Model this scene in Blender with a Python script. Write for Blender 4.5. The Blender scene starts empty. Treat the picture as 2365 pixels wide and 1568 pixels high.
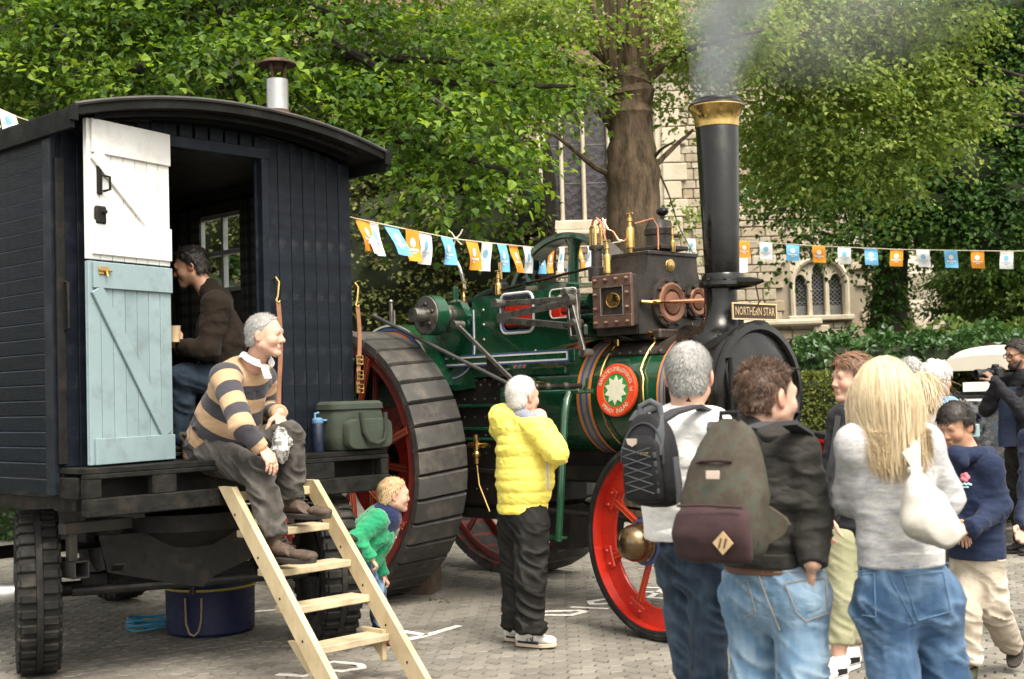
import bpy,bmesh,math,random
import numpy as np
from mathutils import Vector,Matrix

SC=bpy.context.scene
rnd=random.Random(7)
rng=np.random.default_rng(7)

# ------------------------------------------------------------------ camera
PITCH,ROLL=math.radians(2.31),math.radians(1.6)
EYE=np.array([0.0,0.0,1.6])
_F=np.array([0,math.cos(PITCH),math.sin(PITCH)])
_R0=np.array([1.0,0,0])
_U0=np.array([0,-math.sin(PITCH),math.cos(PITCH)])
_R=math.cos(ROLL)*_R0-math.sin(ROLL)*_U0
_U=math.sin(ROLL)*_R0+math.cos(ROLL)*_U0
cam_data=bpy.data.cameras.new('camera')
cam=bpy.data.objects.new('camera',cam_data)
SC.collection.objects.link(cam)
cam.matrix_world=Matrix(((_R[0],_U[0],-_F[0],EYE[0]),(_R[1],_U[1],-_F[1],EYE[1]),(_R[2],_U[2],-_F[2],EYE[2]),(0,0,0,1)))
cam_data.sensor_width=36.0
cam_data.lens=36.0*3000/2364
cam_data.clip_start,cam_data.clip_end=0.1,400
cam_data.dof.use_dof=True
cam_data.dof.focus_distance=8.6
cam_data.dof.aperture_fstop=4.0
SC.camera=cam

# ------------------------------------------------------------------ world, sun, exposure
SUN_EL,SUN_AZ=math.radians(58),math.radians(150)  # azimuth measured from +Y towards +X
world=bpy.data.worlds.new('World')
SC.world=world
world.use_nodes=True
_nt=world.node_tree
_nt.nodes.clear()
_o=_nt.nodes.new('ShaderNodeOutputWorld')
_b=_nt.nodes.new('ShaderNodeBackground')
_s=_nt.nodes.new('ShaderNodeTexSky')
_s.sky_type='NISHITA'
_s.sun_disc=False
_s.sun_elevation,_s.sun_rotation=SUN_EL,SUN_AZ
_s.air_density,_s.dust_density,_s.ozone_density=1.0,4.0,1.0
_b.inputs['Strength'].default_value=0.15
_h=_nt.nodes.new('ShaderNodeHueSaturation')
_h.inputs['Saturation'].default_value=0.15  # thin cloud: a paler sky
_nt.links.new(_s.outputs[0],_h.inputs['Color'])
_w=_nt.nodes.new('ShaderNodeMix')
_w.data_type,_w.blend_type='RGBA','MULTIPLY'
_w.inputs[0].default_value=1.0
_w.inputs[7].default_value=(1.0,0.965,0.89,1)
_nt.links.new(_h.outputs[0],_w.inputs[6])
_nt.links.new(_w.outputs[2],_b.inputs[0])
_nt.links.new(_b.outputs[0],_o.inputs[0])
sun_data=bpy.data.lights.new('sun','SUN')
sun_data.energy=1.1
sun_data.angle=math.radians(26)
sun_data.color=(1.0,0.91,0.76)
sun=bpy.data.objects.new('sun',sun_data)
SC.collection.objects.link(sun)
_d=Vector((math.sin(SUN_AZ)*math.cos(SUN_EL),math.cos(SUN_AZ)*math.cos(SUN_EL),math.sin(SUN_EL)))
sun.rotation_euler=_d.to_track_quat('Z','Y').to_euler()
sun.location=(0,0,20)
SC.view_settings.view_transform='Standard'
SC.view_settings.look='None'
SC.view_settings.gamma=1
SC.view_settings.use_curve_mapping=False
SC.view_settings.exposure=1.55
SC.cycles.use_denoising=True
SC.cycles.max_bounces=8
SC.cycles.transparent_max_bounces=12
SC.cycles.volume_step_rate=2.0

def ray(x,y):
	"""View direction through a point of the photograph (2364 x 1568 pixels); only used to measure where things stand."""
	return _F+_R*(x-1182)/3000-_U*(y-784)/3000

def at(x,y,Y):
	r=ray(x,y)
	return EYE+r*(Y/r[1])

def ground_at(x,y,z=0.0):
	r=ray(x,y)
	return EYE+r*((z-EYE[2])/r[2])
	# ------------------------------------------------------------------ helpers
def nrm(v):
	v=np.asarray(v,float)
	return v/(np.linalg.norm(v)+1e-12)

def frame(axis,hint=(0,0,1)):
	w=nrm(axis)
	h=np.asarray(hint,float)
	if abs(w@nrm(h))>0.97:
		h=np.array([1.0,0,0]) if abs(w[0])<0.9 else np.array([0,1.0,0])
	u=nrm(np.cross(h,w))
	return u,np.cross(w,u),w

class MB:
	"""Collects shapes; obj() links them as one mesh."""
	def __init__(s):
		s.v,s.f,s.m=[],[],[]

	def add(s,verts,faces,mi=0):
		n=len(s.v)
		s.v.extend([tuple(map(float,p)) for p in verts])
		s.f.extend([tuple(i+n for i in f) for f in faces])
		s.m.extend([mi]*len(faces))
		return s

	def box(s,c,size,R=None,b=0.004,mi=0):
		c=np.asarray(c,float)
		h=np.asarray(size,float)/2
		b=min(b,h.min()*0.6)
		R=np.eye(3) if R is None else np.asarray(R,float)
		if b<=0:
			vs=[c+R@(h*np.array(q)) for q in [(-1,-1,-1),(1,-1,-1),(1,1,-1),(-1,1,-1),(-1,-1,1),(1,-1,1),(1,1,1),(-1,1,1)]]
			return s.add(vs,[(0,3,2,1),(4,5,6,7),(0,1,5,4),(1,2,6,5),(2,3,7,6),(3,0,4,7)],mi)
		vs,idx=[],{}
		for sx in (-1,1):
			for sy in (-1,1):
				for sz in (-1,1):
					sg=np.array([sx,sy,sz],float)
					for a in range(3):
						p=sg*(h-b)
						p[a]=sg[a]*h[a]
						idx[(sx,sy,sz,a)]=len(vs)
						vs.append(c+R@p)
		fs=[]
		def K(a,sa,o1,s1,o2,s2,w):
			q=[0,0,0]
			q[a],q[o1],q[o2]=sa,s1,s2
			return idx[(*q,w)]
		for a in range(3):
			o1,o2=(a+1)%3,(a+2)%3
			for sa in (-1,1):
				f=[K(a,sa,o1,-1,o2,-1,a),K(a,sa,o1,1,o2,-1,a),K(a,sa,o1,1,o2,1,a),K(a,sa,o1,-1,o2,1,a)]
				fs.append(tuple(f if sa>0 else f[::-1]))
		for a in range(3):
			o1,o2=(a+1)%3,(a+2)%3
			for s1 in (-1,1):
				for s2 in (-1,1):
					f=[K(a,-1,o1,s1,o2,s2,o1),K(a,1,o1,s1,o2,s2,o1),K(a,1,o1,s1,o2,s2,o2),K(a,-1,o1,s1,o2,s2,o2)]
					fs.append(tuple(f if s1*s2<0 else f[::-1]))
		for sx in (-1,1):
			for sy in (-1,1):
				for sz in (-1,1):
					f=[idx[(sx,sy,sz,k)] for k in range(3)]
					fs.append(tuple(f if sx*sy*sz>0 else f[::-1]))
		return s.add(vs,fs,mi)

	def beam(s,a,b,w,h,hint=(0,0,1),bev=0.004,mi=0,ext=0.0):
		"""Bar from a to b; w across (perpendicular to hint), h along hint."""
		a,b=np.asarray(a,float),np.asarray(b,float)
		u,v,ax=frame(b-a,hint)
		L=np.linalg.norm(b-a)+2*ext
		return s.box((a+b)/2,(w,h,L),np.stack([u,v,ax],1),bev,mi)

	def loft(s,rings,caps=True,closed=False,mi=0):
		n=len(rings[0])
		vs=[p for r in rings for p in r]
		fs=[]
		m=len(rings)
		for i in range(m if closed else m-1):
			j=(i+1)%m
			for k in range(n):
				l=(k+1)%n
				fs.append((i*n+k,i*n+l,j*n+l,j*n+k))
		if caps and not closed:
			fs.append(tuple(range(n))[::-1])
			fs.append(tuple(range((m-1)*n,m*n)))
		return s.add(vs,fs,mi)

	def cyl(s,a,b,r0,r1=None,n=16,caps=True,mi=0):
		r1=r0 if r1 is None else r1
		a,b=np.asarray(a,float),np.asarray(b,float)
		u,v,w=frame(b-a)
		t=np.arange(n)*2*math.pi/n
		d=np.cos(t)[:,None]*u+np.sin(t)[:,None]*v
		return s.loft([a+d*r0,b+d*r1],caps,False,mi)

	def lathe(s,prof,o,axis,n=24,closed=False,caps=False,mi=0,hint=(0,0,1)):
		"""prof: (radius, height along axis) pairs."""
		o=np.asarray(o,float)
		u,v,w=frame(axis,hint)
		t=np.arange(n)*2*math.pi/n
		d=np.cos(t)[:,None]*u+np.sin(t)[:,None]*v
		return s.loft([o+w*h+d*max(r,1e-4) for r,h in prof],caps,closed,mi)

	def tube(s,pts,r,n=8,closed=False,caps=True,mi=0):
		P=np.asarray(pts,float)
		m=len(P)
		rr=np.full(m,r) if np.isscalar(r) else np.asarray(r,float)
		T=np.zeros_like(P)
		for i in range(m):
			if closed:
				T[i]=nrm(P[(i+1)%m]-P[i-1])
			else:
				T[i]=nrm(P[min(i+1,m-1)]-P[max(i-1,0)])
		u,v,_=frame(T[0])
		t=np.arange(n)*2*math.pi/n
		rings=[]
		for i in range(m):
			u=nrm(u-T[i]*(u@T[i]))
			v=np.cross(T[i],u)
			rings.append(P[i]+(np.cos(t)[:,None]*u+np.sin(t)[:,None]*v)*rr[i])
		return s.loft(rings,caps,closed,mi)

	def strap(s,pts,w,th,side,mi=0):
		"""Flat band along pts, width w along 'side' (a vector or one per point)."""
		P=np.asarray(pts,float)
		m=len(P)
		S=np.asarray(side,float)
		S=np.tile(S,(m,1)) if S.ndim==1 else S
		rings=[]
		for i in range(m):
			t=nrm(P[min(i+1,m-1)]-P[max(i-1,0)])
			q=nrm(S[i]-t*(S[i]@t))
			nn=np.cross(t,q)
			rings.append([P[i]+q*w/2+nn*th/2,P[i]-q*w/2+nn*th/2,P[i]-q*w/2-nn*th/2,P[i]+q*w/2-nn*th/2])
		return s.loft(rings,True,False,mi)

	def prism(s,poly,o,ax,ay,dep,mi=0):
		"""2-D polygon in the plane (o; ax, ay) pushed along the vector dep."""
		o,ax,ay,dep=(np.asarray(q,float) for q in (o,ax,ay,dep))
		a=[o+ax*x+ay*y for x,y in poly]
		return s.loft([a,[p+dep for p in a]],True,False,mi)

	def dome(s,p,nv,r,h=None,n=8,mi=0):
		"""Rivet or bolt head."""
		h=r*0.7 if h is None else h
		return s.lathe([(r,0),(r*0.92,h*0.45),(r*0.6,h*0.85),(r*0.05,h)],p,nv,n,False,False,mi)

	def ball(s,c,r,sc=(1,1,1),n=12,m=8,R=None,mi=0):
		R=np.eye(3) if R is None else np.asarray(R,float)
		rings=[]
		for i in range(m+1):
			a=math.pi*i/m
			q=[]
			for k in range(n):
				b=2*math.pi*k/n
				p=np.array([max(math.sin(a),1e-3)*math.cos(b),max(math.sin(a),1e-3)*math.sin(b),math.cos(a)])*r*np.asarray(sc,float)
				q.append(np.asarray(c,float)+R@p)
			rings.append(q)
		return s.loft(rings[::-1],False,False,mi)

	def merge(s,o):
		n=len(s.v)
		s.v.extend(o.v)
		s.f.extend([tuple(i+n for i in f) for f in o.f])
		s.m.extend(o.m)
		return s

	def mesh(s,name,sharp=35,fix=True):
		me=bpy.data.meshes.new(name)
		me.from_pydata(s.v,[],s.f)
		me.polygons.foreach_set('material_index',s.m)
		if fix and len(s.f)<20000:
			bm=bmesh.new()
			bm.from_mesh(me)
			bmesh.ops.recalc_face_normals(bm,faces=bm.faces)
			bm.to_mesh(me)
			bm.free()
		me.polygons.foreach_set('use_smooth',[True]*len(me.polygons))
		me.set_sharp_from_angle(angle=math.radians(sharp))
		me.update()
		return me

def link(o,parent=None):
	SC.collection.objects.link(o)
	if parent is not None:
		o.parent=parent
	return o

def obj(name,mb,mats,parent=None,sharp=35,label=None,kind=None,loc=None,fix=True):
	me=mb.mesh(name,sharp,fix) if isinstance(mb,MB) else mb
	for m in (mats if isinstance(mats,(list,tuple)) else [mats]):
		me.materials.append(m)
	o=bpy.data.objects.new(name,me)
	link(o,parent)
	if loc is not None:
		o.location=loc
	if label:
		o['label']=label
	if kind:
		o['kind']=kind
	return o

def tag(o,label=None,cat=None,group=None,kind=None):
	if label:
		o['label']=label
	if cat:
		o['category']=cat
	if group:
		o['group']=group
	if kind:
		o['kind']=kind
	return o

def thing(name,label,cat,loc=(0,0,0),rz=0.0,group=None):
	o=bpy.data.objects.new(name,None)
	o.empty_display_size=0.2
	link(o)
	o.location=loc
	o.rotation_euler=(0,0,rz)
	return tag(o,label,cat,group)

def again(o,name=None,parent=None,loc=None):
	c=o.copy()
	link(c)
	c.parent=parent
	if loc is not None:
		c.location=loc
	return c

def np_mesh(name,V,quads=None,tris=None,smooth=True,attrs=None):
	"""Mesh straight from arrays; attrs: {name: per-vertex float array or Nx3 colour}."""
	V=np.asarray(V,np.float32)
	me=bpy.data.meshes.new(name)
	q=np.zeros((0,4),np.int32) if quads is None else np.asarray(quads,np.int32)
	t=np.zeros((0,3),np.int32) if tris is None else np.asarray(tris,np.int32)
	me.vertices.add(len(V))
	me.vertices.foreach_set('co',V.ravel())
	nl=len(q)*4+len(t)*3
	me.loops.add(nl)
	me.loops.foreach_set('vertex_index',np.concatenate([q.ravel(),t.ravel()]).astype(np.int32))
	me.polygons.add(len(q)+len(t))
	st=np.concatenate([np.arange(len(q))*4,len(q)*4+np.arange(len(t))*3]).astype(np.int32)
	me.polygons.foreach_set('loop_start',st)
	me.polygons.foreach_set('use_smooth',np.full(len(q)+len(t),smooth,bool))
	for k,a in (attrs or {}).items():
		a=np.asarray(a,np.float32)
		if a.ndim==1:
			me.attributes.new(k,'FLOAT','POINT').data.foreach_set('value',a)
		else:
			me.attributes.new(k,'FLOAT_VECTOR','POINT').data.foreach_set('vector',a.ravel())
	me.update(calc_edges=True)
	me.validate()
	return me

def text_mb(txt,size,o,ax,ay,depth=0.003,align='CENTER',squeeze=1.0,mi=0):
	"""Lettering as raised geometry in the plane (o; ax, ay)."""
	cu=bpy.data.curves.new('lettering','FONT')
	cu.body=txt
	cu.size=size
	cu.align_x=align
	cu.align_y='CENTER'
	cu.resolution_u=2
	ob=bpy.data.objects.new('lettering',cu)
	SC.collection.objects.link(ob)
	dg=bpy.context.evaluated_depsgraph_get()
	me=bpy.data.meshes.new_from_object(ob.evaluated_get(dg))
	bpy.data.objects.remove(ob)
	bpy.data.curves.remove(cu)
	o,ax,ay=(np.asarray(q,float) for q in (o,ax,ay))
	nz=np.cross(ax,ay)
	mb=MB()
	mb.add([o+ax*v.co.x*squeeze+ay*v.co.y+nz*depth for v in me.vertices],[tuple(p.vertices) for p in me.polygons],mi)
	bpy.data.meshes.remove(me)
	return mb

	# value noise on arrays
_TAB=rng.random(65536)

def vnoise(P,seed=0):
	P=np.asarray(P,float)
	i=np.floor(P).astype(np.int64)
	f=P-i
	u=f*f*(3-2*f)
	r=0
	for dx in (0,1):
		for dy in (0,1):
			for dz in (0,1):
				h=((i[:,0]+dx)*73856093) ^ ((i[:,1]+dy)*19349663) ^ ((i[:,2]+dz)*83492791) ^ (seed*2654435)
				h=(h ^ (h >> 13)) & 65535
				w=(u[:,0] if dx else 1-u[:,0])*(u[:,1] if dy else 1-u[:,1])*(u[:,2] if dz else 1-u[:,2])
				r=r+w*_TAB[h]
	return r

	# ------------------------------------------------------------------ materials
class NT:
	def __init__(s,name):
		s.m=bpy.data.materials.new(name)
		s.m.use_nodes=True
		s.t=s.m.node_tree
		s.t.nodes.clear()
		s.out=s.t.nodes.new('ShaderNodeOutputMaterial')
		s._c={}

	def n(s,typ,**kw):
		q=s.t.nodes.new('ShaderNode'+typ)
		for k,v in kw.items():
			setattr(q,k,v)
		return q

	def l(s,a,b):
		s.t.links.new(a,b)

	def put(s,sock,v):
		if hasattr(v,'is_output') or isinstance(v,bpy.types.NodeSocket):
			s.l(v,sock)
		else:
			if isinstance(v,(tuple,list)) and len(v)==3 and sock.type=='RGBA':
				v=(*v,1)
			sock.default_value=v

	def co(s,kind='Object'):
		if kind not in s._c:
			s._c[kind]=s.n('TexCoord').outputs[kind]
		return s._c[kind]

	def noise(s,scale,detail=4,rough=0.55,vec=None,stretch=None,out=0):
		q=s.n('TexNoise')
		v=vec if vec is not None else s.co()
		if stretch:
			mp=s.n('Mapping')
			mp.inputs['Scale'].default_value=stretch
			s.l(v,mp.inputs['Vector'])
			v=mp.outputs[0]
		s.l(v,q.inputs['Vector'])
		q.inputs['Scale'].default_value=scale
		q.inputs['Detail'].default_value=detail
		q.inputs['Roughness'].default_value=rough
		return q.outputs[out]

	def mr(s,v,a,b,c,d,clamp=True):
		q=s.n('MapRange',clamp=clamp)
		s.put(q.inputs[0],v)
		for k,x in zip((1,2,3,4),(a,b,c,d)):
			s.put(q.inputs[k],x)
		return q.outputs[0]

	def math(s,op,a,b=0.0):
		q=s.n('Math',operation=op)
		s.put(q.inputs[0],a)
		s.put(q.inputs[1],b)
		return q.outputs[0]

	def mix(s,f,a,b,blend='MIX'):
		q=s.n('Mix',data_type='RGBA',blend_type=blend)
		s.put(q.inputs['Factor'],f)
		s.put(q.inputs[6],a)
		s.put(q.inputs[7],b)
		return q.outputs[2]

	def hsv(s,col,h=0.5,sat=1.0,val=1.0):
		q=s.n('HueSaturation')
		s.put(q.inputs['Hue'],h)
		s.put(q.inputs['Saturation'],sat)
		s.put(q.inputs['Value'],val)
		s.put(q.inputs['Color'],col)
		return q.outputs[0]

	def attr(s,name,out='Fac'):
		q=s.n('Attribute')
		q.attribute_name=name
		return q.outputs[out]

	def objrand(s):
		return s.n('ObjectInfo').outputs['Random']

	def ramp(s,f,stops,mode='LINEAR'):
		q=s.n('ValToRGB')
		q.color_ramp.interpolation=mode
		e=q.color_ramp.elements
		while len(e)<len(stops):
			e.new(0.5)
		for k,(p,c) in zip(e,stops):
			k.position,k.color=p,(*c,1)
		s.put(q.inputs[0],f)
		return q.outputs[0]

	def bump(s,h,strength=0.3,dist=0.01,normal=None):
		q=s.n('Bump')
		q.inputs['Strength'].default_value=strength
		q.inputs['Distance'].default_value=dist
		s.l(h,q.inputs['Height'])
		if normal is not None:
			s.l(normal,q.inputs['Normal'])
		return q.outputs[0]

	def principled(s,col,rough=0.6,metal=0.0,normal=None,coat=0.0,spec=0.5,sheen=0.0,sss=0.0,trans=0.0,ior=1.5,emit=None):
		q=s.n('BsdfPrincipled')
		s.put(q.inputs['Base Color'],col)
		s.put(q.inputs['Roughness'],rough)
		s.put(q.inputs['Metallic'],metal)
		q.inputs['Specular IOR Level'].default_value=spec
		q.inputs['IOR'].default_value=ior
		if coat:
			q.inputs['Coat Weight'].default_value=coat
			q.inputs['Coat Roughness'].default_value=0.08
		if sheen:
			q.inputs['Sheen Weight'].default_value=sheen
		if sss:
			q.inputs['Subsurface Weight'].default_value=sss
			q.inputs['Subsurface Radius'].default_value=(0.012,0.005,0.003)
		if trans:
			q.inputs['Transmission Weight'].default_value=trans
		if normal is not None:
			s.l(normal,q.inputs['Normal'])
		return q

	def done(s,shader):
		s.l(shader.outputs[0] if hasattr(shader,'outputs') else shader,s.out.inputs['Surface'])
		return s.m

def mat(name,col,rough=0.6,metal=0.0,var=0.15,vs=5.0,bump=0.2,bs=60.0,bd=0.004,dirt=None,ds=3.0,da=0.5,coat=0.0,spec=0.5,rv=0.0,stretch=None,sheen=0.0,rr=0.15,per='obj'):
	"""Painted, cast or woven surface: tone varies over it, dirt gathers in patches, fine relief."""
	t=NT(name)
	f=t.noise(vs,5,0.6,stretch=stretch)
	val=t.mr(f,0.3,0.7,1-var,1+var)
	if rv:
		r=t.objrand() if per=='obj' else t.attr('rnd')
		val=t.math('MULTIPLY',val,t.mr(r,0,1,1-rv,1+rv))
		c=t.hsv(col,t.mr(r,0,1,0.5-rv*0.04,0.5+rv*0.04),1.0,val)
	else:
		c=t.hsv(col,0.5,1.0,val)
	ro=t.mr(t.noise(vs*2.3,4),0.3,0.7,max(rough-rr,0.03),min(rough+rr,1))
	if dirt is not None:
		m=t.mr(t.noise(ds,6,0.65),0.62-0.25*da,0.72,0.0,da)
		c=t.mix(m,c,dirt)
		ro=t.math('MAXIMUM',ro,t.math('MULTIPLY',m,0.8))
	nm=t.bump(t.noise(bs,3,stretch=stretch),bump,bd) if bump else None
	return t.done(t.principled(c,ro,metal,nm,coat,spec,sheen))
	# ------------------------------------------------------------------ ground, interlocking pavers, painted letters
t=NT('bedding_sand_and_moss')
c=t.mix(t.mr(t.noise(6.0,5),0.42,0.62,0,1),(0.045,0.04,0.03),(0.05,0.055,0.02))
far_c=t.mix(t.mr(t.noise(1.2,6,0.65),0.35,0.7,0,1),(0.15,0.14,0.12),(0.22,0.205,0.175))
sx=t.n('SeparateXYZ')
t.l(t.co(),sx.inputs[0])
c=t.mix(t.mr(sx.outputs[1],16.2,16.6,0,1),c,far_c)
m_bed=t.done(t.principled(c,0.95,0,t.bump(t.noise(90,3),0.5,0.004)))
ground=obj('ground',MB().box((0,60,-0.064),(240,240,0.1),None,0),m_bed,kind='structure')
t=NT('concrete_paver')
r=t.math('ADD',t.objrand(),t.attr('rnd'))
r=t.math('FRACT',r)
pos=t.n('NewGeometry').outputs['Position']
big=t.noise(0.55,5,0.6,vec=pos)
oil=t.mr(t.noise(0.8,5,0.7,vec=pos),0.57,0.70,0,1)
col=t.mix(t.mr(big,0.3,0.7,0,1),(0.170,0.157,0.133),(0.250,0.232,0.199))
col=t.mix(t.math('MULTIPLY',oil,0.6),col,(0.075,0.068,0.055))
col=t.hsv(col,0.5,1.0,t.math('MULTIPLY',t.mr(r,0,1,0.78,1.16),t.mr(t.noise(60,4,0.7,vec=pos),0.25,0.75,0.82,1.16)))
m_paver=t.done(t.principled(col,0.88,0,t.bump(t.noise(160,3,0.7,vec=pos),0.5,0.003),spec=0.3))
PA=math.radians(43)
pr_,pc_=np.array([math.cos(PA),math.sin(PA),0]),np.array([-math.sin(PA),math.cos(PA),0])
PL,PW,GAP=0.228,0.114,0.011
zig=lambda s:0.017*(2*abs(((s/(PL/2))%1.0)*2-1)-1)
sgrid=np.linspace(-PL/2+GAP/2,PL/2-GAP/2,9)
outl=[(s,-PW/2+GAP/2+zig(s+PL/4)) for s in sgrid]+[(s+0.0,PW/2-GAP/2+zig(s+PL/4)) for s in sgrid[::-1]]
outl=np.array(outl)

def paver_ring(o_,inset):
	c_=o_.mean(0)
	return o_-np.sign(o_-c_)*inset*np.array([1.0,0.8])

ri_=[(outl,-0.04),(outl,-0.011),(paver_ring(outl,0.0055),-0.0045)]
PV=np.concatenate([np.stack([pr_[0]*o_[:,0]+pc_[0]*o_[:,1],pr_[1]*o_[:,0]+pc_[1]*o_[:,1],np.full(len(o_),z)],1) for o_,z in ri_])
nO=len(outl)
PQ=[(i+r0*nO,(i+1)%nO+r0*nO,(i+1)%nO+(r0+1)*nO,i+(r0+1)*nO) for r0 in (0,1) for i in range(nO)]
h9=len(sgrid)
PQ+=[(2*nO+i,2*nO+i+1,2*nO+nO-2-i,2*nO+nO-1-i) for i in range(h9-1)]
PQ=np.array(PQ)
spots=[]
for i in range(-100,140):
	for j in range(-90,160):
		a=(i+0.5*(j%2))*PL
		b=j*PW
		p=pr_*a+pc_*b+np.array([0.4,8.5,0])
		if 4.6<p[1]<16.4 and abs(p[0])<1.2+0.47*p[1]:
			spots.append(p)
spots=np.array(spots)
# nearest ones in view become parts of the ground, one object each
d_=(spots-EYE)
px=1182+3000*(d_@_R)/(d_@_F)
py=784-3000*(d_@_U)/(d_@_F)
vis=(px>930) & (px<1560) & (py<1570) & (py>1400)
order=np.argsort(np.where(vis,-py,1e6))
near_i,rest_i=order[:300],order[300:]
pm=np_mesh('paver',PV,quads=PQ,smooth=False)
pm.materials.append(m_paver)
for n_,i in enumerate(near_i):
	o=bpy.data.objects.new('paver',pm)
	link(o,ground)
	o.location=spots[i]+np.array([0,0,rnd.uniform(-0.0025,0.0015)])
	o.rotation_euler=(rnd.uniform(-0.01,0.01),rnd.uniform(-0.01,0.01),0)
K=len(rest_i)
jit=rng.uniform(-0.0025,0.0015,K)
VV=(PV[None]+spots[rest_i][:,None]+np.stack([0*jit,0*jit,jit],1)[:,None]).reshape(-1,3)
QQ=(PQ[None]+(np.arange(K)*len(PV))[:,None,None]).reshape(-1,4)
pvm=np_mesh('paving',VV,quads=QQ,smooth=False,attrs={'rnd':np.repeat(rng.random(K),len(PV))})
obj('paving',pvm,m_paver,ground,kind='stuff')

t=NT('worn_road_paint')
pos=t.n('NewGeometry').outputs['Position']
w_=t.mr(t.noise(26,5,0.7,vec=pos),0.34,0.5,0,1)
m_paint=t.done(t.principled(t.mix(w_,(0.42,0.39,0.33),(0.76,0.74,0.69)),0.8,0,t.bump(t.noise(120,3,vec=pos),0.4,0.003)))

def painted(strokes,w=0.06,loops=()):
	b=MB()
	for st_ in strokes:
		P=[ground_at(x,y,0.0005) for x,y in st_]
		pts=[]
		for a,c in zip(P[:-1],P[1:]):
			n=max(2,int(np.linalg.norm(c-a)/0.06))
			pts+=[a+(c-a)*i/n for i in range(n)]
		pts.append(P[-1])
		for i in range(len(pts)-1):
			pass
		rg=[]
		for i,p in enumerate(pts):
			tg=nrm(pts[min(i+1,len(pts)-1)]-pts[max(i-1,0)])
			nn=np.array([-tg[1],tg[0],0])
			ww=w/2*(1+0.12*math.sin(i*2.3))
			rg.append([p+nn*ww,p-nn*ww,p-nn*ww-(0,0,0.003),p+nn*ww-(0,0,0.003)])
		b.loft(rg)
	o=obj('painted_letter',b,m_paint,ground)
	return o

painted([[(895,1451),(985,1466)],[(905,1484),(985,1466),(1060,1444)]],0.06)
painted([[(725,1536),(770,1527),(830,1533),(838,1541),(790,1549),(735,1544),(722,1536)]],0.05)
painted([[(640,1556),(700,1560),(760,1549)]],0.05)
painted([[(1232,1416),(1262,1411),(1335,1409),(1350,1412),(1318,1420),(1245,1419),(1230,1415)]],0.055)
painted([[(1318,1401),(1405,1405)]],0.045)
painted([[(1432,1385),(1395,1383),(1362,1388),(1366,1394),(1410,1393)],[(1420,1402),(1440,1401)]],0.055)
painted([[(1480,1378),(1530,1381)],[(1490,1366),(1540,1369)],[(1485,1356),(1545,1357)],[(1500,1378),(1535,1357)]],0.05)
painted([[(1075,1247),(1125,1248)]],0.07)
painted([[(895,1241),(950,1239)]],0.07)
painted([[(570,1413),(640,1407),(660,1412)]],0.05)
painted([[(1425,1274),(1470,1276)]],0.06)
# ------------------------------------------------------------------ church
CY=30.0
t=NT('church_stone')
r=t.math('FRACT',t.math('ADD',t.objrand(),t.attr('rnd')))
pos=t.n('NewGeometry').outputs['Position']
base=t.ramp(r,[(0,(0.30,0.235,0.16)),(0.25,(0.40,0.33,0.235)),(0.5,(0.46,0.40,0.30)),(0.72,(0.36,0.30,0.225)),(0.88,(0.50,0.45,0.36)),(1,(0.27,0.205,0.145))])
st_=t.mr(t.noise(1.1,6,0.7,vec=pos),0.52,0.72,0,0.55)
c=t.mix(st_,base,(0.14,0.12,0.085))
c=t.hsv(c,0.5,1,t.mr(t.noise(9,6,0.7,vec=pos),0.25,0.75,0.72,1.28))
m_stone=t.done(t.principled(c,0.9,0,t.bump(t.noise(22,5,0.7,vec=pos),0.6,0.02),spec=0.25))
m_dress=mat('dressed_limestone',(0.50,0.44,0.335),0.85,0,0.12,2.5,0.3,20,0.01,dirt=(0.25,0.2,0.13),ds=1.6,da=0.4,spec=0.25)
m_mortar=mat('lime_mortar',(0.31,0.265,0.195),0.95,0,0.15,3,0.3,30)
m_tile=mat('roof_tile',(0.12,0.07,0.05),0.85,0,0.3,3,0.4,20)
t=NT('leaded_glass')
pos=t.co()
q=t.n('SeparateXYZ')
t.l(pos,q.inputs[0])
vo=t.n('TexVoronoi')
vo.inputs['Scale'].default_value=7.0
t.l(pos,vo.inputs['Vector'])
cc=t.ramp(t.math('FRACT',t.math('MULTIPLY',vo.outputs['Distance'],3.7)),[(0,(0.012,0.014,0.02)),(0.35,(0.03,0.035,0.05)),(0.55,(0.075,0.025,0.018)),(0.7,(0.02,0.03,0.07)),(0.85,(0.09,0.07,0.05)),(1,(0.015,0.03,0.03))],'CONSTANT')
m_stained=t.done(t.principled(cc,0.25,0,t.bump(vo.outputs['Distance'],0.4,0.02)))
m_lead=mat('lead_came',(0.20,0.20,0.20),0.6,0.3)
m_dark=mat('dark_pane',(0.02,0.022,0.027),0.15,0,0.3,5,0.1)

church=thing('church','old honey stone church with a tall stained glass window and a small lancet window','church',(0,CY,0))

def wz(x,y):
	p=at(x,y,CY)
	return p[0],p[2]

bx0,bz0=wz(1253,512)
bx1=bx0+2.75
bz1=bz0+6.2
sx0,sz0=wz(1832,731)
sx1,_z=wz(1957,731)
_x,sz1=wz(1912,592)
XL,XR,ZT=-11.0,wz(2118,760)[0],9.5
core=MB()
core.box(((XL+bx0)/2,0.35,ZT/2),(bx0-XL,0.6,ZT),None,0)
core.box(((bx0+bx1)/2,0.35,bz0/2),(bx1-bx0,0.6,bz0),None,0)
core.box(((bx1+sx0)/2,0.35,ZT/2),(sx0-bx1,0.6,ZT),None,0)
core.box(((sx0+sx1)/2,0.35,sz0/2),(sx1-sx0,0.6,sz0),None,0)
core.box(((sx0+sx1)/2,0.35,(sz1+ZT)/2),(sx1-sx0,0.6,ZT-sz1),None,0)
core.box(((sx1+XR)/2,0.35,ZT/2),(XR-sx1,0.6,ZT),None,0)
core.box((bx0+1.38,0.35,(bz1+ZT)/2+1),(2.75,0.6,ZT-bz1+2),None,0)
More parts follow.
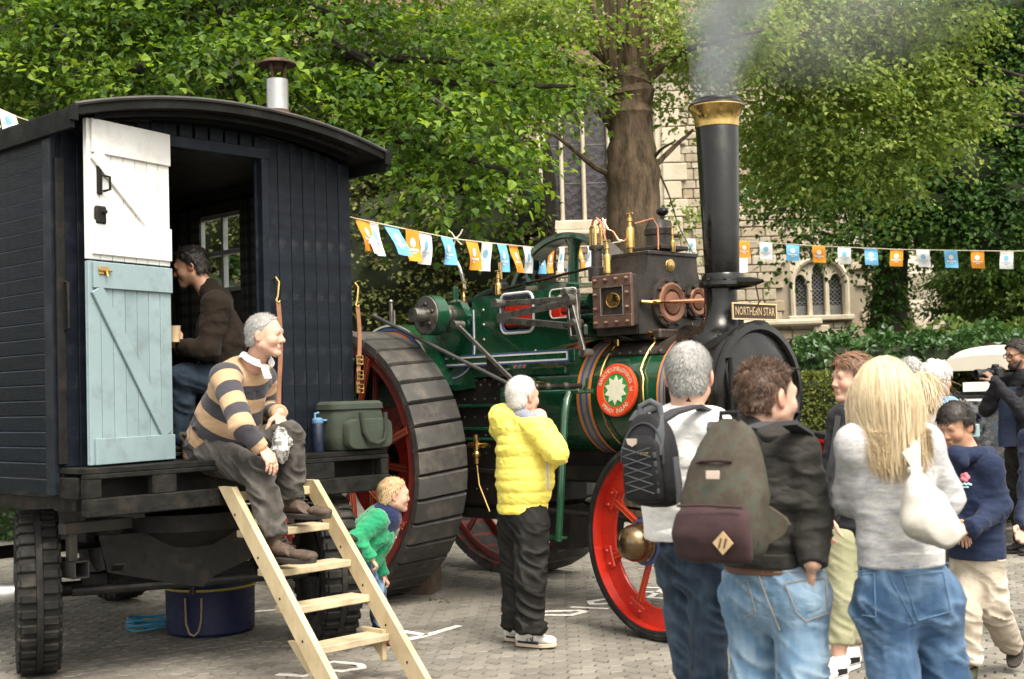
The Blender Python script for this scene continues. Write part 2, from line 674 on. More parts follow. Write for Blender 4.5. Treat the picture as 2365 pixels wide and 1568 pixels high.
core.box((XR-0.3,4.5,ZT/2),(0.6,8.0,ZT),None,0)
core.box((XL+0.3,4.5,ZT/2),(0.6,8.0,ZT),None,0)
core.box(((XL+XR)/2,8.6,ZT/2),(XR-XL,0.4,ZT),None,0)
wall=obj('wall',core,m_mortar,church)
obj('roof',MB().prism([(-0.4,ZT-0.2),(4.5,ZT+4.2),(9.4,ZT-0.2),(9.4,ZT-0.45),(4.5,ZT+3.9),(-0.4,ZT-0.45)],(XL-0.3,0,0),(0,1,0),(0,0,1),(XR-XL+0.6,0,0)),m_tile,church)

def clear(x,z,w,h):
	if x+w>bx0-0.18 and x<bx1+0.18 and z+h>bz0-0.3 and z<bz1:
		return False
	if x+w>sx0-0.1 and x<sx1+0.1 and z+h>sz0-0.12 and z<sz1+0.1:
		return False
	return True

stones=[]
z=0.02
while z<ZT-0.1:
	h=rnd.choice((0.15,0.18,0.2,0.23,0.27))
	x=XL+rnd.uniform(0,0.3)
	while x<XR-0.1:
		w=rnd.uniform(0.22,0.62)
		w=min(w,XR-x)
		if clear(x,z,w,h):
			stones.append((x+w/2,z+h/2,w-0.022,h-0.022,rnd.uniform(0.03,0.065)))
		x+=w
	z+=h
sc_=[]
for i,(x,z_,w,h,d) in enumerate(stones):
	dv_=np.array([x,CY,z_])-EYE
	sx_,sy_=1182+3000*(dv_@_R)/(dv_@_F),784-3000*(dv_@_U)/(dv_@_F)
	ok=(1290<sx_<1640 and 525<sy_<700) or (1500<sx_<1640 and 320<sy_<560) or (1715<sx_<2150 and 560<sy_<860)
	sc_.append((not ok,-w*h,i))
sc_.sort()
pick=[i for _a,_b,i in sc_[:300]]
ub=MB().box((0,0,0),(1,1,1),None,0.06).mesh('stone')
ub.materials.append(m_stone)
ps=set(pick)
for i in pick:
	x,z_,w,h,d=stones[i]
	o=bpy.data.objects.new('stone',ub)
	link(o,wall)
	o.location=(x,0.05,z_)
	o.scale=(w,0.1+d,h)
	o.rotation_euler=(0,rnd.uniform(-0.012,0.012),0)
jb=MB()
rv=[]
for i,(x,z_,w,h,d) in enumerate(stones):
	if i not in ps:
		n0=len(jb.v)
		jb.box((x,0.05,z_),(w,0.1+d,h),None,0.018)
		rv+=[rnd.random()]*(len(jb.v)-n0)
me=jb.mesh('stonework',fix=False)
me.attributes.new('rnd','FLOAT','POINT').data.foreach_set('value',np.array(rv,np.float32))
obj('stonework',me,m_stone,wall,kind='stuff')

# tall window: mullions, sill, glass lights
tw=MB()
tw.box(((bx0+bx1)/2,-0.05,bz0-0.13),(bx1-bx0+0.36,0.36,0.24),None,0.03)
tw.box(((bx0+bx1)/2,-0.14,bz0-0.31),(bx1-bx0+0.44,0.36,0.12),None,0.03)
win=obj('window',tw,m_dress,church)
mx=[bx0,bx0+0.47,bx0+0.98,bx0+1.58,bx0+2.15,bx1]
for i,xx in enumerate(mx):
	w=0.085 if 0<i<5 else 0.22
	obj('mullion',MB().box((xx,0.08,(bz0+bz1)/2),(w,0.26,bz1-bz0),None,0.03),m_dress,win)
for a,b in zip(mx[:-1],mx[1:]):
	obj('glass_light',MB().box(((a+b)/2,0.2,(bz0+bz1)/2),(b-a,0.02,bz1-bz0),None,0),m_stained,win)
obj('saddle_bar',MB().merge(MB()).box(((bx0+bx1)/2,0.18,bz0+0.9),(bx1-bx0,0.015,0.015),None,0).box(((bx0+bx1)/2,0.18,bz0+1.8),(bx1-bx0,0.015,0.015),None,0).box(((bx0+bx1)/2,0.18,bz0+2.7),(bx1-bx0,0.015,0.015),None,0),m_lead,win)
# pale quoins beside the trunk
for k in range(9):
	obj('quoin',MB().box((bx1+0.27+0.06*(k%2),-0.02,bz0-0.2+0.42*k),(0.42+0.14*(k%2),0.2,0.4),None,0.02),m_dress,wall)

	# small three-light window
cxw,hw=(sx0+sx1)/2,(sx1-sx0)/2
spr=sz0+0.72
wn=MB()
# spandrel stone above the pointed arch
arch=[]
n=14
ap=sz1-0.08
for s_ in (-1,1):
	seg=[]
	for i in range(n+1):
		f=i/n
		seg.append((cxw+s_*hw*0.96*math.cos(f*math.pi/2)**0.8,spr+(ap-spr)*math.sin(f*math.pi/2)**1.05))
	arch.append(seg)
for s_,seg in zip((-1,1),arch):
	for (x0_,z0_),(x1_,z1_) in zip(seg[:-1],seg[1:]):
		wn.loft([[(x0_,y_,z0_),(x1_,y_,z1_),(x1_+s_*0.0,y_,sz1+0.02),(cxw+s_*(hw+0.02),y_,sz1+0.02) if False else (x0_,y_,sz1+0.02)] for y_ in (0.06,0.3)])
swin=obj('window',wn,m_dress,church)
hood=MB()
for s_,seg in zip((-1,1),arch):
	pts=[(cxw+s_*(hw+0.0),-0.02,sz0)]+[(x_+s_*0.03,-0.02,z_+0.02) for x_,z_ in seg]
	hood.tube(pts,0.06,6)
obj('hood_mould',hood,m_dress,swin)
obj('sill',MB().box((cxw,0.0,sz0-0.05),(2*hw+0.26,0.3,0.12),None,0.02),m_dress,swin)
lights=[(sx0+0.03,sx0+0.36),(sx0+0.46,sx0+0.76),(sx0+0.86,sx1-0.07)]
fr_=MB()
prev=sx0-0.05
for a,b in lights:
	fr_.box(((prev+a)/2,0.14,(sz0+sz1)/2-0.1),(a-prev,0.2,sz1-sz0-0.1),None,0.02)
	prev=b
fr_.box(((prev+sx1+0.05)/2,0.14,(sz0+spr)/2+0.1),(sx1+0.05-prev,0.2,spr-sz0+0.2),None,0.02)
for (a,b),top in zip(lights,(0.98,1.22,0.98)):
	c_=(a+b)/2
	w=(b-a)/2
	zz=sz0+top
	pts=[(a-0.02,zz-0.3)]+[(c_-w*math.cos(f),zz-0.3+0.3*math.sin(f)) for f in np.linspace(0,math.pi/2,6)]+[(c_,zz+0.25),(a-0.02,zz+0.25)]
	fr_.prism(pts,(0,0.05,0),(1,0,0),(0,0,1),(0,0.19,0))
	fr_.prism([(2*c_-x_,z_) for x_,z_ in pts],(0,0.05,0),(1,0,0),(0,0,1),(0,0.19,0))
	for s_ in (-1,1):
		fr_.ball((c_+s_*w*0.95,0.12,zz-0.2),0.05,(0.9,0.8,1.2),8,6)
obj('tracery',fr_,m_dress,swin)
for a,b in lights:
	pn=obj('pane',MB().box(((a+b)/2,0.19,(sz0+sz1)/2),(b-a+0.03,0.012,sz1-sz0),None,0),m_dark,swin)
	ld=MB()
	wq=b-a
	for k in range(-5,14):
		z0_=sz0+k*0.1
		for d in (-1,1):
			x_a,x_b=(a,b) if d>0 else (b,a)
			ld.beam((x_a,0.178,z0_),(x_b,0.178,z0_+wq*0.95),0.012,0.01,(0,1,0),0)
	for zz in (sz0+0.33,sz0+0.62):
		ld.box(((a+b)/2,0.172,zz),(wq,0.014,0.014),None,0)
	obj('lead_lattice',ld,m_lead,swin)
	obj('lower_pane',MB().box(((a+b)/2,0.182,sz0+0.13),(wq*0.9,0.004,0.24),None,0),m_dress if False else m_lead,swin)
	# plinth course and buttress
px0,pz0=wz(1740,748)
pcx,_=wz(1895,748)
obj('string_course',MB().box(((XL+pcx)/2,-0.08,pz0),(pcx-XL,0.26,0.16),None,0.05),m_dress,wall)
q1x,q1z=wz(1889,812)
for k in range(4):
	obj('quoin',MB().box((q1x+0.08*(k%2),-0.04,q1z-0.85+0.42*k),(0.36+0.2*((k+1)%2),0.18,0.4),None,0.02),m_dress,wall)
bx_,bz_=wz(2118,745)
bt_=MB().prism([(-0.95,0),(-0.95,bz_-0.25),(-1.02,bz_-0.2),(-0.45,bz_+0.5),(-0.45,bz_+1.1),(0,bz_+1.7),(0,0)],(bx_-0.32,0,0),(0,1,0),(0,0,1),(0.64,0,0))
obj('buttress',bt_,m_stone,church)
bt_=MB().prism([(0,0),(0.42,0),(0.42,bz_-0.05),(0.5,bz_-0.02),(0.12,bz_+0.55),(0.0,bz_+0.75)],(bx_+0.3,-0.4,0),(1,0,0),(0,0,1),(0,0.8,0))
obj('buttress',bt_,m_stone,church)
# ------------------------------------------------------------------ living van
VAN_A=math.radians(46.75)
VAN_O=np.array([-2.511,7.177,0.0])
VU=np.array([math.cos(VAN_A),math.sin(VAN_A),0])
VL=np.array([-math.sin(VAN_A),math.cos(VAN_A),0])

def van_pt(x,y,z):
	return VAN_O+VU*x+VL*y+np.array([0,0,z])

m_navy=mat('navy_boards',(0.0075,0.0105,0.0165),0.5,0,0.4,2.5,0.45,35,0.004,dirt=(0.06,0.065,0.07),ds=7,da=0.32,rv=0.22,stretch=(1,1,5),spec=0.18)
m_navy_side=mat('navy_weatherboard',(0.006,0.011,0.019),0.42,0,0.4,3,0.45,30,0.004,dirt=(0.06,0.065,0.065),ds=6,da=0.25,rv=0.2,stretch=(1,1,4),spec=0.2)
m_blacktimber=mat('weathered_black_timber',(0.012,0.012,0.011),0.75,0,0.5,4,0.6,40,0.006,dirt=(0.07,0.06,0.045),ds=4,da=0.45,rv=0.15,stretch=(3,1,6),spec=0.12)
m_roofblack=mat('roof_felt_black',(0.009,0.0095,0.009),0.7,0,0.3,4,0.3,50,0.003,dirt=(0.05,0.05,0.045),ds=3,da=0.3,spec=0.12)
m_white=mat('white_gloss_paint',(0.72,0.71,0.68),0.4,0,0.04,4,0.15,60,0.002,dirt=(0.33,0.31,0.26),ds=7,da=0.32,rv=0.03)
m_duck=mat('duck_egg_paint',(0.215,0.29,0.31),0.42,0,0.08,4,0.2,60,0.002,dirt=(0.10,0.115,0.11),ds=7,da=0.38,rv=0.05)
m_cream=mat('shaded_cream_lining',(0.13,0.122,0.10),0.6,0,0.1,3,0.1,40)  # cream darkened: shade of the dim interior is put into the colour
m_iron=mat('black_iron',(0.010,0.0095,0.009),0.55,0.1,0.4,8,0.4,60,0.003,dirt=(0.06,0.04,0.027),ds=7,da=0.4,spec=0.25)
m_greysteel=mat('grey_painted_steel',(0.045,0.045,0.042),0.6,0.1,0.3,6,0.3,60,0.002,dirt=(0.13,0.08,0.05),ds=5,da=0.5)
m_tyre=mat('worn_tyre_rubber',(0.018,0.0175,0.0165),0.72,0,0.3,8,0.4,70,0.003,dirt=(0.13,0.115,0.09),ds=5,da=0.4,spec=0.15)
m_tyre_dust=mat('dusty_tread_groove',(0.2,0.17,0.13),0.9,0,0.3,8,0.3,80)
m_alu=mat('galvanised_flue',(0.42,0.42,0.42),0.38,0.85,0.15,6,0.2,50,0.002,dirt=(0.28,0.22,0.16),ds=5,da=0.35)
m_rust=mat('rusty_steel',(0.09,0.05,0.03),0.75,0.3,0.5,12,0.5,60)
m_glass=None
t=NT('window_glass')
m_glass=t.done(t.principled((0.9,0.95,0.95),0.03,0,None,trans=1.0,ior=1.05))
m_lether=mat('tan_leather',(0.26,0.12,0.06),0.6,0,0.25,10,0.3,80)
m_brass=mat('polished_brass',(0.55,0.37,0.13),0.28,1.0,0.25,12,0.2,40,0.002,dirt=(0.12,0.08,0.04),ds=9,da=0.4)
m_copper=mat('copper_pipe',(0.72,0.33,0.19),0.3,1.0,0.2,10,0.1,40)

van=thing('living_van','navy boarded living van with arched black roof and open stable door','living van',VAN_O,VAN_A)
VL_LEN,VW=3.7,2.15

def roof_z(x):
	return 3.196+0.15*(1-abs((x-1.075)/1.11)**2.1)

	# weatherboards along the near long side
pl=MB()
pl.box((0,0,0),(0.018,VL_LEN-0.13,0.086),np.array([[math.cos(0.2),0,math.sin(0.2)],[0,1,0],[-math.sin(0.2),0,math.cos(0.2)]]).T,0.004)
side=obj('side_wall',MB().box((0.025,VL_LEN/2,2.15),(0.03,VL_LEN-0.04,2.05),None,0.002),m_navy_side,van)
z,k,me=1.145,0,None
while z<3.07:
	if me is None:
		o=obj('weatherboard',pl,m_navy_side,side,loc=(0.002,VL_LEN/2+0.045,z))
		me=o
	else:
		o=again(me,None,side,(0.002+rnd.uniform(-0.002,0.002),VL_LEN/2+0.045,z))
	z+=0.0875
for yy in (0.048,VL_LEN-0.048):
	obj('corner_board',MB().box((-0.012,yy,2.13),(0.035,0.095,2.06),None,0.004),m_navy,van)
	# far long side with a window hole
far=MB()
fx=VW-0.025
wl0,wl1,wz0,wz1=1.15,1.75,2.42,2.98
far.box((fx,wl0/2+0.02,2.12),(0.03,wl0-0.04,2.05),None,0)
far.box((fx,(wl1+VL_LEN)/2,2.12),(0.03,VL_LEN-wl1-0.04,2.05),None,0)
far.box((fx,(wl0+wl1)/2,(1.095+wz0)/2),(0.03,wl1-wl0,wz0-1.095),None,0)
far.box((fx,(wl0+wl1)/2,(wz1+3.145)/2),(0.03,wl1-wl0,3.145-wz1),None,0)
obj('far_side_wall',far,m_navy_side,van)
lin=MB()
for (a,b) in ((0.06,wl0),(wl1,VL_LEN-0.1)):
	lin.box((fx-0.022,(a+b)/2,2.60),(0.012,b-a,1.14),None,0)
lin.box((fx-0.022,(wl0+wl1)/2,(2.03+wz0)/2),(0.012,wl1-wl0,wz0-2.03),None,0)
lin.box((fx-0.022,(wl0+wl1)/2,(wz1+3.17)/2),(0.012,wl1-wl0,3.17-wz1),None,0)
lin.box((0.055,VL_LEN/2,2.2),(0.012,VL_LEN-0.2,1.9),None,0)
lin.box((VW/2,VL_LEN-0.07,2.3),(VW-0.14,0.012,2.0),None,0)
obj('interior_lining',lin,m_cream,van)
obj('wainscot',MB().box((fx-0.024,VL_LEN/2,1.64),(0.016,VL_LEN-0.2,0.77),None,0.002),m_navy,van)
wf=MB()
for zz in (wz0,wz1,(wz0+wz1)/2):
	wf.box((fx-0.03,(wl0+wl1)/2,zz),(0.05,wl1-wl0+0.06,0.035),None,0.003)
for yy in (wl0,wl1,(wl0+wl1)/2):
	wf.box((fx-0.031,yy,(wz0+wz1)/2),(0.045,0.03,wz1-wz0),None,0.003)
win=obj('window',wf,m_white,van)
obj('pane',MB().box((fx,(wl0+wl1)/2,(wz0+wz1)/2),(0.004,wl1-wl0,wz1-wz0),None,0),m_glass,win)
# tartan curtains
t=NT('tartan_curtain')
x=t.n('Separate' 'XYZ') if False else t.n('SeparateXYZ')
t.l(t.co(),x.inputs[0])
sy=t.math('GREATER_THAN',t.math('FRACT',t.math('MULTIPLY',x.outputs[1],14.0)),0.6)
sz=t.math('GREATER_THAN',t.math('FRACT',t.math('MULTIPLY',x.outputs[2],11.0)),0.6)
cc=t.mix(sy,(0.09,0.085,0.07),(0.03,0.035,0.035))
cc=t.mix(t.math('MULTIPLY',sz,0.6),cc,(0.02,0.022,0.024))
m_tartan=t.done(t.principled(cc,0.9))
for y0 in (wl0-0.26,wl1-0.03):
	rg=[]
	for q in range(25):
		yy=y0+0.29*q/24
		xx=fx-0.075+0.022*math.sin(q*1.6)
		rg.append([(xx,yy,3.06),(xx+0.006,yy,3.06),(xx+0.006,yy,2.05),(xx,yy,2.05)])
	obj('curtain',MB().loft(rg),m_tartan,van)
obj('curtain_rail',MB().tube([(fx-0.07,wl0-0.35,3.08),(fx-0.07,wl1+0.35,3.08)],0.012),m_iron,van)
fl=MB()
fl.box((VW/2,VL_LEN/2-0.02,1.22),(VW-0.02,VL_LEN+0.0,0.05),None,0.003)
obj('floor',fl,m_blacktimber,van)
obj('bench',MB().box((1.3,1.15,1.42),(1.0,0.5,0.38),None,0.01),m_blacktimber,van)
obj('back_wall',MB().box((VW/2,VL_LEN-0.03,2.15),(VW-0.02,0.04,2.0),None,0.002),m_navy,van)

# end wall: vertical planks around the doorway
DX0,DX1,DZ1=0.70,1.375,3.12
ew=MB()
xs=list(np.linspace(0.035,DX0,8))+[None]+list(np.linspace(DX1+0.05,VW-0.035,8))
end=obj('end_wall',MB().box((0.36,0.045,2.2),(0.62,0.02,1.95),None,0).box(((DX1+VW)/2,0.045,2.2),(VW-DX1-0.06,0.02,1.95),None,0).box(((DX0+DX1)/2,0.045,3.24),(DX1-DX0+0.1,0.02,0.2),None,0),m_navy,van)
for a,b in zip(xs[:-1],xs[1:]):
	if a is None or b is None:
		continue
	c=(a+b)/2
	w=b-a-0.004
	z1=roof_z(c)-0.07
	q=MB().box((0,0,(1.252+z1)/2),(w,0.024,z1-1.252),None,0.004)
	obj('plank',q,m_navy,end,loc=(c,0.02+rnd.uniform(-0.0015,0.0015),0))
for c in np.linspace(DX0+0.04,DX1+0.02,7):
	z1=roof_z(c)-0.07
	obj('plank',MB().box((0,0,(DZ1+0.07+z1)/2),(0.092,0.024,z1-DZ1-0.07),None,0.004),m_navy,end,loc=(c,0.02,0))
fr=MB()
fr.box((DX1+0.02,0.005,(1.25+DZ1)/2),(0.05,0.075,DZ1-1.25),None,0.004)
fr.box((DX0-0.02,0.008,(1.25+DZ1)/2),(0.045,0.07,DZ1-1.25),None,0.004)
fr.box(((DX0+DX1)/2,0.0045,DZ1+0.03),(DX1-DX0+0.12,0.08,0.07),None,0.004)
fr.box((DX1-0.012,0.03,(1.25+DZ1)/2),(0.02,0.02,DZ1-1.26),None,0.002)
obj('door_frame',fr,m_navy,van)
hd=MB()
hd.box((0.012,-0.02,2.12),(0.05,0.022,1.7),None,0.003)
hd.tube([(0.03,-0.03,2.28),(0.03,-0.07,2.27),(0.03,-0.07,2.02),(0.03,-0.03,2.01)],0.008)
obj('grab_handle',hd,m_iron,van)

# stable door, both leaves folded back
H=np.array([0.695,-0.03])
Fd=np.array([0.083,-0.178])
dd=Fd-H
DW=np.linalg.norm(dd)
du=np.array([dd[0]/DW,dd[1]/DW,0])
dn=np.array([-du[1],du[0],0])*(1 if-du[1]*0+du[0]*-1>0 else-1)
if dn[1]>0:
	dn=-dn
dz_=np.array([0,0,1.0])

def dp(s_,n_,z_):
	return np.array([H[0],H[1],0])+du*s_+dn*n_+dz_*z_

RD=np.stack([du,dn,dz_],1)

def leaf(name,z0,z1,m,ledges,brace,ledge_h):
	d=obj(name,MB().box(dp(DW/2,-0.012,(z0+z1)/2),(DW,0.008,z1-z0-0.004),RD,0.001),m,van)
	nP=7
	for i in range(nP):
		s0=DW*i/nP
		obj('plank',MB().box(dp(s0+DW/nP/2,0,(z0+z1)/2),(DW/nP-0.0035,0.018,z1-z0),RD,0.003),m,d)
	for zl in ledges:
		obj('ledge',MB().box(dp(DW/2-0.012,0.018,zl),(DW-0.03,0.018,ledge_h),RD,0.003),m,d)
	(sa,za),(sb,zb)=brace
	a,b=dp(sa,0.018,za),dp(sb,0.018,zb)
	obj('brace',MB().beam(a,b,0.085,0.017,dn,0.003),m,d)
	return d

up=leaf('upper_door',2.397,3.18,m_white,(3.085,2.52),((DW-0.05,2.99),(0.1,2.58)),0.19)
lo=leaf('lower_door',1.262,2.388,m_duck,(2.31,1.335),((DW-0.05,2.235),(0.06,1.41)),0.145)
lk=MB()
s1=DW-0.085
lk.box(dp(s1,0.017,2.86),(0.035,0.016,0.2),RD,0.004)
lk.tube([dp(s1-0.02,0.02,2.87),dp(s1-0.045,0.05,2.86),dp(s1-0.045,0.05,2.79),dp(s1-0.02,0.02,2.78)],0.008)
obj('handle',lk,m_iron,up)
obj('rim_lock',MB().box(dp(s1+0.005,0.025,2.645),(0.075,0.03,0.1),RD,0.012).cyl(dp(s1,0.04,2.66),dp(s1,0.065,2.66),0.012,None,10),m_iron,up)
bt=MB()
bt.box(dp(s1-0.01,0.03,2.335),(0.07,0.008,0.045),RD,0.002)
bt.tube([dp(s1-0.06,0.038,2.335),dp(s1+0.03,0.038,2.335)],0.007)
bt.tube([dp(s1-0.02,0.038,2.335),dp(s1-0.02,0.05,2.30)],0.006)
obj('bolt',bt,m_brass,lo)

# roof with overhang
RY0,RY1=-0.285,VL_LEN+0.2
N=28
xs=np.linspace(-0.035,VW+0.035,N)
top=[(x,roof_z(x)+0.02) for x in xs]
und=[(x,roof_z(x)-0.035) for x in xs]
rb=MB()
rb.loft([[(x,RY0,zt) for x,zt in top]+[(x,RY0,zt) for x,zt in und[::-1]],[(x,RY1,zt) for x,zt in top]+[(x,RY1,zt) for x,zt in und[::-1]]])
roof=obj('roof',rb,m_roofblack,van,sharp=50)
fa=MB()
for xx in (-0.045,VW+0.045):
	fa.box((xx,(RY0+RY1)/2,3.145),(0.022,RY1-RY0+0.01,0.115),None,0.004)
	fa.box((xx,RY0-0.012,3.17),(0.05,0.02,0.085),None,0.003)
obj('fascia',fa,m_roofblack,roof)
dr=MB().tube([(x,RY0-0.006,zt+0.004) for x,zt in top],0.012,6)
obj('roof_edge_bead',dr,m_greysteel,roof)
rib=MB()
for yy in (-0.2,-0.08):
	rib.loft([[(x,yy,zt-0.002),(x,yy+0.03,zt-0.002),(x,yy+0.03,zt-0.03),(x,yy,zt-0.03)] for x,zt in und[2:-2]])
obj('roof_rib',rib,m_roofblack,roof)
ci=MB().loft([[(x,0.06,roof_z(x)-0.045),(x,VL_LEN-0.08,roof_z(x)-0.045),(x,VL_LEN-0.08,roof_z(x)-0.055),(x,0.06,roof_z(x)-0.055)] for x in np.linspace(0.06,VW-0.06,16)])
obj('ceiling',ci,m_cream,van)
# stove pipe
st=MB()
cx,cy=1.975,0.6
st.cyl((cx,cy,3.1),(cx,cy,3.585),0.078,None,20)
flue=obj('stove_pipe',st,m_alu,roof)
obj('pipe_joint',MB().lathe([(0.079,3.54),(0.084,3.545),(0.084,3.56),(0.08,3.57),(0.084,3.59),(0.08,3.615)],(cx,cy,0),(0,0,1),20),m_rust,flue)
obj('pipe_top',MB().cyl((cx,cy,3.612),(cx,cy,3.83),0.076,None,20),m_alu,flue)
cap=MB()
for q in range(4):
	a=q*math.pi/2+0.4
	cap.beam((cx+0.06*math.cos(a),cy+0.06*math.sin(a),3.82),(cx+0.075*math.cos(a),cy+0.075*math.sin(a),3.945),0.018,0.006,(math.cos(a),math.sin(a),0),0.001)
cap.lathe([(0.004,3.99),(0.07,3.975),(0.135,3.945),(0.137,3.935),(0.07,3.95),(0.05,3.9),(0.004,3.88)],(cx,cy,0),(0,0,1),24)
obj('cowl',cap,m_rust,flue)

# deck frame
dk=MB()
dk.box((VW/2,-0.12,1.235),(VW,0.31,0.032),None,0.004)
deck=obj('deck',dk,m_blacktimber,van)
b1=MB()
b1.box((VW/2,-0.262,1.205),(VW,0.05,0.026),None,0.004)
b1.box((VW/2,-0.265,1.037),(VW+0.004,0.06,0.1),None,0.006)
for a,b in ((0.0,0.095),(0.405,0.56),(1.44,1.70),(2.085,2.15)):
	b1.box(((a+b)/2,-0.257,1.14),(b-a,0.055,0.106),None,0.005)
obj('end_beam',b1,m_blacktimber,deck)
obj('inner_beam',MB().box((VW/2,-0.06,1.11),(VW-0.1,0.05,0.2),None,0.004),m_iron,deck)
sb=MB()
for xx in (0.03,VW-0.03):
	sb.box((xx,VL_LEN/2-0.12,1.14),(0.06,VL_LEN+0.15,0.12),None,0.006)
obj('side_sill',sb,m_blacktimber,van)
ch=MB()
ch.box((0.99,0.35,0.88),(1.6,0.08,0.065),None,0.003)
for xx in (0.55,1.6):
	ch.box((xx,VL_LEN/2,0.98),(0.07,VL_LEN-0.2,0.11),None,0.004)
	ch.box((xx,VL_LEN/2-0.05,1.07),(0.06,VL_LEN-0.2,0.07),None,0.004)
ch.box((0.25,0.35,0.77),(0.05,0.05,0.16),None,0.003)
obj('chassis_beam',ch,m_greysteel,van)
sq=MB()
for dx,dz,w,h in ((-0.042,0,0.008,0.1),(0.042,0,0.008,0.1),(0,0.046,0.092,0.008),(0,-0.046,0.092,0.008)):
	sq.box((0.26+dx,0.4,0.645+dz),(w,0.3,h),None,0.001)
obj('tow_socket',sq,m_greysteel,van)
# turntable and spring hanger (dark mass under the deck)
tt=MB()
TC=np.array(((-2.893-1.25)/2,(7.85+8.52)/2))
tl=np.array([TC[0],TC[1],0])-VAN_O
tcx,tcy=tl@VU,tl@VL
tt.cyl((tcx,tcy,0.82),(tcx,tcy,0.92),0.42,None,28)
tt.cyl((tcx,tcy,0.72),(tcx,tcy,0.82),0.3,0.4,24)
obj('turntable',tt,m_iron,van)
# steered axle: direction in van space
AXD=nrm(np.array([1.62,0.66,0]))
axl=np.array([AXD@VU,AXD@VL,0])
axc=np.array([tcx,tcy,0])
hub_z=0.485
ax_=MB()
wl,wr=axc-axl*0.885+(0,0,hub_z),axc+axl*0.885+(0,0,hub_z)
ax_.tube([wl+axl*0.08,wr-axl*0.08],0.045,12)
ax_.beam(wl+axl*0.25+(0,0,0.05),wr-axl*0.25+(0,0,0.05),0.09,0.07,(0,0,1),0.004)
fwd=np.array([axl[1],-axl[0],0])
for s_ in (-1,1):
	c=axc+axl*0.45*s_
	pts=[c+fwd*(-0.42+0.84*i/10)+np.array([0,0,0.66-0.1*math.sin(math.pi*i/10)]) for i in range(11)]
	for lay in range(4):
		k=0.2+0.27*lay
		ax_.strap([pts[5]+(p-pts[5])*min(k,1)-(0,0,0.012*(3-lay)) for p in pts],0.06,0.011,axl)
	ax_.beam(c+(0,0,0.5),c+(0,0,0.58),0.09,0.1)
	# web plate tapering down to the drawbar pin
ax_.prism([(-0.55,0.82),(0.6,0.82),(0.45,0.66),(0.12,0.53),(0.05,0.47),(-0.1,0.5),(-0.5,0.6)],axc+fwd*0.25,axl,(0,0,1),fwd*0.03)
ax_.tube([axc+fwd*0.2+(0,0,0.55),axc+fwd*0.2+(0,0,0.42)],0.02,8)
ax_.tube([axc+fwd*0.25+axl*-0.7+(0,0,0.5),axc+fwd*0.25+axl*0.7+(0,0,0.5)],0.03,10)
obj('front_axle',ax_,m_iron,van)

def bar_tread_wheel(parent,c,axis,R=0.487,W=0.23):
	w=obj('wheel',MB().lathe([(0.05,0.12),(0.16,0.13),(0.24,0.07),(0.28,0.1),(0.29,0.115),(0.29,-0.115),(0.28,-0.1),(0.2,-0.06),(0.05,-0.06)],c,axis,32,hint=(0,0,1)),m_iron,parent)
	prof=[(0.29,0.1),(0.36,W/2+0.005),(0.42,W/2+0.005),(R-0.032,W/2-0.005),(R-0.022,W/2-0.03),(R-0.02,0),(R-0.022,-W/2+0.03),(R-0.032,-W/2+0.005),(0.42,-W/2-0.005),(0.36,-W/2-0.005),(0.29,-0.1)]
	ty=obj('tyre',MB().lathe(prof,c,axis,56),m_tyre,w)
	tb=MB()
	u,v,a=frame(axis)
	n=34
	tb.lathe([(R-0.022,0.022),(R,0.017),(R,-0.017),(R-0.022,-0.022)],c,axis,60)
	for i in range(n):
		for s_ in (-1,1):
			th=2*math.pi*(i+0.25*s_)/n
			d=np.cos(th)*u+np.sin(th)*v
			tn=-np.sin(th)*u+np.cos(th)*v
			tb.box(c+d*(R-0.013)+a*s_*(W/4+0.002),(0.026,0.05,W/2-0.03),np.stack([d,tn,a],1),0.006)
			tb.box(c+d*(R-0.04)+a*s_*(W/2-0.004),(0.05,0.045,0.022),np.stack([d,tn,a],1),0.006)
	obj('tread',tb,m_tyre,ty)
	obj('hub_cap',MB().lathe([(0.06,0.1),(0.06,0.2),(0.052,0.225),(0.03,0.24),(0.01,0.242)],c,axis,20),m_alu,w)
	return w

bar_tread_wheel(van,wl,-axl)
bar_tread_wheel(van,wr,axl)
for xx in (0.12,VW-0.12):
	bar_tread_wheel(van,np.array([xx,VL_LEN-0.75,0.487]),np.array([-1.0 if xx<1 else 1.0,0,0]))
obj('rear_axle',MB().tube([(0.2,VL_LEN-0.75,0.487),(VW-0.2,VL_LEN-0.75,0.487)],0.05,12).box((0.55,VL_LEN-0.75,0.72),(0.08,0.7,0.4),None,0.01).box((1.6,VL_LEN-0.75,0.72),(0.08,0.7,0.4),None,0.01),m_iron,van)

# leather straps that hang by the doorway
def hang_strap(x,y,zt,zb,label,buckles):
	p=thing('leather_strap',label,'strap',van_pt(x,y,0),VAN_A,'leather straps hung on the van')
	hk=MB().tube([(0,0.02,zt-0.02),(0,-0.015,zt),(0.012,-0.03,zt-0.03),(0,-0.03,zt-0.12),(-0.012,-0.03,zt-0.15),(0,-0.036,zt-0.165),(0.014,-0.03,zt-0.15)],0.007)
	obj('hook',hk,m_brass,p)
	n=12
	pts=[(0.012*math.sin(i*0.4),-0.032,zt-0.16-(zt-0.16-zb)*i/n) for i in range(n+1)]
	obj('strap',MB().strap(pts,0.032,0.006,(1,0,0)),m_lether,p)
	for bz in buckles:
		bk=MB()
		for dx,dz,w,h in ((-0.026,0,0.007,0.06),(0.026,0,0.007,0.06),(0,0.028,0.058,0.007),(0,-0.028,0.058,0.007),(0,0,0.05,0.006)):
			bk.box((dx,-0.042,bz+dz),(w,0.012,h),None,0.002)
		obj('buckle',bk,m_brass,p)
	return p

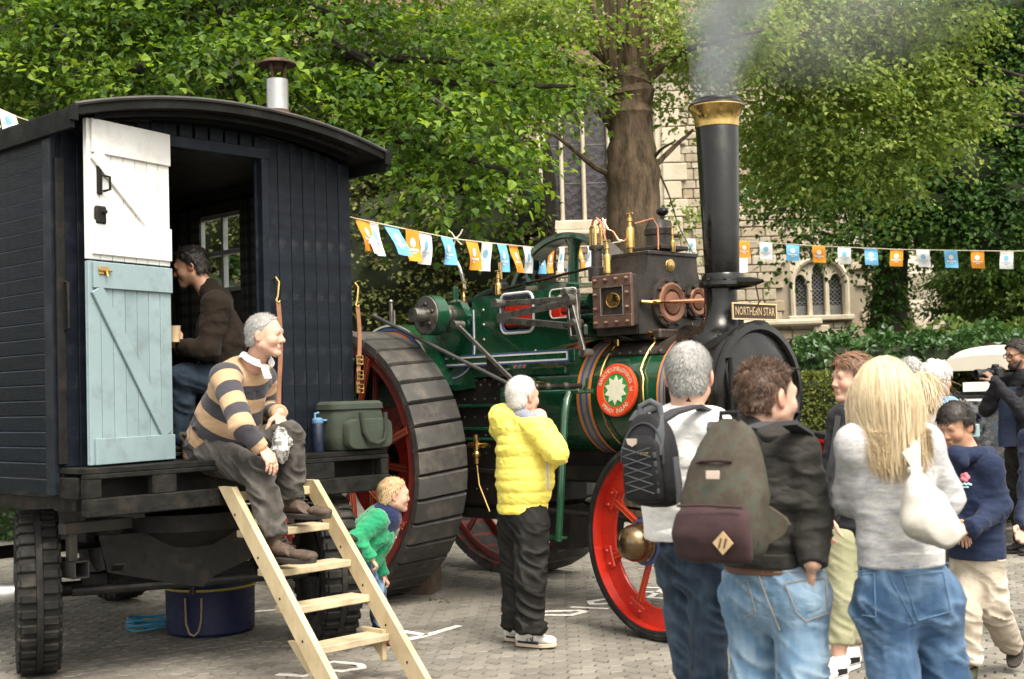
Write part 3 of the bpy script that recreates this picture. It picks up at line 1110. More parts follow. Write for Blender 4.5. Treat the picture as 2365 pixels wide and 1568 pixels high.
hang_strap(1.475,0.0,2.37,1.52,'tan leather strap on a brass hook beside the van doorway',())
hang_strap(2.11,-0.02,2.36,1.62,'leather strap with brass buckles at the outer corner of the van',(1.84,1.74,1.65))

# ------------------------------------------------------------------ wooden steps up to the deck
m_pine=mat('new_pine',(0.53,0.43,0.265),0.62,0,0.12,2.2,0.25,26,0.003,dirt=(0.27,0.18,0.085),ds=3.2,da=0.6,rv=0.12,stretch=(9,9,1.2))
m_scuffed=mat('scuffed_pine',(0.48,0.39,0.25),0.7,0,0.15,2.2,0.3,26,0.003,dirt=(0.16,0.125,0.085),ds=6,da=0.75,rv=0.1,stretch=(1.2,9,9))
steps=thing('wooden_steps','new pine open-tread steps leaning on the van deck','steps',van_pt(1.128,-0.8,0),VAN_A)
ang=math.atan2(1.08,0.98)
A0,A1=np.array([0,0.49,1.115]),np.array([0,-0.55,0.0])
sd=nrm(A1-A0)
sn=np.array([0,-sd[2],sd[1]])
if sn[2]<0:
	sn=-sn
for xx in (-0.295,0.295):
	q=MB().prism([(0.0,1.115),(0.13,1.115),(0.13-0.0,1.07),(-0.985+0.17-0.04,0.0),(-1.03,0.0)],(xx-0.019,0.49,0),(0,1,0),(0,0,1),(0.038,0,0)) if False else MB()
	# sawn plank with plumb-cut ends
	a=[(xx,0.485,1.10),(xx,0.355,1.10),(xx,-0.63,0.0),(xx,-0.47,0.0)]
	q.loft([[np.array(p)+(-0.02,0,0) for p in a],[np.array(p)+(0.02,0,0) for p in a]])
	o=obj('stringer',q,m_pine,steps,sharp=30)
	sc=MB()
	for tt_ in (0.1,0.32,0.52,0.72,0.9):
		p=np.array([xx+(-0.021),0.42+(-0.55-0.42)*tt_,1.05*(1-tt_)])
		sc.dome(p,(-1,0,0),0.008,0.002,8)
	obj('screw',sc,m_iron,o)
	obj('foot_cleat',MB().prism([(0,0),(0.19,0.17),(0,0.17)],(xx*0.88-0.015,-0.28,0.1),(0,1,0),(0,0,1),(0.03,0,0)),m_pine,steps)
for i,(yy,zz) in enumerate(((0.36,1.065),(0.24,0.85),(0.045,0.645),(-0.115,0.455),(-0.28,0.25))):
	d,th=(0.045,0.05) if i==0 else (0.165,0.04)
	obj('tread',MB().box((0,yy+0.05,zz-th/2),(0.548,d,th),None,0.004),m_scuffed if i else m_pine,steps)
	# ------------------------------------------------------------------ traction engine
EN_A=math.radians(-46.97)
EN_O=np.array([-0.607,11.149,0.0])
EF=np.array([math.cos(EN_A),math.sin(EN_A),0])
EL=np.array([-math.sin(EN_A),math.cos(EN_A),0])

def en_pt(x,y,z):
	return EN_O+EF*x+EL*y+np.array([0,0,z])

m_eng=mat('engine_green',(0.006,0.052,0.022),0.22,0,0.25,3,0.05,30,0.001,dirt=(0.022,0.026,0.014),ds=5,da=0.5,coat=0.5)
m_eblack=mat('engine_gloss_black',(0.005,0.0046,0.004),0.27,0,0.3,5,0.08,40,0.002,dirt=(0.035,0.029,0.022),ds=5,da=0.3,coat=0.08,spec=0.35)
m_ecast=mat('oily_cast_iron',(0.034,0.029,0.025),0.45,0.25,0.35,9,0.5,45,0.004,dirt=(0.11,0.065,0.045),ds=5,da=0.5)
m_ebrown=mat('brown_cast_cover',(0.13,0.075,0.055),0.45,0.3,0.3,8,0.4,50,0.003,dirt=(0.05,0.04,0.035),ds=6,da=0.5)
m_ecop=mat('heat_browned_copper',(0.30,0.145,0.09),0.45,0.55,0.3,10,0.3,50,0.002,dirt=(0.08,0.06,0.05),ds=7,da=0.4)
m_steel=mat('bright_steel',(0.31,0.29,0.26),0.33,0.9,0.2,8,0.2,60,0.002,dirt=(0.1,0.08,0.06),ds=8,da=0.35)
m_red=mat('wheel_red',(0.47,0.022,0.010),0.35,0,0.15,4,0.1,40,0.001,dirt=(0.10,0.028,0.02),ds=7,da=0.5,coat=0.2)
m_redold=mat('dull_wheel_red',(0.23,0.022,0.016),0.45,0,0.25,5,0.2,40,0.002,dirt=(0.07,0.04,0.03),ds=4,da=0.5)
m_lorange=mat('lining_orange',(0.62,0.17,0.02),0.4)
m_lblue=mat('lining_blue',(0.05,0.065,0.2),0.4)
m_lwhite=mat('lining_white',(0.62,0.62,0.58),0.4)
m_lblack=mat('lining_black',(0.015,0.015,0.018),0.4)
m_block=mat('rubber_block',(0.050,0.047,0.044),0.7,0,0.2,5,0.35,60,0.003,dirt=(0.17,0.145,0.115),ds=6,da=0.5,rv=0.2,spec=0.35)
m_sooty=mat('sooty_firebox',(0.012,0.0105,0.009),0.6,0.05,0.4,6,0.4,50,0.004,dirt=(0.05,0.033,0.022),ds=5,da=0.4,spec=0.25)

eng=thing('traction_engine','dark green steam traction engine with red spoked wheels and tall black chimney','traction engine',EN_O,EN_A)
BZ,BR=1.545,0.43
X=(1.0,0,0)

def band(x0,x1,mats,name='lining_band',r=BR):
	"""Stripes round the boiler, each a hoop of its own width."""
	b=MB()
	w=(x1-x0)
	seq=[(0,.15,0),(.15,.22,2),(.22,.36,1),(.36,.64,2),(.64,.78,1),(.78,.85,2),(.85,1,0)]
	b.lathe([(r+0.001,x0),(r+0.005,x0),(r+0.005,x1),(r+0.001,x1)],(0,0,BZ),X,56,mi=3)
	for a,c,mi in seq:
		b.lathe([(r+0.0062,x0+w*a),(r+0.0068,x0+w*a),(r+0.0068,x0+w*c),(r+0.0062,x0+w*c)],(0,0,BZ),X,56,mi=mi)
	return obj(name,b,mats,eng)

	# boiler and smokebox
obj('boiler',MB().cyl((1.2,0,BZ),(2.86,0,BZ),BR,None,64),m_eng,eng)
LM=[m_lorange,m_lblue,m_mid if False else m_lwhite,m_lblack]
m_lgrey=mat('band_dark_gold',(0.21,0.19,0.13),0.35)
for a,b_ in ((1.285,1.415),(2.02,2.16),(2.775,2.865)):
	band(a,b_,[m_lorange,m_lblue,m_lgrey,m_lblack])
sbx=obj('smokebox',MB().lathe([(0.3,2.86),(0.445,2.86),(0.448,3.20),(0.456,3.22),(0.456,3.25),(0.45,3.26),(0.45,3.285),(0.475,3.29),(0.482,3.305),(0.475,3.325),(0.43,3.335),(0.415,3.32),(0.41,3.30),(0.3,3.30)],(0,0,BZ),X,64),m_eblack,eng)
dr=MB().lathe([(0.41,3.305),(0.36,3.318),(0.345,3.325),(0.30,3.335),(0.2,3.36),(0.1,3.372),(0.002,3.376)],(0,0,BZ),X,56)
door=obj('smokebox_door',dr,m_eblack,sbx)
dh=MB()
for s_ in (0.16,-0.14):
	dh.beam((3.345,0.40,BZ+s_),(3.375,-0.22,BZ+s_),0.05,0.014,(0,0,1),0.003)
dh.tube([(3.385,0,BZ),(3.385,-0.16,BZ+0.2)],0.012,8)
dh.cyl((3.36,0,BZ),(3.42,0,BZ),0.035,None,16)
dh.tube([(3.35,-0.36,BZ-0.22),(3.35,-0.36,BZ+0.24)],0.016,8)
obj('door_strap',dh,m_eblack,door)
rv_=MB()
for i in range(26):
	a=2*math.pi*i/26
	rv_.dome((3.15,0.448*math.sin(a),BZ+0.448*math.cos(a)),(0,math.sin(a),math.cos(a)),0.016)
	if i%2:
		rv_.dome((2.93,0.446*math.sin(a),BZ+0.446*math.cos(a)),(0,math.sin(a),math.cos(a)),0.014)
obj('rivet',rv_,m_eblack,sbx,kind='stuff')
# saddle and chimney
CX=3.03
sa=MB()
prof=[(0.32,1.88),(0.30,1.93),(0.23,1.97),(0.165,2.02),(0.13,2.10),(0.115,2.2),(0.112,2.28)]
rings=[]
for r,z in prof:
	rings.append([(CX-0.02+max(r*0.8,0.112)*math.cos(t_)*(1.0),r*(1.0 if z>1.95 else 0.95)*math.sin(t_),z) for t_ in np.linspace(0,2*math.pi,40,endpoint=False)])
sa.loft(rings)
obj('chimney_saddle',sa,m_eblack,eng)
fl_=MB().loft([[(CX+0.30*math.cos(t_),0.36*math.sin(t_),BZ+math.sqrt(0.456**2-min((0.36*math.sin(t_))**2,0.2))+dz) for t_ in np.linspace(0,2*math.pi,40,endpoint=False)] for dz in (-0.03,0.035)])
obj('saddle_flange',fl_,m_eblack,eng)
chm=obj('chimney',MB().lathe([(0.13,2.365),(0.116,2.375),(0.119,2.40),(0.149,3.395),(0.14,3.41)],(CX,0,0),(0,0,1),48),m_eblack,eng)
obj('chimney_collar',MB().lathe([(0.114,2.27),(0.155,2.275),(0.164,2.29),(0.16,2.315),(0.14,2.325),(0.137,2.36),(0.13,2.372),(0.114,2.378)],(CX,0,0),(0,0,1),40),m_eblack,chm)
lb=MB().lathe([(0.01,0.26),(0.022,0.22),(0.035,0.16),(0.042,0.05),(0.042,0)],(CX+0.08,0,2.297),(1,0,0),16)
for i in range(8):
	a=i*math.pi/4
	lb.dome((CX+0.148*math.cos(a),0.148*math.sin(a),2.322),(0,0,1),0.014,0.018,6)
obj('lamp_iron',lb,m_eblack,chm)
obj('chimney_cap',MB().lathe([(0.14,3.385),(0.152,3.385),(0.153,3.41),(0.154,3.44),(0.163,3.47),(0.181,3.505),(0.196,3.525),(0.195,3.538)],(CX,0,0),(0,0,1),48),m_brass,chm)
obj('cap_rim',MB().lathe([(0.197,3.532),(0.194,3.545),(0.176,3.56),(0.165,3.58),(0.158,3.583),(0.13,3.58),(0.13,3.3)],(CX,0,0),(0,0,1),48),m_eblack,chm)
chn=MB().tube([(3.29,0.02,2.285),(3.3,0.02,2.25),(3.31,0.03,2.16),(3.27,0.03,2.10)],0.005,6)
obj('chain',chn,m_rust,chm)
# name plate
npl=MB().box((3.22,0.088,2.10),(0.014,0.50,0.115),None,0.004,0)
m_plateback=mat('plate_ground',(0.045,0.024,0.014),0.6)
m_platebrass=mat('cast_letter_brass',(0.60,0.46,0.25),0.45,0.3,0.1,20,0.1)
nb=obj('name_plate',npl,m_plateback,eng)
bd=MB()
for dz,w in ((0.053,0.50),(-0.053,0.50)):
	bd.box((3.229,0.088,2.10+dz),(0.012,0.502,0.011),None,0.002)
for dy in (-0.245,0.245):
	bd.box((3.229,0.088+dy,2.10),(0.0115,0.011,0.098),None,0.002)
obj('plate_border',bd,m_platebrass,nb)
obj('lettering',text_mb('NORTHERN STAR',0.08,(3.2285,0.088,2.10),(0,1,0),(0,0,1),0.004,squeeze=0.69),m_platebrass,nb)
obj('plate_bracket',MB().beam((3.2,-0.03,1.97),(3.2,-0.03,2.06),0.05,0.014,(1,0,0)).beam((3.2,0.22,1.91),(3.2,0.22,2.06),0.04,0.014,(1,0,0)),m_eblack,nb)

# cylinder block: stepped casting, chest cover on the side, two round covers at the front
cb=MB()
pb=[(-0.38,1.98),(0.36,1.98),(0.38,2.10),(0.38,2.33),(0.31,2.385),(0.29,2.44),(0.285,2.545),(-0.26,2.545),(-0.265,2.47),(-0.29,2.40),(-0.345,2.385),(-0.38,2.38)]
cb.loft([[(xx,y,z) for y,z in pb] for xx in (2.19,2.57)])
cb.loft([[(xx,y*k,z) for y,z in pb for k in (0.985,)] for xx in (2.57,2.585)])
block=obj('cylinder_block',cb,m_ecast,eng,sharp=25)
cb2=MB()
cb2.box((2.42,0.01,2.553),(0.36,0.545,0.03),None,0.006)
cb2.loft([[(2.26+0.3*math.sin(a),y,1.99-0.12*(1-math.cos(a))) for a in (0,.5,1.0)] for y in (-0.34,0.34)],True)
obj('block_lid',cb2,m_ecast,block)
obj('block_foot',MB().box((2.42,0,1.975),(0.55,0.56,0.07),None,0.012),m_ecast,block)
vc=MB().box((2.42,-0.415,2.215),(0.36,0.06,0.36),None,0.008)
chest=obj('valve_chest',vc,m_ecast,block)
cov=MB()
for dz in (-0.14,0.14):
	cov.box((2.42,-0.455,2.215+dz),(0.37,0.03,0.09),None,0.006)
for dx in (-0.145,0.145):
	cov.box((2.42+dx,-0.4535,2.215),(0.08,0.026,0.2),None,0.005)
cover=obj('chest_cover',cov,m_ebrown,chest)
cov2=MB()
for dz in (-0.1,0.1):
	cov2.box((2.42,-0.468,2.215+dz),(0.215,0.008,0.008),None,0.002)
for dx in (-0.105,0.105):
	cov2.box((2.42+dx,-0.4685,2.215),(0.008,0.007,0.206),None,0.002)
obj('cover_bead',cov2,m_steel,cover)
bo=MB()
for dx in np.linspace(-0.15,0.15,4):
	for dz in (-0.15,0.15):
		bo.dome((2.42+dx,-0.47,2.215+dz),(0,-1,0),0.016,0.028,6)
for dz in (-0.05,0.05):
	for dx in (-0.15,0.15):
		bo.dome((2.42+dx,-0.47,2.215+dz),(0,-1,0),0.016,0.028,6)
obj('nut',bo,m_ebrown,cover)
ov=MB().loft([[(2.425+0.068*math.cos(a),-0.447-d,2.22+0.055*math.sin(a)) for a in np.linspace(0,2*math.pi,28,endpoint=False)] for d in (0,0.012)])
oval=obj('maker_plate',ov,m_brass,cover)
ovr=MB().tube([(2.425+0.062*math.cos(a),-0.461,2.22+0.049*math.sin(a)) for a in np.linspace(0,2*math.pi,28,endpoint=False)],0.003,6,True)
for q in range(3):
	ovr.box((2.425,-0.461,2.243-q*0.023),(0.07 if q != 1 else 0.095,0.004,0.006),None,0.001)
obj('plate_relief',ovr,m_brass,oval)
for yc,zc,r in ((-0.06,2.2,0.185),(0.23,2.215,0.13)):
	fcv=MB().lathe([(r,2.585),(r,2.612),(r*0.98,2.62),(r*0.78,2.622)],(0,yc,zc),X,40)
	for i in range(10 if r>.15 else 8):
		a=2*math.pi*(i+0.5)/(10 if r>.15 else 8)
		fcv.dome((2.62,yc+r*0.87*math.sin(a),zc+r*0.87*math.cos(a)),X,0.016,0.025,6)
	fc=obj('cylinder_flange',fcv,m_ecast,block)
	obj('cylinder_cover',MB().lathe([(r*0.78,2.615),(r*0.78,2.632),(r*0.70,2.638),(r*0.52,2.63),(r*0.47,2.61),(r*0.44,2.612),(r*0.42,2.635),(r*0.25,2.642),(0.002,2.642)],(0,yc,zc),X,40),m_ecop,fc)
bp=MB().tube([(2.64,-0.30,2.195),(2.66,-0.2,2.20),(2.675,0.0,2.21),(2.68,0.2,2.22),(2.69,0.34,2.215)],[0.012,0.012,0.013,0.016,0.016],10)
obj('copper_pipe',bp,m_copper,block)
bp=MB().tube([(2.6,-0.36,2.2),(2.64,-0.29,2.195)],0.015,8).cyl((2.63,-0.285,2.195),(2.652,-0.225,2.2),0.02,None,8)
bp.tube([(2.6,-0.3,1.99),(2.64,-0.1,1.985),(2.66,0.1,1.99),(2.66,0.11,2.06)],0.008,8)
obj('pipe_union',bp,m_brass,block)
pl_=MB().dome((2.586,-0.02,2.47),X,0.05,0.014,16)
obj('casting_badge',pl_,m_brass,block)
# safety valve dome
sv=MB().lathe([(0.12,2.565),(0.12,2.585),(0.10,2.59),(0.095,2.70),(0.106,2.705),(0.108,2.745),(0.10,2.755),(0.09,2.78),(0.072,2.81),(0.03,2.82),(0.002,2.82)],(2.45,0.03,0),(0,0,1),36)
sv.box((2.45,0.03,2.6),(0.3,0.3,0.03),None,0.006)
dome=obj('safety_valve',sv,m_ecast,block)
obj('whistle_knob',MB().ball((2.47,0.05,2.875),0.036,(1.4,1.1,0.9)).cyl((2.47,0.05,2.81),(2.47,0.05,2.86),0.014),m_eblack,dome)

def lubricator(x,y,z,h=0.15,r=0.032,parent=None):
	L=MB()
	L.lathe([(0.018,0),(0.02,0.03),(r,0.035),(r,0.035+h),(r*0.85,0.05+h),(r*0.45,0.06+h),(r*0.4,0.09+h),(r*0.6,0.095+h),(r*0.55,0.12+h),(0.008,0.125+h),(0.008,0.15+h),(0.002,0.15+h)],(x,y,z),(0,0,1),18)
	L.tube([(x-0.03,y,z+0.15+h),(x+0.03,y,z+0.15+h)],0.007,8)
	return obj('brass_lubricator',L,m_brass,parent or block)

lubricator(2.42,-0.25,2.565,0.13)
lubricator(2.33,-0.40,2.385,0.115,0.03)
lubricator(2.60,0.0,2.565,0.03,0.02)
wp=MB().lathe([(0.065,2.38),(0.065,2.47),(0.05,2.48),(0.04,2.48),(0.04,2.60),(0.055,2.605),(0.055,2.63),(0.02,2.64)],(2.19,-0.36,0),(0,0,1),20)
obj('lubricator_pump',wp,m_ecast,block)
wp=MB()
for dx,dy in ((-0.03,-0.02),(0.02,-0.03),(0.02,0.03)):
	wp.tube([(2.19+dx,-0.36+dy,2.6),(2.19+dx,-0.36+dy,2.76),(2.19+dx*0.5,-0.36+dy,2.775)],0.012,8)
obj('sight_glass',wp,m_brass,block)
cp=MB()
cp.tube([(2.16,-0.37,2.62),(2.16,-0.37,2.77),(2.175,-0.37,2.815),(2.21,-0.37,2.83),(2.24,-0.36,2.80),(2.26,-0.35,2.72),(2.28,-0.35,2.63)],0.008,7)
cp.tube([(2.2,-0.35,2.78),(2.25,-0.35,2.82),(2.29,-0.34,2.74),(2.33,-0.33,2.72),(2.35,-0.3,2.66),(2.38,-0.27,2.65),(2.40,-0.25,2.68),(2.40,-0.25,2.75)],0.008,7)
cp.tube([(2.46,-0.24,2.77),(2.56,-0.16,2.80),(2.575,-0.13,2.74),(2.575,-0.13,2.58)],0.007,7)
obj('oil_pipe',cp,m_copper,block)

# hornplates: side sheets with an opening that shows the red crank
def hornplate(y,sgn):
	h=MB()
	th=0.014
	x0,x1,z0,z1=0.42,2.05,1.62,2.35
	def slab(a,b,c,d,bb=0.0):
		h.box(((a+b)/2,y,(c+d)/2),(b-a,th,d-c),None,bb)
	slab(0.92,1.27,1.72,2.345)
	slab(1.60,1.78,1.97,2.345)
	slab(1.27,1.60,1.97,2.06)
	slab(1.27,1.60,2.33,2.345)
	slab(1.78,2.08,1.97,2.13)
	slab(1.78,2.08,2.30,2.345)
	h.prism([(0.40,1.80),(0.46,1.66),(0.70,1.62),(0.92,1.64),(0.92,2.27),(0.40,2.27)],(0,y-th/2,0),(1,0,0),(0,0,1),(0,th,0))
	h.prism([(1.27,1.975),(1.27,1.80),(1.42,1.86),(1.9,1.93),(2.08,1.95),(2.08,1.975)],(0,y-th/2,0),(1,0,0),(0,0,1),(0,th,0))
	o=obj('hornplate',h,m_eng,eng)
	if sgn<0:
		def rr(a,b,c,d,r,n=6):
			P=[]
			for cx_,cz_,a0 in ((b-r,d-r,0),(a+r,d-r,90),(a+r,c+r,180),(b-r,c+r,270)):
				for i in range(n+1):
					q=math.radians(a0+90*i/n)
					P.append((cx_+r*math.cos(q),y-0.010,cz_+r*math.sin(q)))
			return P
		w_=MB().tube(rr(1.255,1.612,2.045,2.345,0.06),0.011,6,True)
		obj('lining_white',w_,m_lwhite,o)
		w_=MB().tube([(x_,y_+0.003,z_) for x_,y_,z_ in rr(1.268,1.6,2.058,2.333,0.055)],0.010,6,True)
		w_.tube([(0.93,y-0.01,2.25),(0.93,y-0.01,1.95)]+[(0.93-0.30*(1-math.cos(q)),y-0.01,1.95-0.22*math.sin(q)) for q in np.linspace(0,1.5,8)],0.009,6)
		obj('lining_blue',w_,m_lblue,o)
		w_=MB().tube([(0.942,y-0.012,2.25),(0.942,y-0.012,1.95)]+[(0.942-0.30*(1-math.cos(q)),y-0.012,1.94-0.22*math.sin(q)) for q in np.linspace(0,1.5,8)],0.005,6)
		obj('lining_fine',w_,m_lwhite,o)
		obj('lining_fine',MB().tube(rr(1.79,2.07,2.13,2.34,0.04),0.006,6,True),m_lwhite,o)
		ri=MB()
		for zz in np.linspace(1.78,2.24,5):
			ri.dome((1.05,y-0.008,zz),(0,-1,0),0.014)
		for xx,zz in ((0.85,2.05),(0.83,1.86),(0.6,1.72),(1.38,1.83),(1.5,1.87),(1.62,1.90)):
			ri.dome((xx,y-0.008,zz),(0,-1,0),0.013)
		obj('rivet',ri,m_steel,o)
		gus=MB().prism([(1.12,1.72),(1.14,1.9),(1.28,1.72)],(0,y-0.06,0),(1,0,0),(0,0,1),(0,0.05,0))
		obj('gusset',gus,m_eblack,o)
	return o

hornplate(-0.44,-1)
hornplate(0.44,1)
mid=MB()
mid.box((1.15,0,1.75),(1.5,0.84,0.06),None,0.01)
mid.box((1.95,0,2.03),(0.3,0.8,0.1),None,0.02)
mid.box((0.43,0,1.95),(0.03,0.86,0.6),None,0.01)
obj('motion_bracket',mid,m_eng,eng)
# crankshaft, webs, flywheel
CRX,CRZ=0.74,2.215
ck=MB()
ck.cyl((1.35,-0.62,2.2),(1.35,0.95,2.2),0.05,None,18) if False else None
crk=obj('crankshaft',MB().cyl((0.74,-0.9,CRZ),(0.74,1.05,CRZ),0.055,None,20),m_steel,eng)
wb=MB()
for yy in (-0.28,-0.14,0.1,0.24):
	wb.box((1.33-0.02,yy,2.2),(0.36,0.05,0.2),None,0.03)
wb.box((1.42,-0.05,2.2),(0.3,0.12,0.22),None,0.02)
wb.box((0.98,-0.36,2.255),(0.2,0.1,0.08),None,0.02)
wb.box((1.85,-0.3,2.22),(0.16,0.08,0.12),None,0.02)
obj('crank_web',wb,m_red,crk)
fw=MB()
m_fly=mat('flywheel_rim',(0.11,0.095,0.08),0.4,0.7,0.3,8,0.2,50)
FX,FZ,FR=0.72,2.215,0.745
fw.lathe([(FR,0.78),(FR,0.98),(FR-0.045,0.98),(FR-0.05,0.90),(FR-0.05,0.86),(FR-0.045,0.78)],(FX,0,FZ),(0,1,0),72,True)
flyw=obj('flywheel',fw,m_fly,eng,sharp=50)
fs=MB()
fs.lathe([(FR-0.044,0.775),(FR-0.012,0.775),(FR-0.012,0.79),(FR-0.044,0.79)],(FX,0,FZ),(0,1,0),72,True)
fs.lathe([(FR-0.052,0.80),(FR-0.052,0.96),(FR-0.056,0.96),(FR-0.056,0.80)],(FX,0,FZ),(0,1,0),72,True)
for k in range(6):
	a=math.radians(4+60*k)
	d=np.array([math.sin(a),0,math.cos(a)])
	tn=np.array([math.cos(a),0,-math.sin(a)])
	C0=np.array([FX,0.88,FZ])
	rg=[]
	for rr_,w_,t_ in ((0.08,0.075,0.05),(0.3,0.06,0.045),(0.55,0.052,0.04),(0.64,0.07,0.045),(FR-0.048,0.12,0.06)):
		rg.append([C0+d*rr_+tn*w_*math.cos(q)*0.9+np.array([0,t_*math.sin(q),0]) for q in np.linspace(0,2*math.pi,10,endpoint=False)])
	fs.loft(rg)
fs.cyl((FX,0.75,FZ),(FX,1.0,FZ),0.12,None,24)
obj('flywheel_spoke',fs,m_eng,flyw)
# governor pulley disc and its sleeve
ds=MB().lathe([(0.002,-0.80),(0.05,-0.80),(0.05,-0.775),(0.145,-0.775),(0.15,-0.77),(0.15,-0.745),(0.06,-0.73)],(0.74,0,CRZ),(0,1,0),40)
disc=obj('drive_disc',ds,m_steel,crk)
ds=MB()
for q in range(5):
	a=q*2*math.pi/5+0.3
	ds.dome((0.74+0.085*math.cos(a),-0.777,CRZ+0.085*math.sin(a)),(0,-1,0),0.02,0.014,8)
ds.box((0.75,-0.80,CRZ+0.015),(0.05,0.05,0.09),None,0.01)
ds.dome((0.74,-0.80,CRZ),(0,-1,0),0.03,0.05,10)
obj('driving_pin',ds,m_ecast,disc)
obj('brake_strap',MB().lathe([(0.152,-0.77),(0.158,-0.77),(0.158,-0.66),(0.152,-0.66)],(0.74,0,CRZ),(0,1,0),40,True),m_eng,disc)
sl=MB().lathe([(0.062,-0.74),(0.066,-0.73),(0.066,-0.56),(0.085,-0.55),(0.085,-0.52),(0.11,-0.515),(0.11,-0.48),(0.13,-0.47),(0.13,-0.445)],(0.74,0,CRZ),(0,1,0),30)
obj('shaft_sleeve',sl,m_steel,crk)
bk=MB().prism([(0.62,2.32),(0.86,2.32),(0.94,2.2),(0.84,2.0),(0.70,1.86),(0.62,2.0),(0.58,2.2)],(0,-0.52,0),(1,0,0),(0,0,1),(0,0.07,0))
obj('bearing_bracket',bk,m_eng,eng)
# connecting rods and valve gear on the near side
rd=MB()
rd.beam((1.30,-0.50,2.27),(2.02,-0.50,2.255),0.035,0.045)
rd.beam((1.28,-0.52,2.165),(2.05,-0.52,2.205),0.018,0.05,(0,1,0.0)) if False else None
rd.beam((1.27,-0.50,2.17),(2.03,-0.52,2.225),0.02,0.05)
rd.beam((1.27,-0.50,2.155),(2.06,-0.53,2.06),0.02,0.05)
rd.cyl((1.30,-0.47,2.275),(1.30,-0.56,2.275),0.035,None,16)
obj('eccentric_rod',rd,m_steel,eng)
lk_=MB()
lk_.beam((2.06,-0.54,2.30),(2.10,-0.55,1.98),0.035,0.03,(1,0,0))
lk_.beam((2.15,-0.54,2.30),(2.18,-0.55,1.98),0.03,0.03,(1,0,0))
lk_.beam((2.05,-0.54,2.30),(2.17,-0.54,2.30),0.04,0.035)
lk_.beam((2.09,-0.55,1.975),(2.20,-0.55,1.975),0.03,0.03)
lk_.cyl((2.12,-0.5,2.24),(2.12,-0.62,2.24),0.045,None,16)
lk_.cyl((2.06,-0.5,2.3),(2.06,-0.58,2.3),0.03,None,12)
lk_.beam((2.13,-0.57,2.2),(2.24,-0.57,1.86),0.04,0.022,(0,1,0))
lk_.cyl((2.24,-0.6,1.86),(2.24,-0.5,1.86),0.03,None,12)
lk_.cyl((2.15,-0.6,2.08),(2.15,-0.5,2.08),0.026,None,12)
obj('valve_link',lk_,m_steel,eng)
pr=MB()
for yy,zz in ((-0.32,2.18),(-0.05,2.2)):
	pr.cyl((1.95,yy,zz),(2.2,yy,zz),0.028,None,14)
pr.cyl((2.08,-0.3,2.13),(2.2,-0.3,2.13),0.06,None,16)
obj('piston_rod',pr,m_steel,eng)
gb=MB().cyl((1.95,-0.36,2.24),(2.13,-0.36,2.24),0.055,None,18).cyl((1.9,-0.36,2.13),(2.19,-0.36,2.13),0.03,None,12)
gb.cyl((1.65,-0.33,2.10),(2.19,-0.33,2.10),0.026,None,12)
obj('slide_bar',gb,m_eng,eng)
gr=MB()
gr.ball((2.02,0.05,2.45),0.05)
gr.ball((2.08,-0.1,2.42),0.045)
gr.cyl((2.05,0,2.3),(2.05,0,2.5),0.03)
gr.lathe([(0.06,0),(0.06,0.03),(0.02,0.04)],(1.98,-0.15,2.47),(-0.5,-0.6,0.2),16)
gr.box((2.12,-0.1,2.4),(0.12,0.25,0.16),None,0.02)
obj('governor',gr,m_ecast,eng)
rl=MB()
rl.tube([(0.55,-0.1,2.38),(1.2,-0.25,2.42),(1.98,-0.2,2.50)],0.011,8)
rl.tube([(1.32,-0.26,2.35),(1.32,-0.26,2.47)],0.014,8)
rl.ball((1.32,-0.26,2.47),0.022)
rl.tube([(0.35,-0.15,2.33),(0.95,-0.15,2.36)],0.035,10)
rl.box((0.93,-0.15,2.42),(0.12,0.1,0.12),None,0.02)
rl.cyl((0.95,-0.15,2.3),(0.95,-0.15,2.5),0.028)
obj('regulator_rod',rl,m_iron,eng)
lubricator(1.07,-0.3,2.33,0.07,0.026,eng)
lubricator(0.50,-0.62,1.95,0.02,0.016,eng)
lubricator(0.85,-0.47,2.3,0.02,0.016,eng)
# gear guard and levers behind
gg=MB()
arc=[(0.72-0.42*math.cos(a),2.33+0.14*math.sin(a)) for a in np.linspace(0,math.pi/2,10)]+[(1.4,2.455),(1.4,2.44)]+[(0.72-0.40*math.cos(a),2.32+0.13*math.sin(a)) for a in np.linspace(math.pi/2,0,10)]
gg.loft([[(x_,yy,z_) for x_,z_ in arc] for yy in (0.05,0.5)])
obj('gear_guard',gg,m_eng,eng)
lv=MB()
lv.beam((0.62,-0.36,2.3),(0.62,-0.36,2.46),0.05,0.03,(1,0,0))
obj('lever_bracket',lv,m_eng,eng)
lv=MB()
lv.beam((0.76,-0.47,2.34),(0.94,-0.5,2.13),0.03,0.012,(0,1,0))
obj('lever_bracket',lv,m_eng,eng)
lv=MB()
lv.tube([(0.56,-0.2,2.45),(0.53,-0.2,2.55),(0.5,-0.2,2.63),(0.44,-0.2,2.72)],[0.012,0.017,0.013,0.012],8)
obj('reversing_lever',lv,m_steel,eng)
lv=MB()
lv.tube([(0.02,-0.55,2.1),(0.02,-0.55,2.36)],0.015,8)
lv.ball((0.02,-0.55,2.375),0.02)
lv.tube([(0.06,-0.55,2.1),(0.06,-0.55,2.3)],0.010,8)
lv.tube([(0.0,-0.6,2.14),(0.09,-0.62,2.12)],0.02,8)
obj('brake_column',lv,m_steel,eng)
obj('brass_rod',MB().tube([(0.78,0.0,2.44),(0.77,0.0,2.66)],0.014,8).cyl((0.78,0,2.42),(0.78,0,2.46),0.04),m_brass,eng)
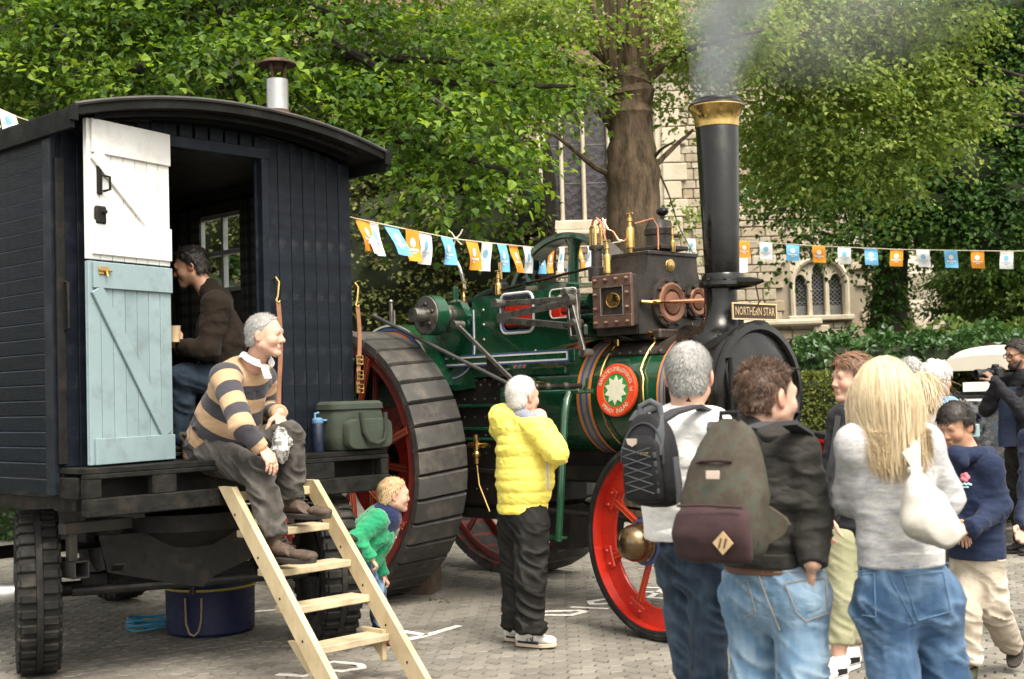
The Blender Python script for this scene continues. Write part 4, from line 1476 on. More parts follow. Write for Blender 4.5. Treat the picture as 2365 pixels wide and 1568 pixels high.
# long rods down the near side
rd=MB()
rd.beam((0.93,-0.60,2.12),(1.60,-0.66,1.68),0.035,0.02,(0,1,0))
rd.cyl((0.92,-0.55,2.13),(0.92,-0.65,2.13),0.035,None,12)
rd.cyl((1.60,-0.62,1.68),(1.60,-0.70,1.68),0.028,None,12)
rd.cyl((1.60,-0.45,1.68),(1.60,-0.65,1.68),0.02,None,10)
obj('pump_rod',rd,m_steel,eng)
rd=MB().tube([(0.12,-0.80,2.245),(1.62,-0.72,1.655)],0.015,10)
rd.ball((0.12,-0.80,2.245),0.024)
obj('steering_shaft',rd,m_greysteel,eng)
# step plate with blue and white lining
sp=MB().box((1.33,-0.455,1.852),(1.45,0.05,0.095),None,0.006)
spl=obj('lined_plate',sp,m_eng,eng)
q=MB()
for dz in (-0.026,0.026):
	q.box((1.30,-0.483,1.852+dz),(1.36,0.004,0.012),None,0)
q.box((1.984,-0.4835,1.852),(0.012,0.005,0.062),None,0)
obj('plate_line',q,m_lwhite,spl)
q=MB()
for dz in (-0.038,0.038):
	q.box((1.30,-0.4825,1.852+dz),(1.38,0.003,0.012),None,0)
q.box((1.996,-0.4826,1.852),(0.012,0.003,0.088),None,0)
obj('plate_border',q,m_lblue,spl)
# black saddle plates on top of the boiler
sd_=MB()
for a,b_ in ((1.35,2.03),(2.18,2.78)):
	rg=[]
	for x_ in (a,b_):
		rg.append([(x_,(BR+r_)*math.sin(t_),BZ+(BR+r_)*math.cos(t_)) for r_ in (0.012,) for t_ in np.linspace(-0.85,0.85,14)]+[(x_,(BR-0.01)*math.sin(t_),BZ+(BR-0.01)*math.cos(t_)) for t_ in np.linspace(0.85,-0.85,14)])
	if a>2:
		sd_.loft(rg)
for x_ in np.linspace(2.25,2.72,6):
	sd_.dome((x_,-(BR+0.012)*math.sin(0.8),BZ+(BR+0.012)*math.cos(0.8)),(0,-math.sin(0.8),math.cos(0.8)),0.02)
obj('saddle_plate',sd_,m_ecast,eng)
# brass pipes on the boiler flank
def flank(x_,a,r=0.012):
	return (x_,-(BR+r)*math.sin(a),BZ+(BR+r)*math.cos(a))
bpp=MB()
bpp.tube([(2.30,-0.28,1.95)]+[flank(2.30-0.05*math.sin(a*1.4),a,0.02) for a in np.linspace(0.7,2.4,14)],0.0075,7)
bpp.tube([(2.62,-0.25,1.99)]+[flank(2.62+0.03*a*(a>1.2),a,0.02) for a in np.linspace(0.6,2.4,14)],0.009,7)
bpp.box((2.30,-0.29,1.93),(0.05,0.04,0.06),None,0.008)
bpp.box((2.62,-0.26,1.97),(0.05,0.04,0.07),None,0.008)
obj('drain_pipe',bpp,m_brass,eng)
# round maker's badge on the boiler flank
BX,BA=2.43,1.47
bc=np.array([BX,-(BR+0.03)*math.sin(BA),BZ+(BR+0.03)*math.cos(BA)])
bn=np.array([0,-math.sin(BA),math.cos(BA)])
bu,bvv=np.array([1.0,0,0]),np.cross(bn,np.array([1.0,0,0]))
m_badge_red=mat('badge_red',(0.66,0.06,0.015),0.4)
m_badge_green=mat('badge_green',(0.03,0.23,0.05),0.4)
m_badge_white=mat('badge_cream',(0.62,0.60,0.47),0.5)
bd_=obj('maker_badge',MB().lathe([(0.002,-0.02),(0.185,-0.02),(0.185,0.004),(0.178,0.009),(0.118,0.009),(0.115,0.004),(0.002,0.004)],bc,bn,56),m_badge_red,eng)
obj('badge_centre',MB().lathe([(0.116,0.0045),(0.114,0.007),(0.002,0.007)],bc,bn,48),m_badge_green,bd_)
star=MB()
P_=[]
for i in range(20):
	rr_=0.104 if i%2==0 else 0.07
	a=math.pi*i/10
	P_.append((rr_*math.sin(a),rr_*math.cos(a)))
star.prism(P_,bc+bn*0.0075,bu,bvv,bn*0.004)
obj('badge_star',star,m_badge_white,bd_)
lt=MB()
ringtxt=[('RANSOMES',-76,-14),('SIMS&',-12,12),('JEFFERIES',14,72),('Ld',82,92),('IPSWICH',232,186),('ENGLAND',174,128)]
for txt,a0,a1 in ringtxt:
	n=len(txt)
	for i,chx in enumerate(txt):
		a=math.radians(a0+(a1-a0)*(i+0.5)/n)
		bot=abs(a0)>100
		p=bc+bn*0.0095+(bu*math.sin(a)+bvv*math.cos(a))*0.149
		ax=bu*math.cos(a)-bvv*math.sin(a)
		ay=bu*math.sin(a)+bvv*math.cos(a)
		if bot:
			ax,ay=-ax,-ay
		lt.merge(text_mb(chx,0.044,p,ax,ay,0.001,squeeze=0.85))
obj('lettering',lt,m_badge_white,bd_)
# fittings on the side: handrail, blower pipe, vertical stay
hr=MB()
hr.box((1.95,-0.60,1.59),(0.66,0.16,0.03),None,0.008)
hr.tube([(2.26,-0.62,1.6),(2.30,-0.62,1.63),(2.31,-0.62,1.68)],0.012,8)
hr.tube([(2.14,-0.78,0.56),(2.22,-0.76,1.45),(2.20,-0.72,1.53),(2.18,-0.67,1.58)],0.026,10)
hr.tube([(1.3,-0.6,1.3),(2.2,-0.78,1.25)],0.012,8)
hr.box((1.95,-0.75,0.58),(0.45,0.05,0.02),None,0.004)
obj('foot_board',hr,m_eng,eng)
hv=MB()
for xx in (1.78,1.9,2.08):
	hv.ball((xx,-0.6,1.63),0.03)
	hv.cyl((xx,-0.45,1.63),(xx,-0.62,1.63),0.018)
obj('cock',hv,m_ecast,eng)
hv=MB().ball((1.72,-0.58,1.66),0.022).cyl((1.72,-0.45,1.66),(1.72,-0.58,1.66),0.014)
obj('try_cock',hv,m_brass,eng)
hv=MB()
hv.cyl((0.97,-0.56,1.2),(1.2,-0.56,1.2),0.02).cyl((1.08,-0.58,1.06),(1.08,-0.58,1.28),0.022).ball((1.08,-0.58,1.13),0.035).tube([(1.08,-0.58,1.05),(1.10,-0.58,0.9),(1.2,-0.57,0.7)],0.008,7)
obj('injector',hv,m_brass,eng)
# firebox, ashpan, underside
fb=MB()
fb.box((0.93,0,1.22),(0.80,0.84,1.08),None,0.06)
fb.loft([[(x_,0.40*s_,z_) for x_,z_ in ((0.55,0.7),(0.6,0.62),(1.28,0.62),(1.33,0.7))] for s_ in (-1,1)])
fbx=obj('firebox',fb,m_sooty,eng)
ri=MB()
for i,xx in enumerate(np.linspace(0.60,1.28,14)):
	ri.dome((xx,-0.42,1.70-0.04*(i%2)),(0,-1,0),0.013)
for xx in np.linspace(0.65,1.25,6):
	for zz in np.linspace(0.85,1.55,6):
		ri.dome((xx,-0.42,zz),(0,-1,0),0.011)
for zz in np.linspace(0.75,1.6,10):
	ri.dome((1.30,-0.42,zz),(0,-1,0),0.011)
obj('stay_rivet',ri,m_greysteel,fbx)
un=MB()
un.box((1.9,0,0.98),(1.1,0.5,0.12),None,0.02)
un.box((2.0,0,1.1),(1.0,0.3,0.2),None,0.04)
un.loft([[(1.3,y_,0.70),(1.6,y_,0.44),(1.75,y_,0.42),(1.8,y_,0.7)] for y_ in (-0.3,0.3)])
un.box((0.95,-0.5,1.0),(0.75,0.04,0.03),None,0.004)
un.tube([(0.0,-0.35,0.75),(2.9,-0.38,0.68)],0.02,8)
obj('ash_pan',un,m_sooty,eng)
gbar=MB()
for zz in (1.32,1.24,1.5):
	gbar.box((1.0,-0.445,zz),(0.55,0.03,0.022),None,0.004)
gbar.box((0.55,-0.47,1.3),(0.03,0.06,1.0),None,0.004)
obj('tender_rail',gbar,m_eng,eng)
# front perch, forecarriage
fo=MB()
fo.loft([[(2.85,y_,1.15),(3.28,y_,1.15),(3.22,y_,0.88),(2.98,y_,0.88)] for y_ in (-0.22,0.22)])
fo.cyl((3.1,0,0.7),(3.1,0,0.9),0.13,None,20)
obj('perch_bracket',fo,m_eblack,eng)
FAX=np.array([3.167,0,0.625])
ST=math.radians(-5.98)
sdv=np.array([math.cos(ST),math.sin(ST),0])
slv=np.array([-math.sin(ST),math.cos(ST),0])
fa_=MB().beam(FAX-slv*0.8,FAX+slv*0.8,0.1,0.12)
for s_ in (-1,1):
	fa_.tube([FAX+slv*0.62*s_+(0,0,-0.05),FAX+slv*0.3*s_-sdv*0.8+(0,0,0.02),FAX-sdv*1.7+(0,0,0.1)],0.012,6)
obj('front_axle',fa_,m_eblack,eng)

def spoked_wheel(c,axis,R,W,m,nsp,rim_t,tyre_t,cap,split_blocks=False):
	"""axis points outward. c is the centre of the outer face."""
	u,v,a=frame(axis)
	r1=R-tyre_t
	w=obj('wheel',MB().lathe([(r1,0),(r1,-W),(r1-0.022,-W),(r1-0.022,0)],c,axis,80,True),m,eng,sharp=40)
	# T-ring the spokes are riveted to
	fl=MB()
	if split_blocks:
		fl.lathe([(r1-0.02,-W*0.05),(r1-0.02,-W*0.05-0.02),(r1-0.10,-W*0.05-0.02),(r1-0.10,-W*0.05)],c,axis,80,True)
		fl.lathe([(r1-0.02,-W*0.8),(r1-0.02,-W*0.8-0.02),(r1-0.09,-W*0.8-0.02),(r1-0.09,-W*0.8)],c,axis,80,True)
	else:
		fl.lathe([(r1-0.015,-0.07),(r1-0.015,-0.10),(r1-rim_t,-0.115),(r1-rim_t-0.006,-0.10),(r1-rim_t,-0.09)],c,axis,80,True)
	ring=obj('rim_flange',fl,m,w,sharp=40)
	sp_,rv2,ln=MB(),MB(),MB()
	ro=r1-(rim_t-0.02 if not split_blocks else 0.05)
	for k in range(nsp):
		th=2*math.pi*k/nsp+0.30
		hub_out=k%2==0
		d=np.cos(th)*u+np.sin(th)*v
		tn=np.cross(a,d)
		y0=(-0.10 if not split_blocks else-W*(0.06 if hub_out else 0.8))
		yh=0.0 if not split_blocks else (-W*0.15 if hub_out else-W*0.7)
		p0,p1=c+d*0.11+a*(yh-0.05),c+d*ro+a*(y0+0.012)
		sp_.beam(p0,p1,0.045 if not split_blocks else 0.06,0.022,a,0.004)
		for s_ in (-1,1):
			ln.beam(p0+a*0.0125+tn*s_*0.015,p1+a*0.0125+tn*s_*0.015,0.004,0.002,a,0)
		if not split_blocks:
		# foot with rivets
			q=c+d*(r1-rim_t*0.52)+a*-0.078
			sp_.box(q,(rim_t*0.62,0.15,0.022),np.stack([d,tn,a],1),0.008)
			for s_ in (-1,1):
				rv2.dome(q+tn*s_*0.045+a*0.011,a,0.016,0.014)
			sp_.prism([(-0.05,0.0),(0.05,0.0),(0.022,-0.06),(-0.022,-0.06)],c+d*(ro+0.0)+a*-0.102,tn,d,a*0.022)
		else:
			q=c+d*(r1-0.055)+a*(y0+0.002)
			for s_ in (-1,1):
				rv2.dome(q+tn*s_*0.04,a,0.012,0.01)
	obj('spoke',sp_,m,w)
	obj('spoke_line',ln,m_lorange,w)
	obj('rivet',rv2,m,ring)
	hubm=MB().lathe([(0.03,0.05),(0.115,0.05),(0.13,0.03),(0.13,-0.06),(0.16,-0.07),(0.16,-0.1),(0.1,-0.12),(0.1,-W)],c,axis,32)
	obj('hub',hubm,m,w)
	if cap:
		obj('hub_cap',MB().lathe([(0.145,0.03),(0.15,0.05),(0.15,0.06)],c,axis,32).lathe([(0.15,0.058),(0.118,0.062),(0.118,0.1)],c,axis,32),m_lblue,w)
		obj('hub_dome',MB().lathe([(0.125,0.06),(0.13,0.085),(0.118,0.09),(0.12,0.12),(0.115,0.16),(0.095,0.205),(0.06,0.235),(0.02,0.245),(0.002,0.246)],c,axis,36),m_oldbrass,w)
	else:
		obj('hub_cap',MB().lathe([(0.10,0.05),(0.10,0.12),(0.08,0.15),(0.002,0.155)],c,axis,28),m_eblack,w)
	if not split_blocks:
		ty=MB().lathe([(r1-0.004,0.0),(r1+0.012,0.006),(R-0.01,0.0),(R,-0.012),(R,-W+0.012),(R-0.01,-W),(r1,-W)],c,axis,80)
		obj('tyre',ty,m_tyre,w)
		obj('rim_line',MB().lathe([(r1-0.004,0.001),(r1-0.004,0.003),(r1-0.02,0.003),(r1-0.014,0.001)],c,axis,80),m_lblack,w)
	else:
		nb_=36
		t0=None
		hw=math.pi*R/nb_*0.93
		for k in range(nb_):
			th=2*math.pi*(k+0.3)/nb_
			d=np.cos(th)*u+np.sin(th)*v
			tn=np.cross(a,d)
			# strips lie a little askew across the wheel
			sk=0.18
			q=MB()
			pr_=[(-hw,-0.03),(hw,-0.03),(hw,0.035),(hw-0.012,tyre_t),(-hw+0.012,tyre_t),(-hw,0.035)]
			o0=c+d*(r1+0.005)
			rg=[]
			for f_ in (0.0,0.06,0.94,1.0):
				e=0.012 if f_ in (0.0,1.0) else 0
				rg.append([o0+tn*(x_+(f_-0.5)*sk*W*0.5)+d*(y_-(e if y_>0.04 else 0)-0.0)-a*W*f_ for x_,y_ in pr_])
			q.loft(rg)
			b_=obj('tread_block',q,m_block,w)
			h_=MB()
			for f_ in (0.12,0.88):
				h_.cyl(o0+d*(tyre_t-0.003)-a*W*f_+tn*(f_-0.5)*sk*W*0.5,o0+d*(tyre_t-0.002+0.0015)-a*W*f_+tn*(f_-0.5)*sk*W*0.5,0.012,None,8)
			obj('bolt_hole',h_,m_eblack,b_)
	return w

m_oldbrass=mat('tarnished_brass_hub',(0.16,0.11,0.06),0.25,0.9,0.2,6,0.1,40,0.001,dirt=(0.06,0.04,0.02),ds=6,da=0.4)
spoked_wheel(np.array([3.167,0,0.63])-slv*0.888,-slv,0.63,0.20,m_red,8,0.135,0.045,True)
spoked_wheel(np.array([3.167,0,0.63])+slv*0.888,slv,0.63,0.20,m_red,8,0.135,0.045,True)
spoked_wheel(np.array([0,-1.127,1.052]),np.array([0,-1.0,0]),1.064,0.47,m_redold,16,0.1,0.06,False,True)
spoked_wheel(np.array([0,1.127,1.052]),np.array([0,1.0,0]),1.064,0.47,m_redold,16,0.1,0.06,False,True)
obj('rear_axle',MB().cyl((0,-1.1,1.052),(0,1.1,1.052),0.07,None,16),m_iron,eng)
gear=MB().lathe([(0.52,-0.62),(0.52,-0.55),(0.44,-0.55),(0.42,-0.58),(0.2,-0.58),(0.2,-0.64),(0.42,-0.62)],(0.0,0,1.052),(0,1,0),48,True)
obj('final_drive_gear',gear,m_red,eng)
# belly tank, tender and splasher at the back
tn_=MB()
tn_.box((-0.55,0,1.2),(1.3,0.95,0.9),None,0.05)
tn_.box((-0.9,0,1.75),(0.55,1.1,0.35),None,0.05)
tn_.box((0.2,0,1.25),(0.6,0.8,0.75),None,0.03)
obj('tender',tn_,m_eng,eng)
sg=MB()
SX,SZ,SR=0.10,1.60,0.58
pts=[(SX+SR*math.sin(a),SZ+SR*math.cos(a)) for a in np.linspace(-1.35,1.45,28)]
sg.prism(pts+[(SX+0.4,SZ-0.1),(SX-0.4,SZ-0.1)],(0,-0.64,0),(1,0,0),(0,0,1),(0,0.2,0))
spl_=obj('splasher',sg,m_eng,eng)
for r_,w_,m_ in ((0.0,0.016,m_lwhite),(-0.034,0.02,m_lblue),(-0.062,0.022,m_lorange),(-0.088,0.01,m_lwhite)):
	q=MB().strap([(SX+(SR+r_-0.01)*math.sin(a),-0.643,SZ+(SR+r_-0.01)*math.cos(a)) for a in np.linspace(-1.3,1.42,32)],w_,0.003,[(math.sin(a),0,math.cos(a)) for a in np.linspace(-1.3,1.42,32)])
	obj('lining',q,m_,spl_)
	# ------------------------------------------------------------------ foliage
def leaf_mat(name,dark,mid,light,trans=0.35,rough=0.5,spec=0.25):
	t=NT(name)
	r=t.attr('rnd')
	c=t.ramp(r,[(0,dark),(0.45,mid),(0.85,light),(1,tuple(min(1,x*1.25) for x in light))])
	p=t.principled(c,rough,0,None,spec=spec)
	tr=t.n('BsdfTranslucent')
	t.l(t.hsv(c,0.485,1.1,1.5),tr.inputs['Color'])
	mx_=t.n('MixShader')
	mx_.inputs[0].default_value=trans
	t.l(p.outputs[0],mx_.inputs[1])
	t.l(tr.outputs[0],mx_.inputs[2])
	return t.done(mx_)

def unit(a):
	return a/(np.linalg.norm(a,axis=-1,keepdims=True)+1e-9)

def leaves(P,D,N,S,R,heart=True,wid=0.42):
	"""P base points, D blade directions, N blade normals, S lengths, R tone -> arrays for np_mesh."""
	D=unit(D)
	B=unit(np.cross(N,D))
	N=np.cross(D,B)
	S=S[:,None]
	if heart:
		lay=[(0,0,0),(0.22,1.0,0.10),(0.62,0.72,0.10),(1.0,0,-0.10),(0.62,-0.72,0.10),(0.22,-1.0,0.10)]
		V=np.stack([P+D*S*a+B*S*b*wid+N*S*c for a,b,c in lay],1)
		k=np.arange(len(P))[:,None]*6
		Q=np.concatenate([k+np.array([[0,1,2,3]]),k+np.array([[0,3,4,5]])])
		return V.reshape(-1,3),Q,np.repeat(R,6)
	lay=[(0,0,0),(0.45,wid,0.08),(1.0,0,-0.05),(0.45,-wid,0.08)]
	V=np.stack([P+D*S*a+B*S*b+N*S*c for a,b,c in lay],1)
	k=np.arange(len(P))[:,None]*4
	return V.reshape(-1,3),k+np.array([[0,1,2,3]]),np.repeat(R,4)

def sprays(C,OUT,L,nl,size,droop=0.5,tone=0.0,spread=0.6):
	"""Leafy twigs: C start points, OUT their directions (n x 3). Returns leaf arrays."""
	n=len(C)
	OUT=unit(OUT)
	side=unit(np.cross(OUT,np.array([0,0,1.0]))+rng.normal(0,0.25,(n,3)))
	tt=np.linspace(0.08,1,nl)
	T=tt[None,:,None]
	pos=C[:,None]+OUT[:,None]*(L[:,None,None]*T)+np.array([0,0,-1.0])*(droop*L[:,None,None]*T**2)
	sg=np.where(np.arange(nl)%2==0,1.0,-1.0)[None,:,None]
	tw=side[:,None]*sg*(L[:,None,None]*spread*rng.random((n,nl,1))*(1-0.5*T))
	pos=pos+tw+rng.normal(0,0.02,(n,nl,3))+np.array([0,0,-0.25])*np.abs(tw).sum(-1,keepdims=True)*0.6
	d=OUT[:,None]*0.5+side[:,None]*sg*0.6+np.array([0,0,-0.45])+rng.normal(0,0.35,(n,nl,3))
	nn=np.array([0,0,1.0])+OUT[:,None]*0.35+rng.normal(0,0.38,(n,nl,3))
	s=size*rng.uniform(0.6,1.15,(n,nl))
	base=rng.random((n,1))*0.55
	r=np.clip(base+0.35*rng.random((n,nl))+tone+0.18*(T[...,0]-0.5),0,1)
	return pos.reshape(-1,3),d.reshape(-1,3),nn.reshape(-1,3),s.ravel(),r.ravel()

def blob_sprays(blobs,n_total,size,L0=0.5,nl=12,droop=0.5,tone=0.0,shell=0.55,flat=0.0,spread=0.6):
	"""blobs: (centre, radii); sprays start inside each blob and point outwards, more of them near the skin."""
	vol=np.array([r[0]*r[1]*r[2] for _c,r in blobs])**0.75
	cnt=np.maximum(1,(vol/vol.sum()*n_total)).astype(int)
	Cs,Os=[],[]
	for (c,r),k in zip(blobs,cnt):
		u=unit(rng.normal(0,1,(k,3)))
		rad=shell+(1-shell)*rng.random((k,1))**0.6
		Cs.append(np.asarray(c)+u*rad*np.asarray(r))
		o=u*np.array([1,1,0.35])+rng.normal(0,0.35,(k,3))+np.array([0,0,0.05])
		o[:,2]*=(1-flat)
		Os.append(o)
	C,O=np.concatenate(Cs),np.concatenate(Os)
	L=L0*rng.uniform(0.6,1.3,len(C))
	return sprays(C,O,L,nl,size,droop,tone,spread)

def foliage(name,parts,m,parent,heart=True,wid=0.42,kind='stuff'):
	P,D,N,S,R=(np.concatenate(q) for q in zip(*parts))
	V,Q,A=leaves(P,D,N,S,R,heart,wid)
	return obj(name,np_mesh(name,V,quads=Q,smooth=False,attrs={'rnd':A}),m,parent,kind=kind)

def limb(b,pts,r0,r1,n=8,wob=0.03):
	P=np.array(pts,float)
	# resample smoothly
	m=max(6,4*len(P))
	tt=np.linspace(0,len(P)-1,m)
	Q=np.stack([np.interp(tt,np.arange(len(P)),P[:,k]) for k in range(3)],1)
	for _ in range(2):
		Q[1:-1]=(Q[:-2]+Q[2:]+2*Q[1:-1])/4
	Q[1:-1]+=rng.normal(0,wob*r0,(m-2,3))
	b.tube(Q,np.linspace(r0,r1,m)*(1+0.06*rng.normal(0,1,m)),n)
	return Q

t=NT('bark')
n1=t.noise(9,6,0.65,stretch=(1,1,0.25))
c=t.mix(t.mr(n1,0.35,0.65,0,1),(0.030,0.021,0.013),(0.145,0.102,0.066))
c=t.mix(t.mr(t.noise(2.0,5),0.45,0.68,0,0.7),c,(0.06,0.055,0.02))
m_bark=t.done(t.principled(c,0.9,0,t.bump(t.noise(26,6,0.7,stretch=(1,1,0.22)),0.9,0.04),spec=0.2))
m_bark_dark=mat('dark_bark',(0.03,0.023,0.016),0.9,0,0.4,6,0.8,20,0.02)
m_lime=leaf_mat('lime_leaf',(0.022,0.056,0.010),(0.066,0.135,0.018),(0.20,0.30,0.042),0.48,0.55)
m_lime_far=leaf_mat('sunny_lime_leaf',(0.045,0.10,0.018),(0.125,0.195,0.036),(0.26,0.33,0.085),0.5,0.55)  # sunlit version of the lime leaf, its brightness put into the colour
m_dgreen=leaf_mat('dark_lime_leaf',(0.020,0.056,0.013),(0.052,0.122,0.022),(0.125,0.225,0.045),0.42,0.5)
m_yew=leaf_mat('yew_leaf',(0.030,0.042,0.010),(0.075,0.092,0.020),(0.20,0.20,0.065),0.25,0.55)
m_conif=leaf_mat('cypress_spray',(0.02,0.05,0.012),(0.06,0.115,0.022),(0.15,0.22,0.05),0.3,0.5)
m_box=leaf_mat('clipped_hedge_leaf',(0.035,0.05,0.010),(0.08,0.105,0.018),(0.15,0.165,0.035),0.2,0.5)
m_laurel=leaf_mat('laurel_leaf',(0.010,0.033,0.009),(0.025,0.068,0.015),(0.052,0.12,0.025),0.2,0.36,0.5)
m_core=mat('hedge_core',(0.018,0.027,0.009),0.95,0,0.3,4,0.3,20)

def B(x,y,Y,rx,rz,ry):
	return (at(x,y,Y),(rx,ry,rz))

	# the lime whose boughs hang over the van
lime=thing('lime_tree','dark leafy lime tree whose boughs hang over the black van roof','tree',(-4.3,14.2,0))
O_=np.array(lime.location)
wood=MB()
limb(wood,[(0,0,0),(0.05,0,1.5),(0.0,0.05,3.2),(0.1,0,5.0),(0.1,0,7.5)],0.38,0.2,14)
tips=[(-400,60,12.5),(-60,120,12),(120,60,12.5),(330,150,11.6),(520,60,12.6),(700,180,11.8),(880,80,12.5),(1050,260,11.9),(1180,150,12.4),(1190,400,11.6),(980,420,12.2),(1330,200,12.8)]
for x,y,Y in tips:
	e=at(x,y,Y)-O_
	s=np.array([0.1,0,3.6+rnd.uniform(0,2)])
	mid_=(s+e)/2+np.array([0,0,0.7])
	limb(wood,[s,s*0.6+mid_*0.4+(0,0,0.3),mid_,e*0.85+mid_*0.15,e],0.11,0.012,7)
obj('trunk',wood,m_bark_dark,lime)
blobs=[B(-350,60,13.2,1.6,1.2,1.0),B(0,60,12.6,1.1,0.55,0.9),B(60,190,12.4,0.8,0.28,0.7),B(250,90,12.4,1.0,0.5,0.9),B(300,200,12.0,0.6,0.2,0.5),B(480,40,12.8,1.0,0.55,0.9),B(520,150,11.8,0.7,0.35,0.6),B(740,90,12.6,0.9,0.6,0.9),B(780,230,12.0,0.6,0.35,0.6),B(950,140,12.8,0.8,0.6,0.8),B(930,320,12.3,0.55,0.5,0.5),B(1080,300,12.2,0.55,0.55,0.6),B(1130,160,12.9,0.7,0.4,0.7),B(1165,385,11.8,0.26,0.38,0.4),B(1040,430,12.0,0.45,0.3,0.4),B(1290,195,12.9,0.45,0.16,0.4),B(600,-150,13.0,3.0,0.6,1.4),B(0,-150,13.0,3.0,0.6,1.4)]
lf=blob_sprays(blobs,3100,0.078,0.42,13,0.55,0.0,0.3,spread=0.55)
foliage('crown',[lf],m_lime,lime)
for ch in lime.children:
	if ch.name.startswith('crown'):
		ch.data.transform(Matrix.Translation(-Vector(O_)))
		# the largest leaves, near the roof edge and on the hanging sprays, as parts of their own
lv6=leaves(np.zeros((1,3)),np.array([[1.0,0,0]]),np.array([[0,0,1.0]]),np.array([1.0]),np.array([0.92]))
lmesh=[]
for r_ in (0.25,0.6,0.88,1.0):
	me=np_mesh('leaf',lv6[0],quads=lv6[1],smooth=False,attrs={'rnd':np.full(6,r_)})
	me.materials.append(m_lime)
	lmesh.append(me)
fr_b=[B(470,60,11.6,0.5,0.22,0.15),B(560,130,11.2,0.4,0.18,0.2),B(60,160,11.7,0.8,0.25,0.2),B(1180,420,11.3,0.16,0.24,0.2),B(1050,300,11.5,0.6,0.35,0.2),B(700,60,11.6,0.5,0.2,0.2),B(300,180,11.4,0.5,0.12,0.2),B(1060,440,11.6,0.4,0.12,0.2)]
P_,D_,N_,S_,R_=blob_sprays(fr_b,30,0.1,0.4,10,0.6,0.25,0.2)
for p,d,n,s in list(zip(P_,D_,N_,S_))[:296]:
	o=bpy.data.objects.new('leaf',rnd.choice(lmesh[1:]) if rnd.random()<0.8 else lmesh[0])
	link(o,lime)
	d=nrm(d)
	b_=nrm(np.cross(n,d))
	n2=np.cross(d,b_)
	o.matrix_local=Matrix(((d[0]*s,b_[0]*s,n2[0]*s,p[0]-O_[0]),(d[1]*s,b_[1]*s,n2[1]*s,p[1]-O_[1]),(d[2]*s,b_[2]*s,n2[2]*s,p[2]-O_[2]),(0,0,0,1)))

def tree(name,label,cat,base,wood_fn,parts,m,bark,group=None,heart=True,wid=0.42,inner=()):
	tr=thing(name,label,cat,base,0,group)
	b=MB()
	wood_fn(b)
	obj('trunk',b,bark,tr)
	o=foliage('crown',parts,m,tr,heart,wid)
	o.data.transform(Matrix.Translation(-Vector(base)))
	if inner:  # added dark lumps: inner shade of the crown as solid colour, blocks see-through
		q=MB()
		for c_,r_ in inner:
			q.ball(np.asarray(c_)-base,1.0,np.asarray(r_)*0.8,12,8)
		V=np.array(q.v)
		q.v=[tuple(p) for p in V+(np.stack([vnoise(V*1.7+k,k) for k in (1,2,3)],1)-0.5)*0.5]
		obj('inner_twigs',q,m_core,tr,kind='stuff')
	return tr

	# centre tree with the bare forked trunk
base=at(1462,800,16.0)
base[2]=0

def centre_wood(b):
	T=lambda x,y,Y=16.0:at(x,y,Y)-base
	b0=MB()
	pts=[T(1470,900)*np.array([1,1,0]),T(1466,560),T(1462,420),T(1455,300),T(1452,220),T(1452,180)]
	limb(b,pts,0.36,0.265,18,0.02)
	# burr on the flank
	b.ball(T(1500,455),0.15,(0.8,0.9,1.3),12,8)
	b.ball(T(1453,196),0.25,(1.0,0.9,1.0),14,8)
	for x0,x1,x2,r in ((1418,1408,1398,0.085),(1438,1432,1430,0.075),(1456,1462,1466,0.105),(1478,1490,1500,0.115),(1466,1478,1478,0.06),(1425,1375,1345,0.05)):
		limb(b,[T(x0,200),T((x0+x1)/2,130),T(x1,40),T(x2,-150),T(x2+(x2-x1),-500)],r,r*0.5,10)
	for pts,r in (([(1490,190),(1545,140),(1600,110),(1660,92),(1760,70)],0.06),([(1490,150),(1530,120),(1575,80),(1640,40)],0.05),([(1495,395),(1525,370),(1560,335),(1600,300)],0.05),([(1500,375),(1525,345),(1560,325)],0.03),([(1420,410),(1370,385),(1330,350),(1280,310),(1200,290)],0.042),([(1420,160),(1360,110),(1300,75),(1200,40)],0.045),([(1420,190),(1350,150),(1270,130)],0.04),([(1450,170),(1440,90),(1395,50)],0.03),([(1412,300),(1390,270),(1370,230)],0.04),([(1520,395),(1545,450),(1565,520),(1600,585)],0.014)):
		limb(b,[T(x,y,16-0.4*i*(0.6 if k_%2 else-0.3)) for k_,_ in ((len(pts)%2,0),) for i,(x,y) in enumerate(pts)],r,r*0.35,7)

blobs=[B(1180,60,16.2,0.7,0.6,0.8),B(1270,40,15.8,0.4,0.45,0.5),B(1260,180,15.8,0.5,0.35,0.5),B(1320,200,15.8,0.4,0.2,0.4),B(1580,40,16.2,0.35,0.4,0.4),B(1620,110,15.8,0.4,0.3,0.4),B(1555,215,16.5,0.3,0.22,0.4),B(1575,480,16.3,0.14,0.2,0.2),B(1560,515,16.2,0.2,0.05,0.2),B(1690,60,16,0.6,0.5,0.6),B(1450,-120,17.6,1.6,0.5,0.9),B(1420,40,17.3,0.5,0.4,0.4),B(1520,20,15.5,0.14,0.2,0.2),B(1398,60,15.5,0.12,0.2,0.2),B(1460,10,15.4,0.12,0.12,0.12),B(1440,130,15.4,0.08,0.06,0.1),B(1180,180,16.4,0.6,0.4,0.5),B(1340,370,15.8,0.1,0.04,0.1)]
cf=blob_sprays(blobs,1500,0.072,0.42,13,0.45,0.12,0.2)
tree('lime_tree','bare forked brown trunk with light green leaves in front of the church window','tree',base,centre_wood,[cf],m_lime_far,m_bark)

# big sunny tree to the right of the chimney
base2=np.array([10.6,20.5,0])

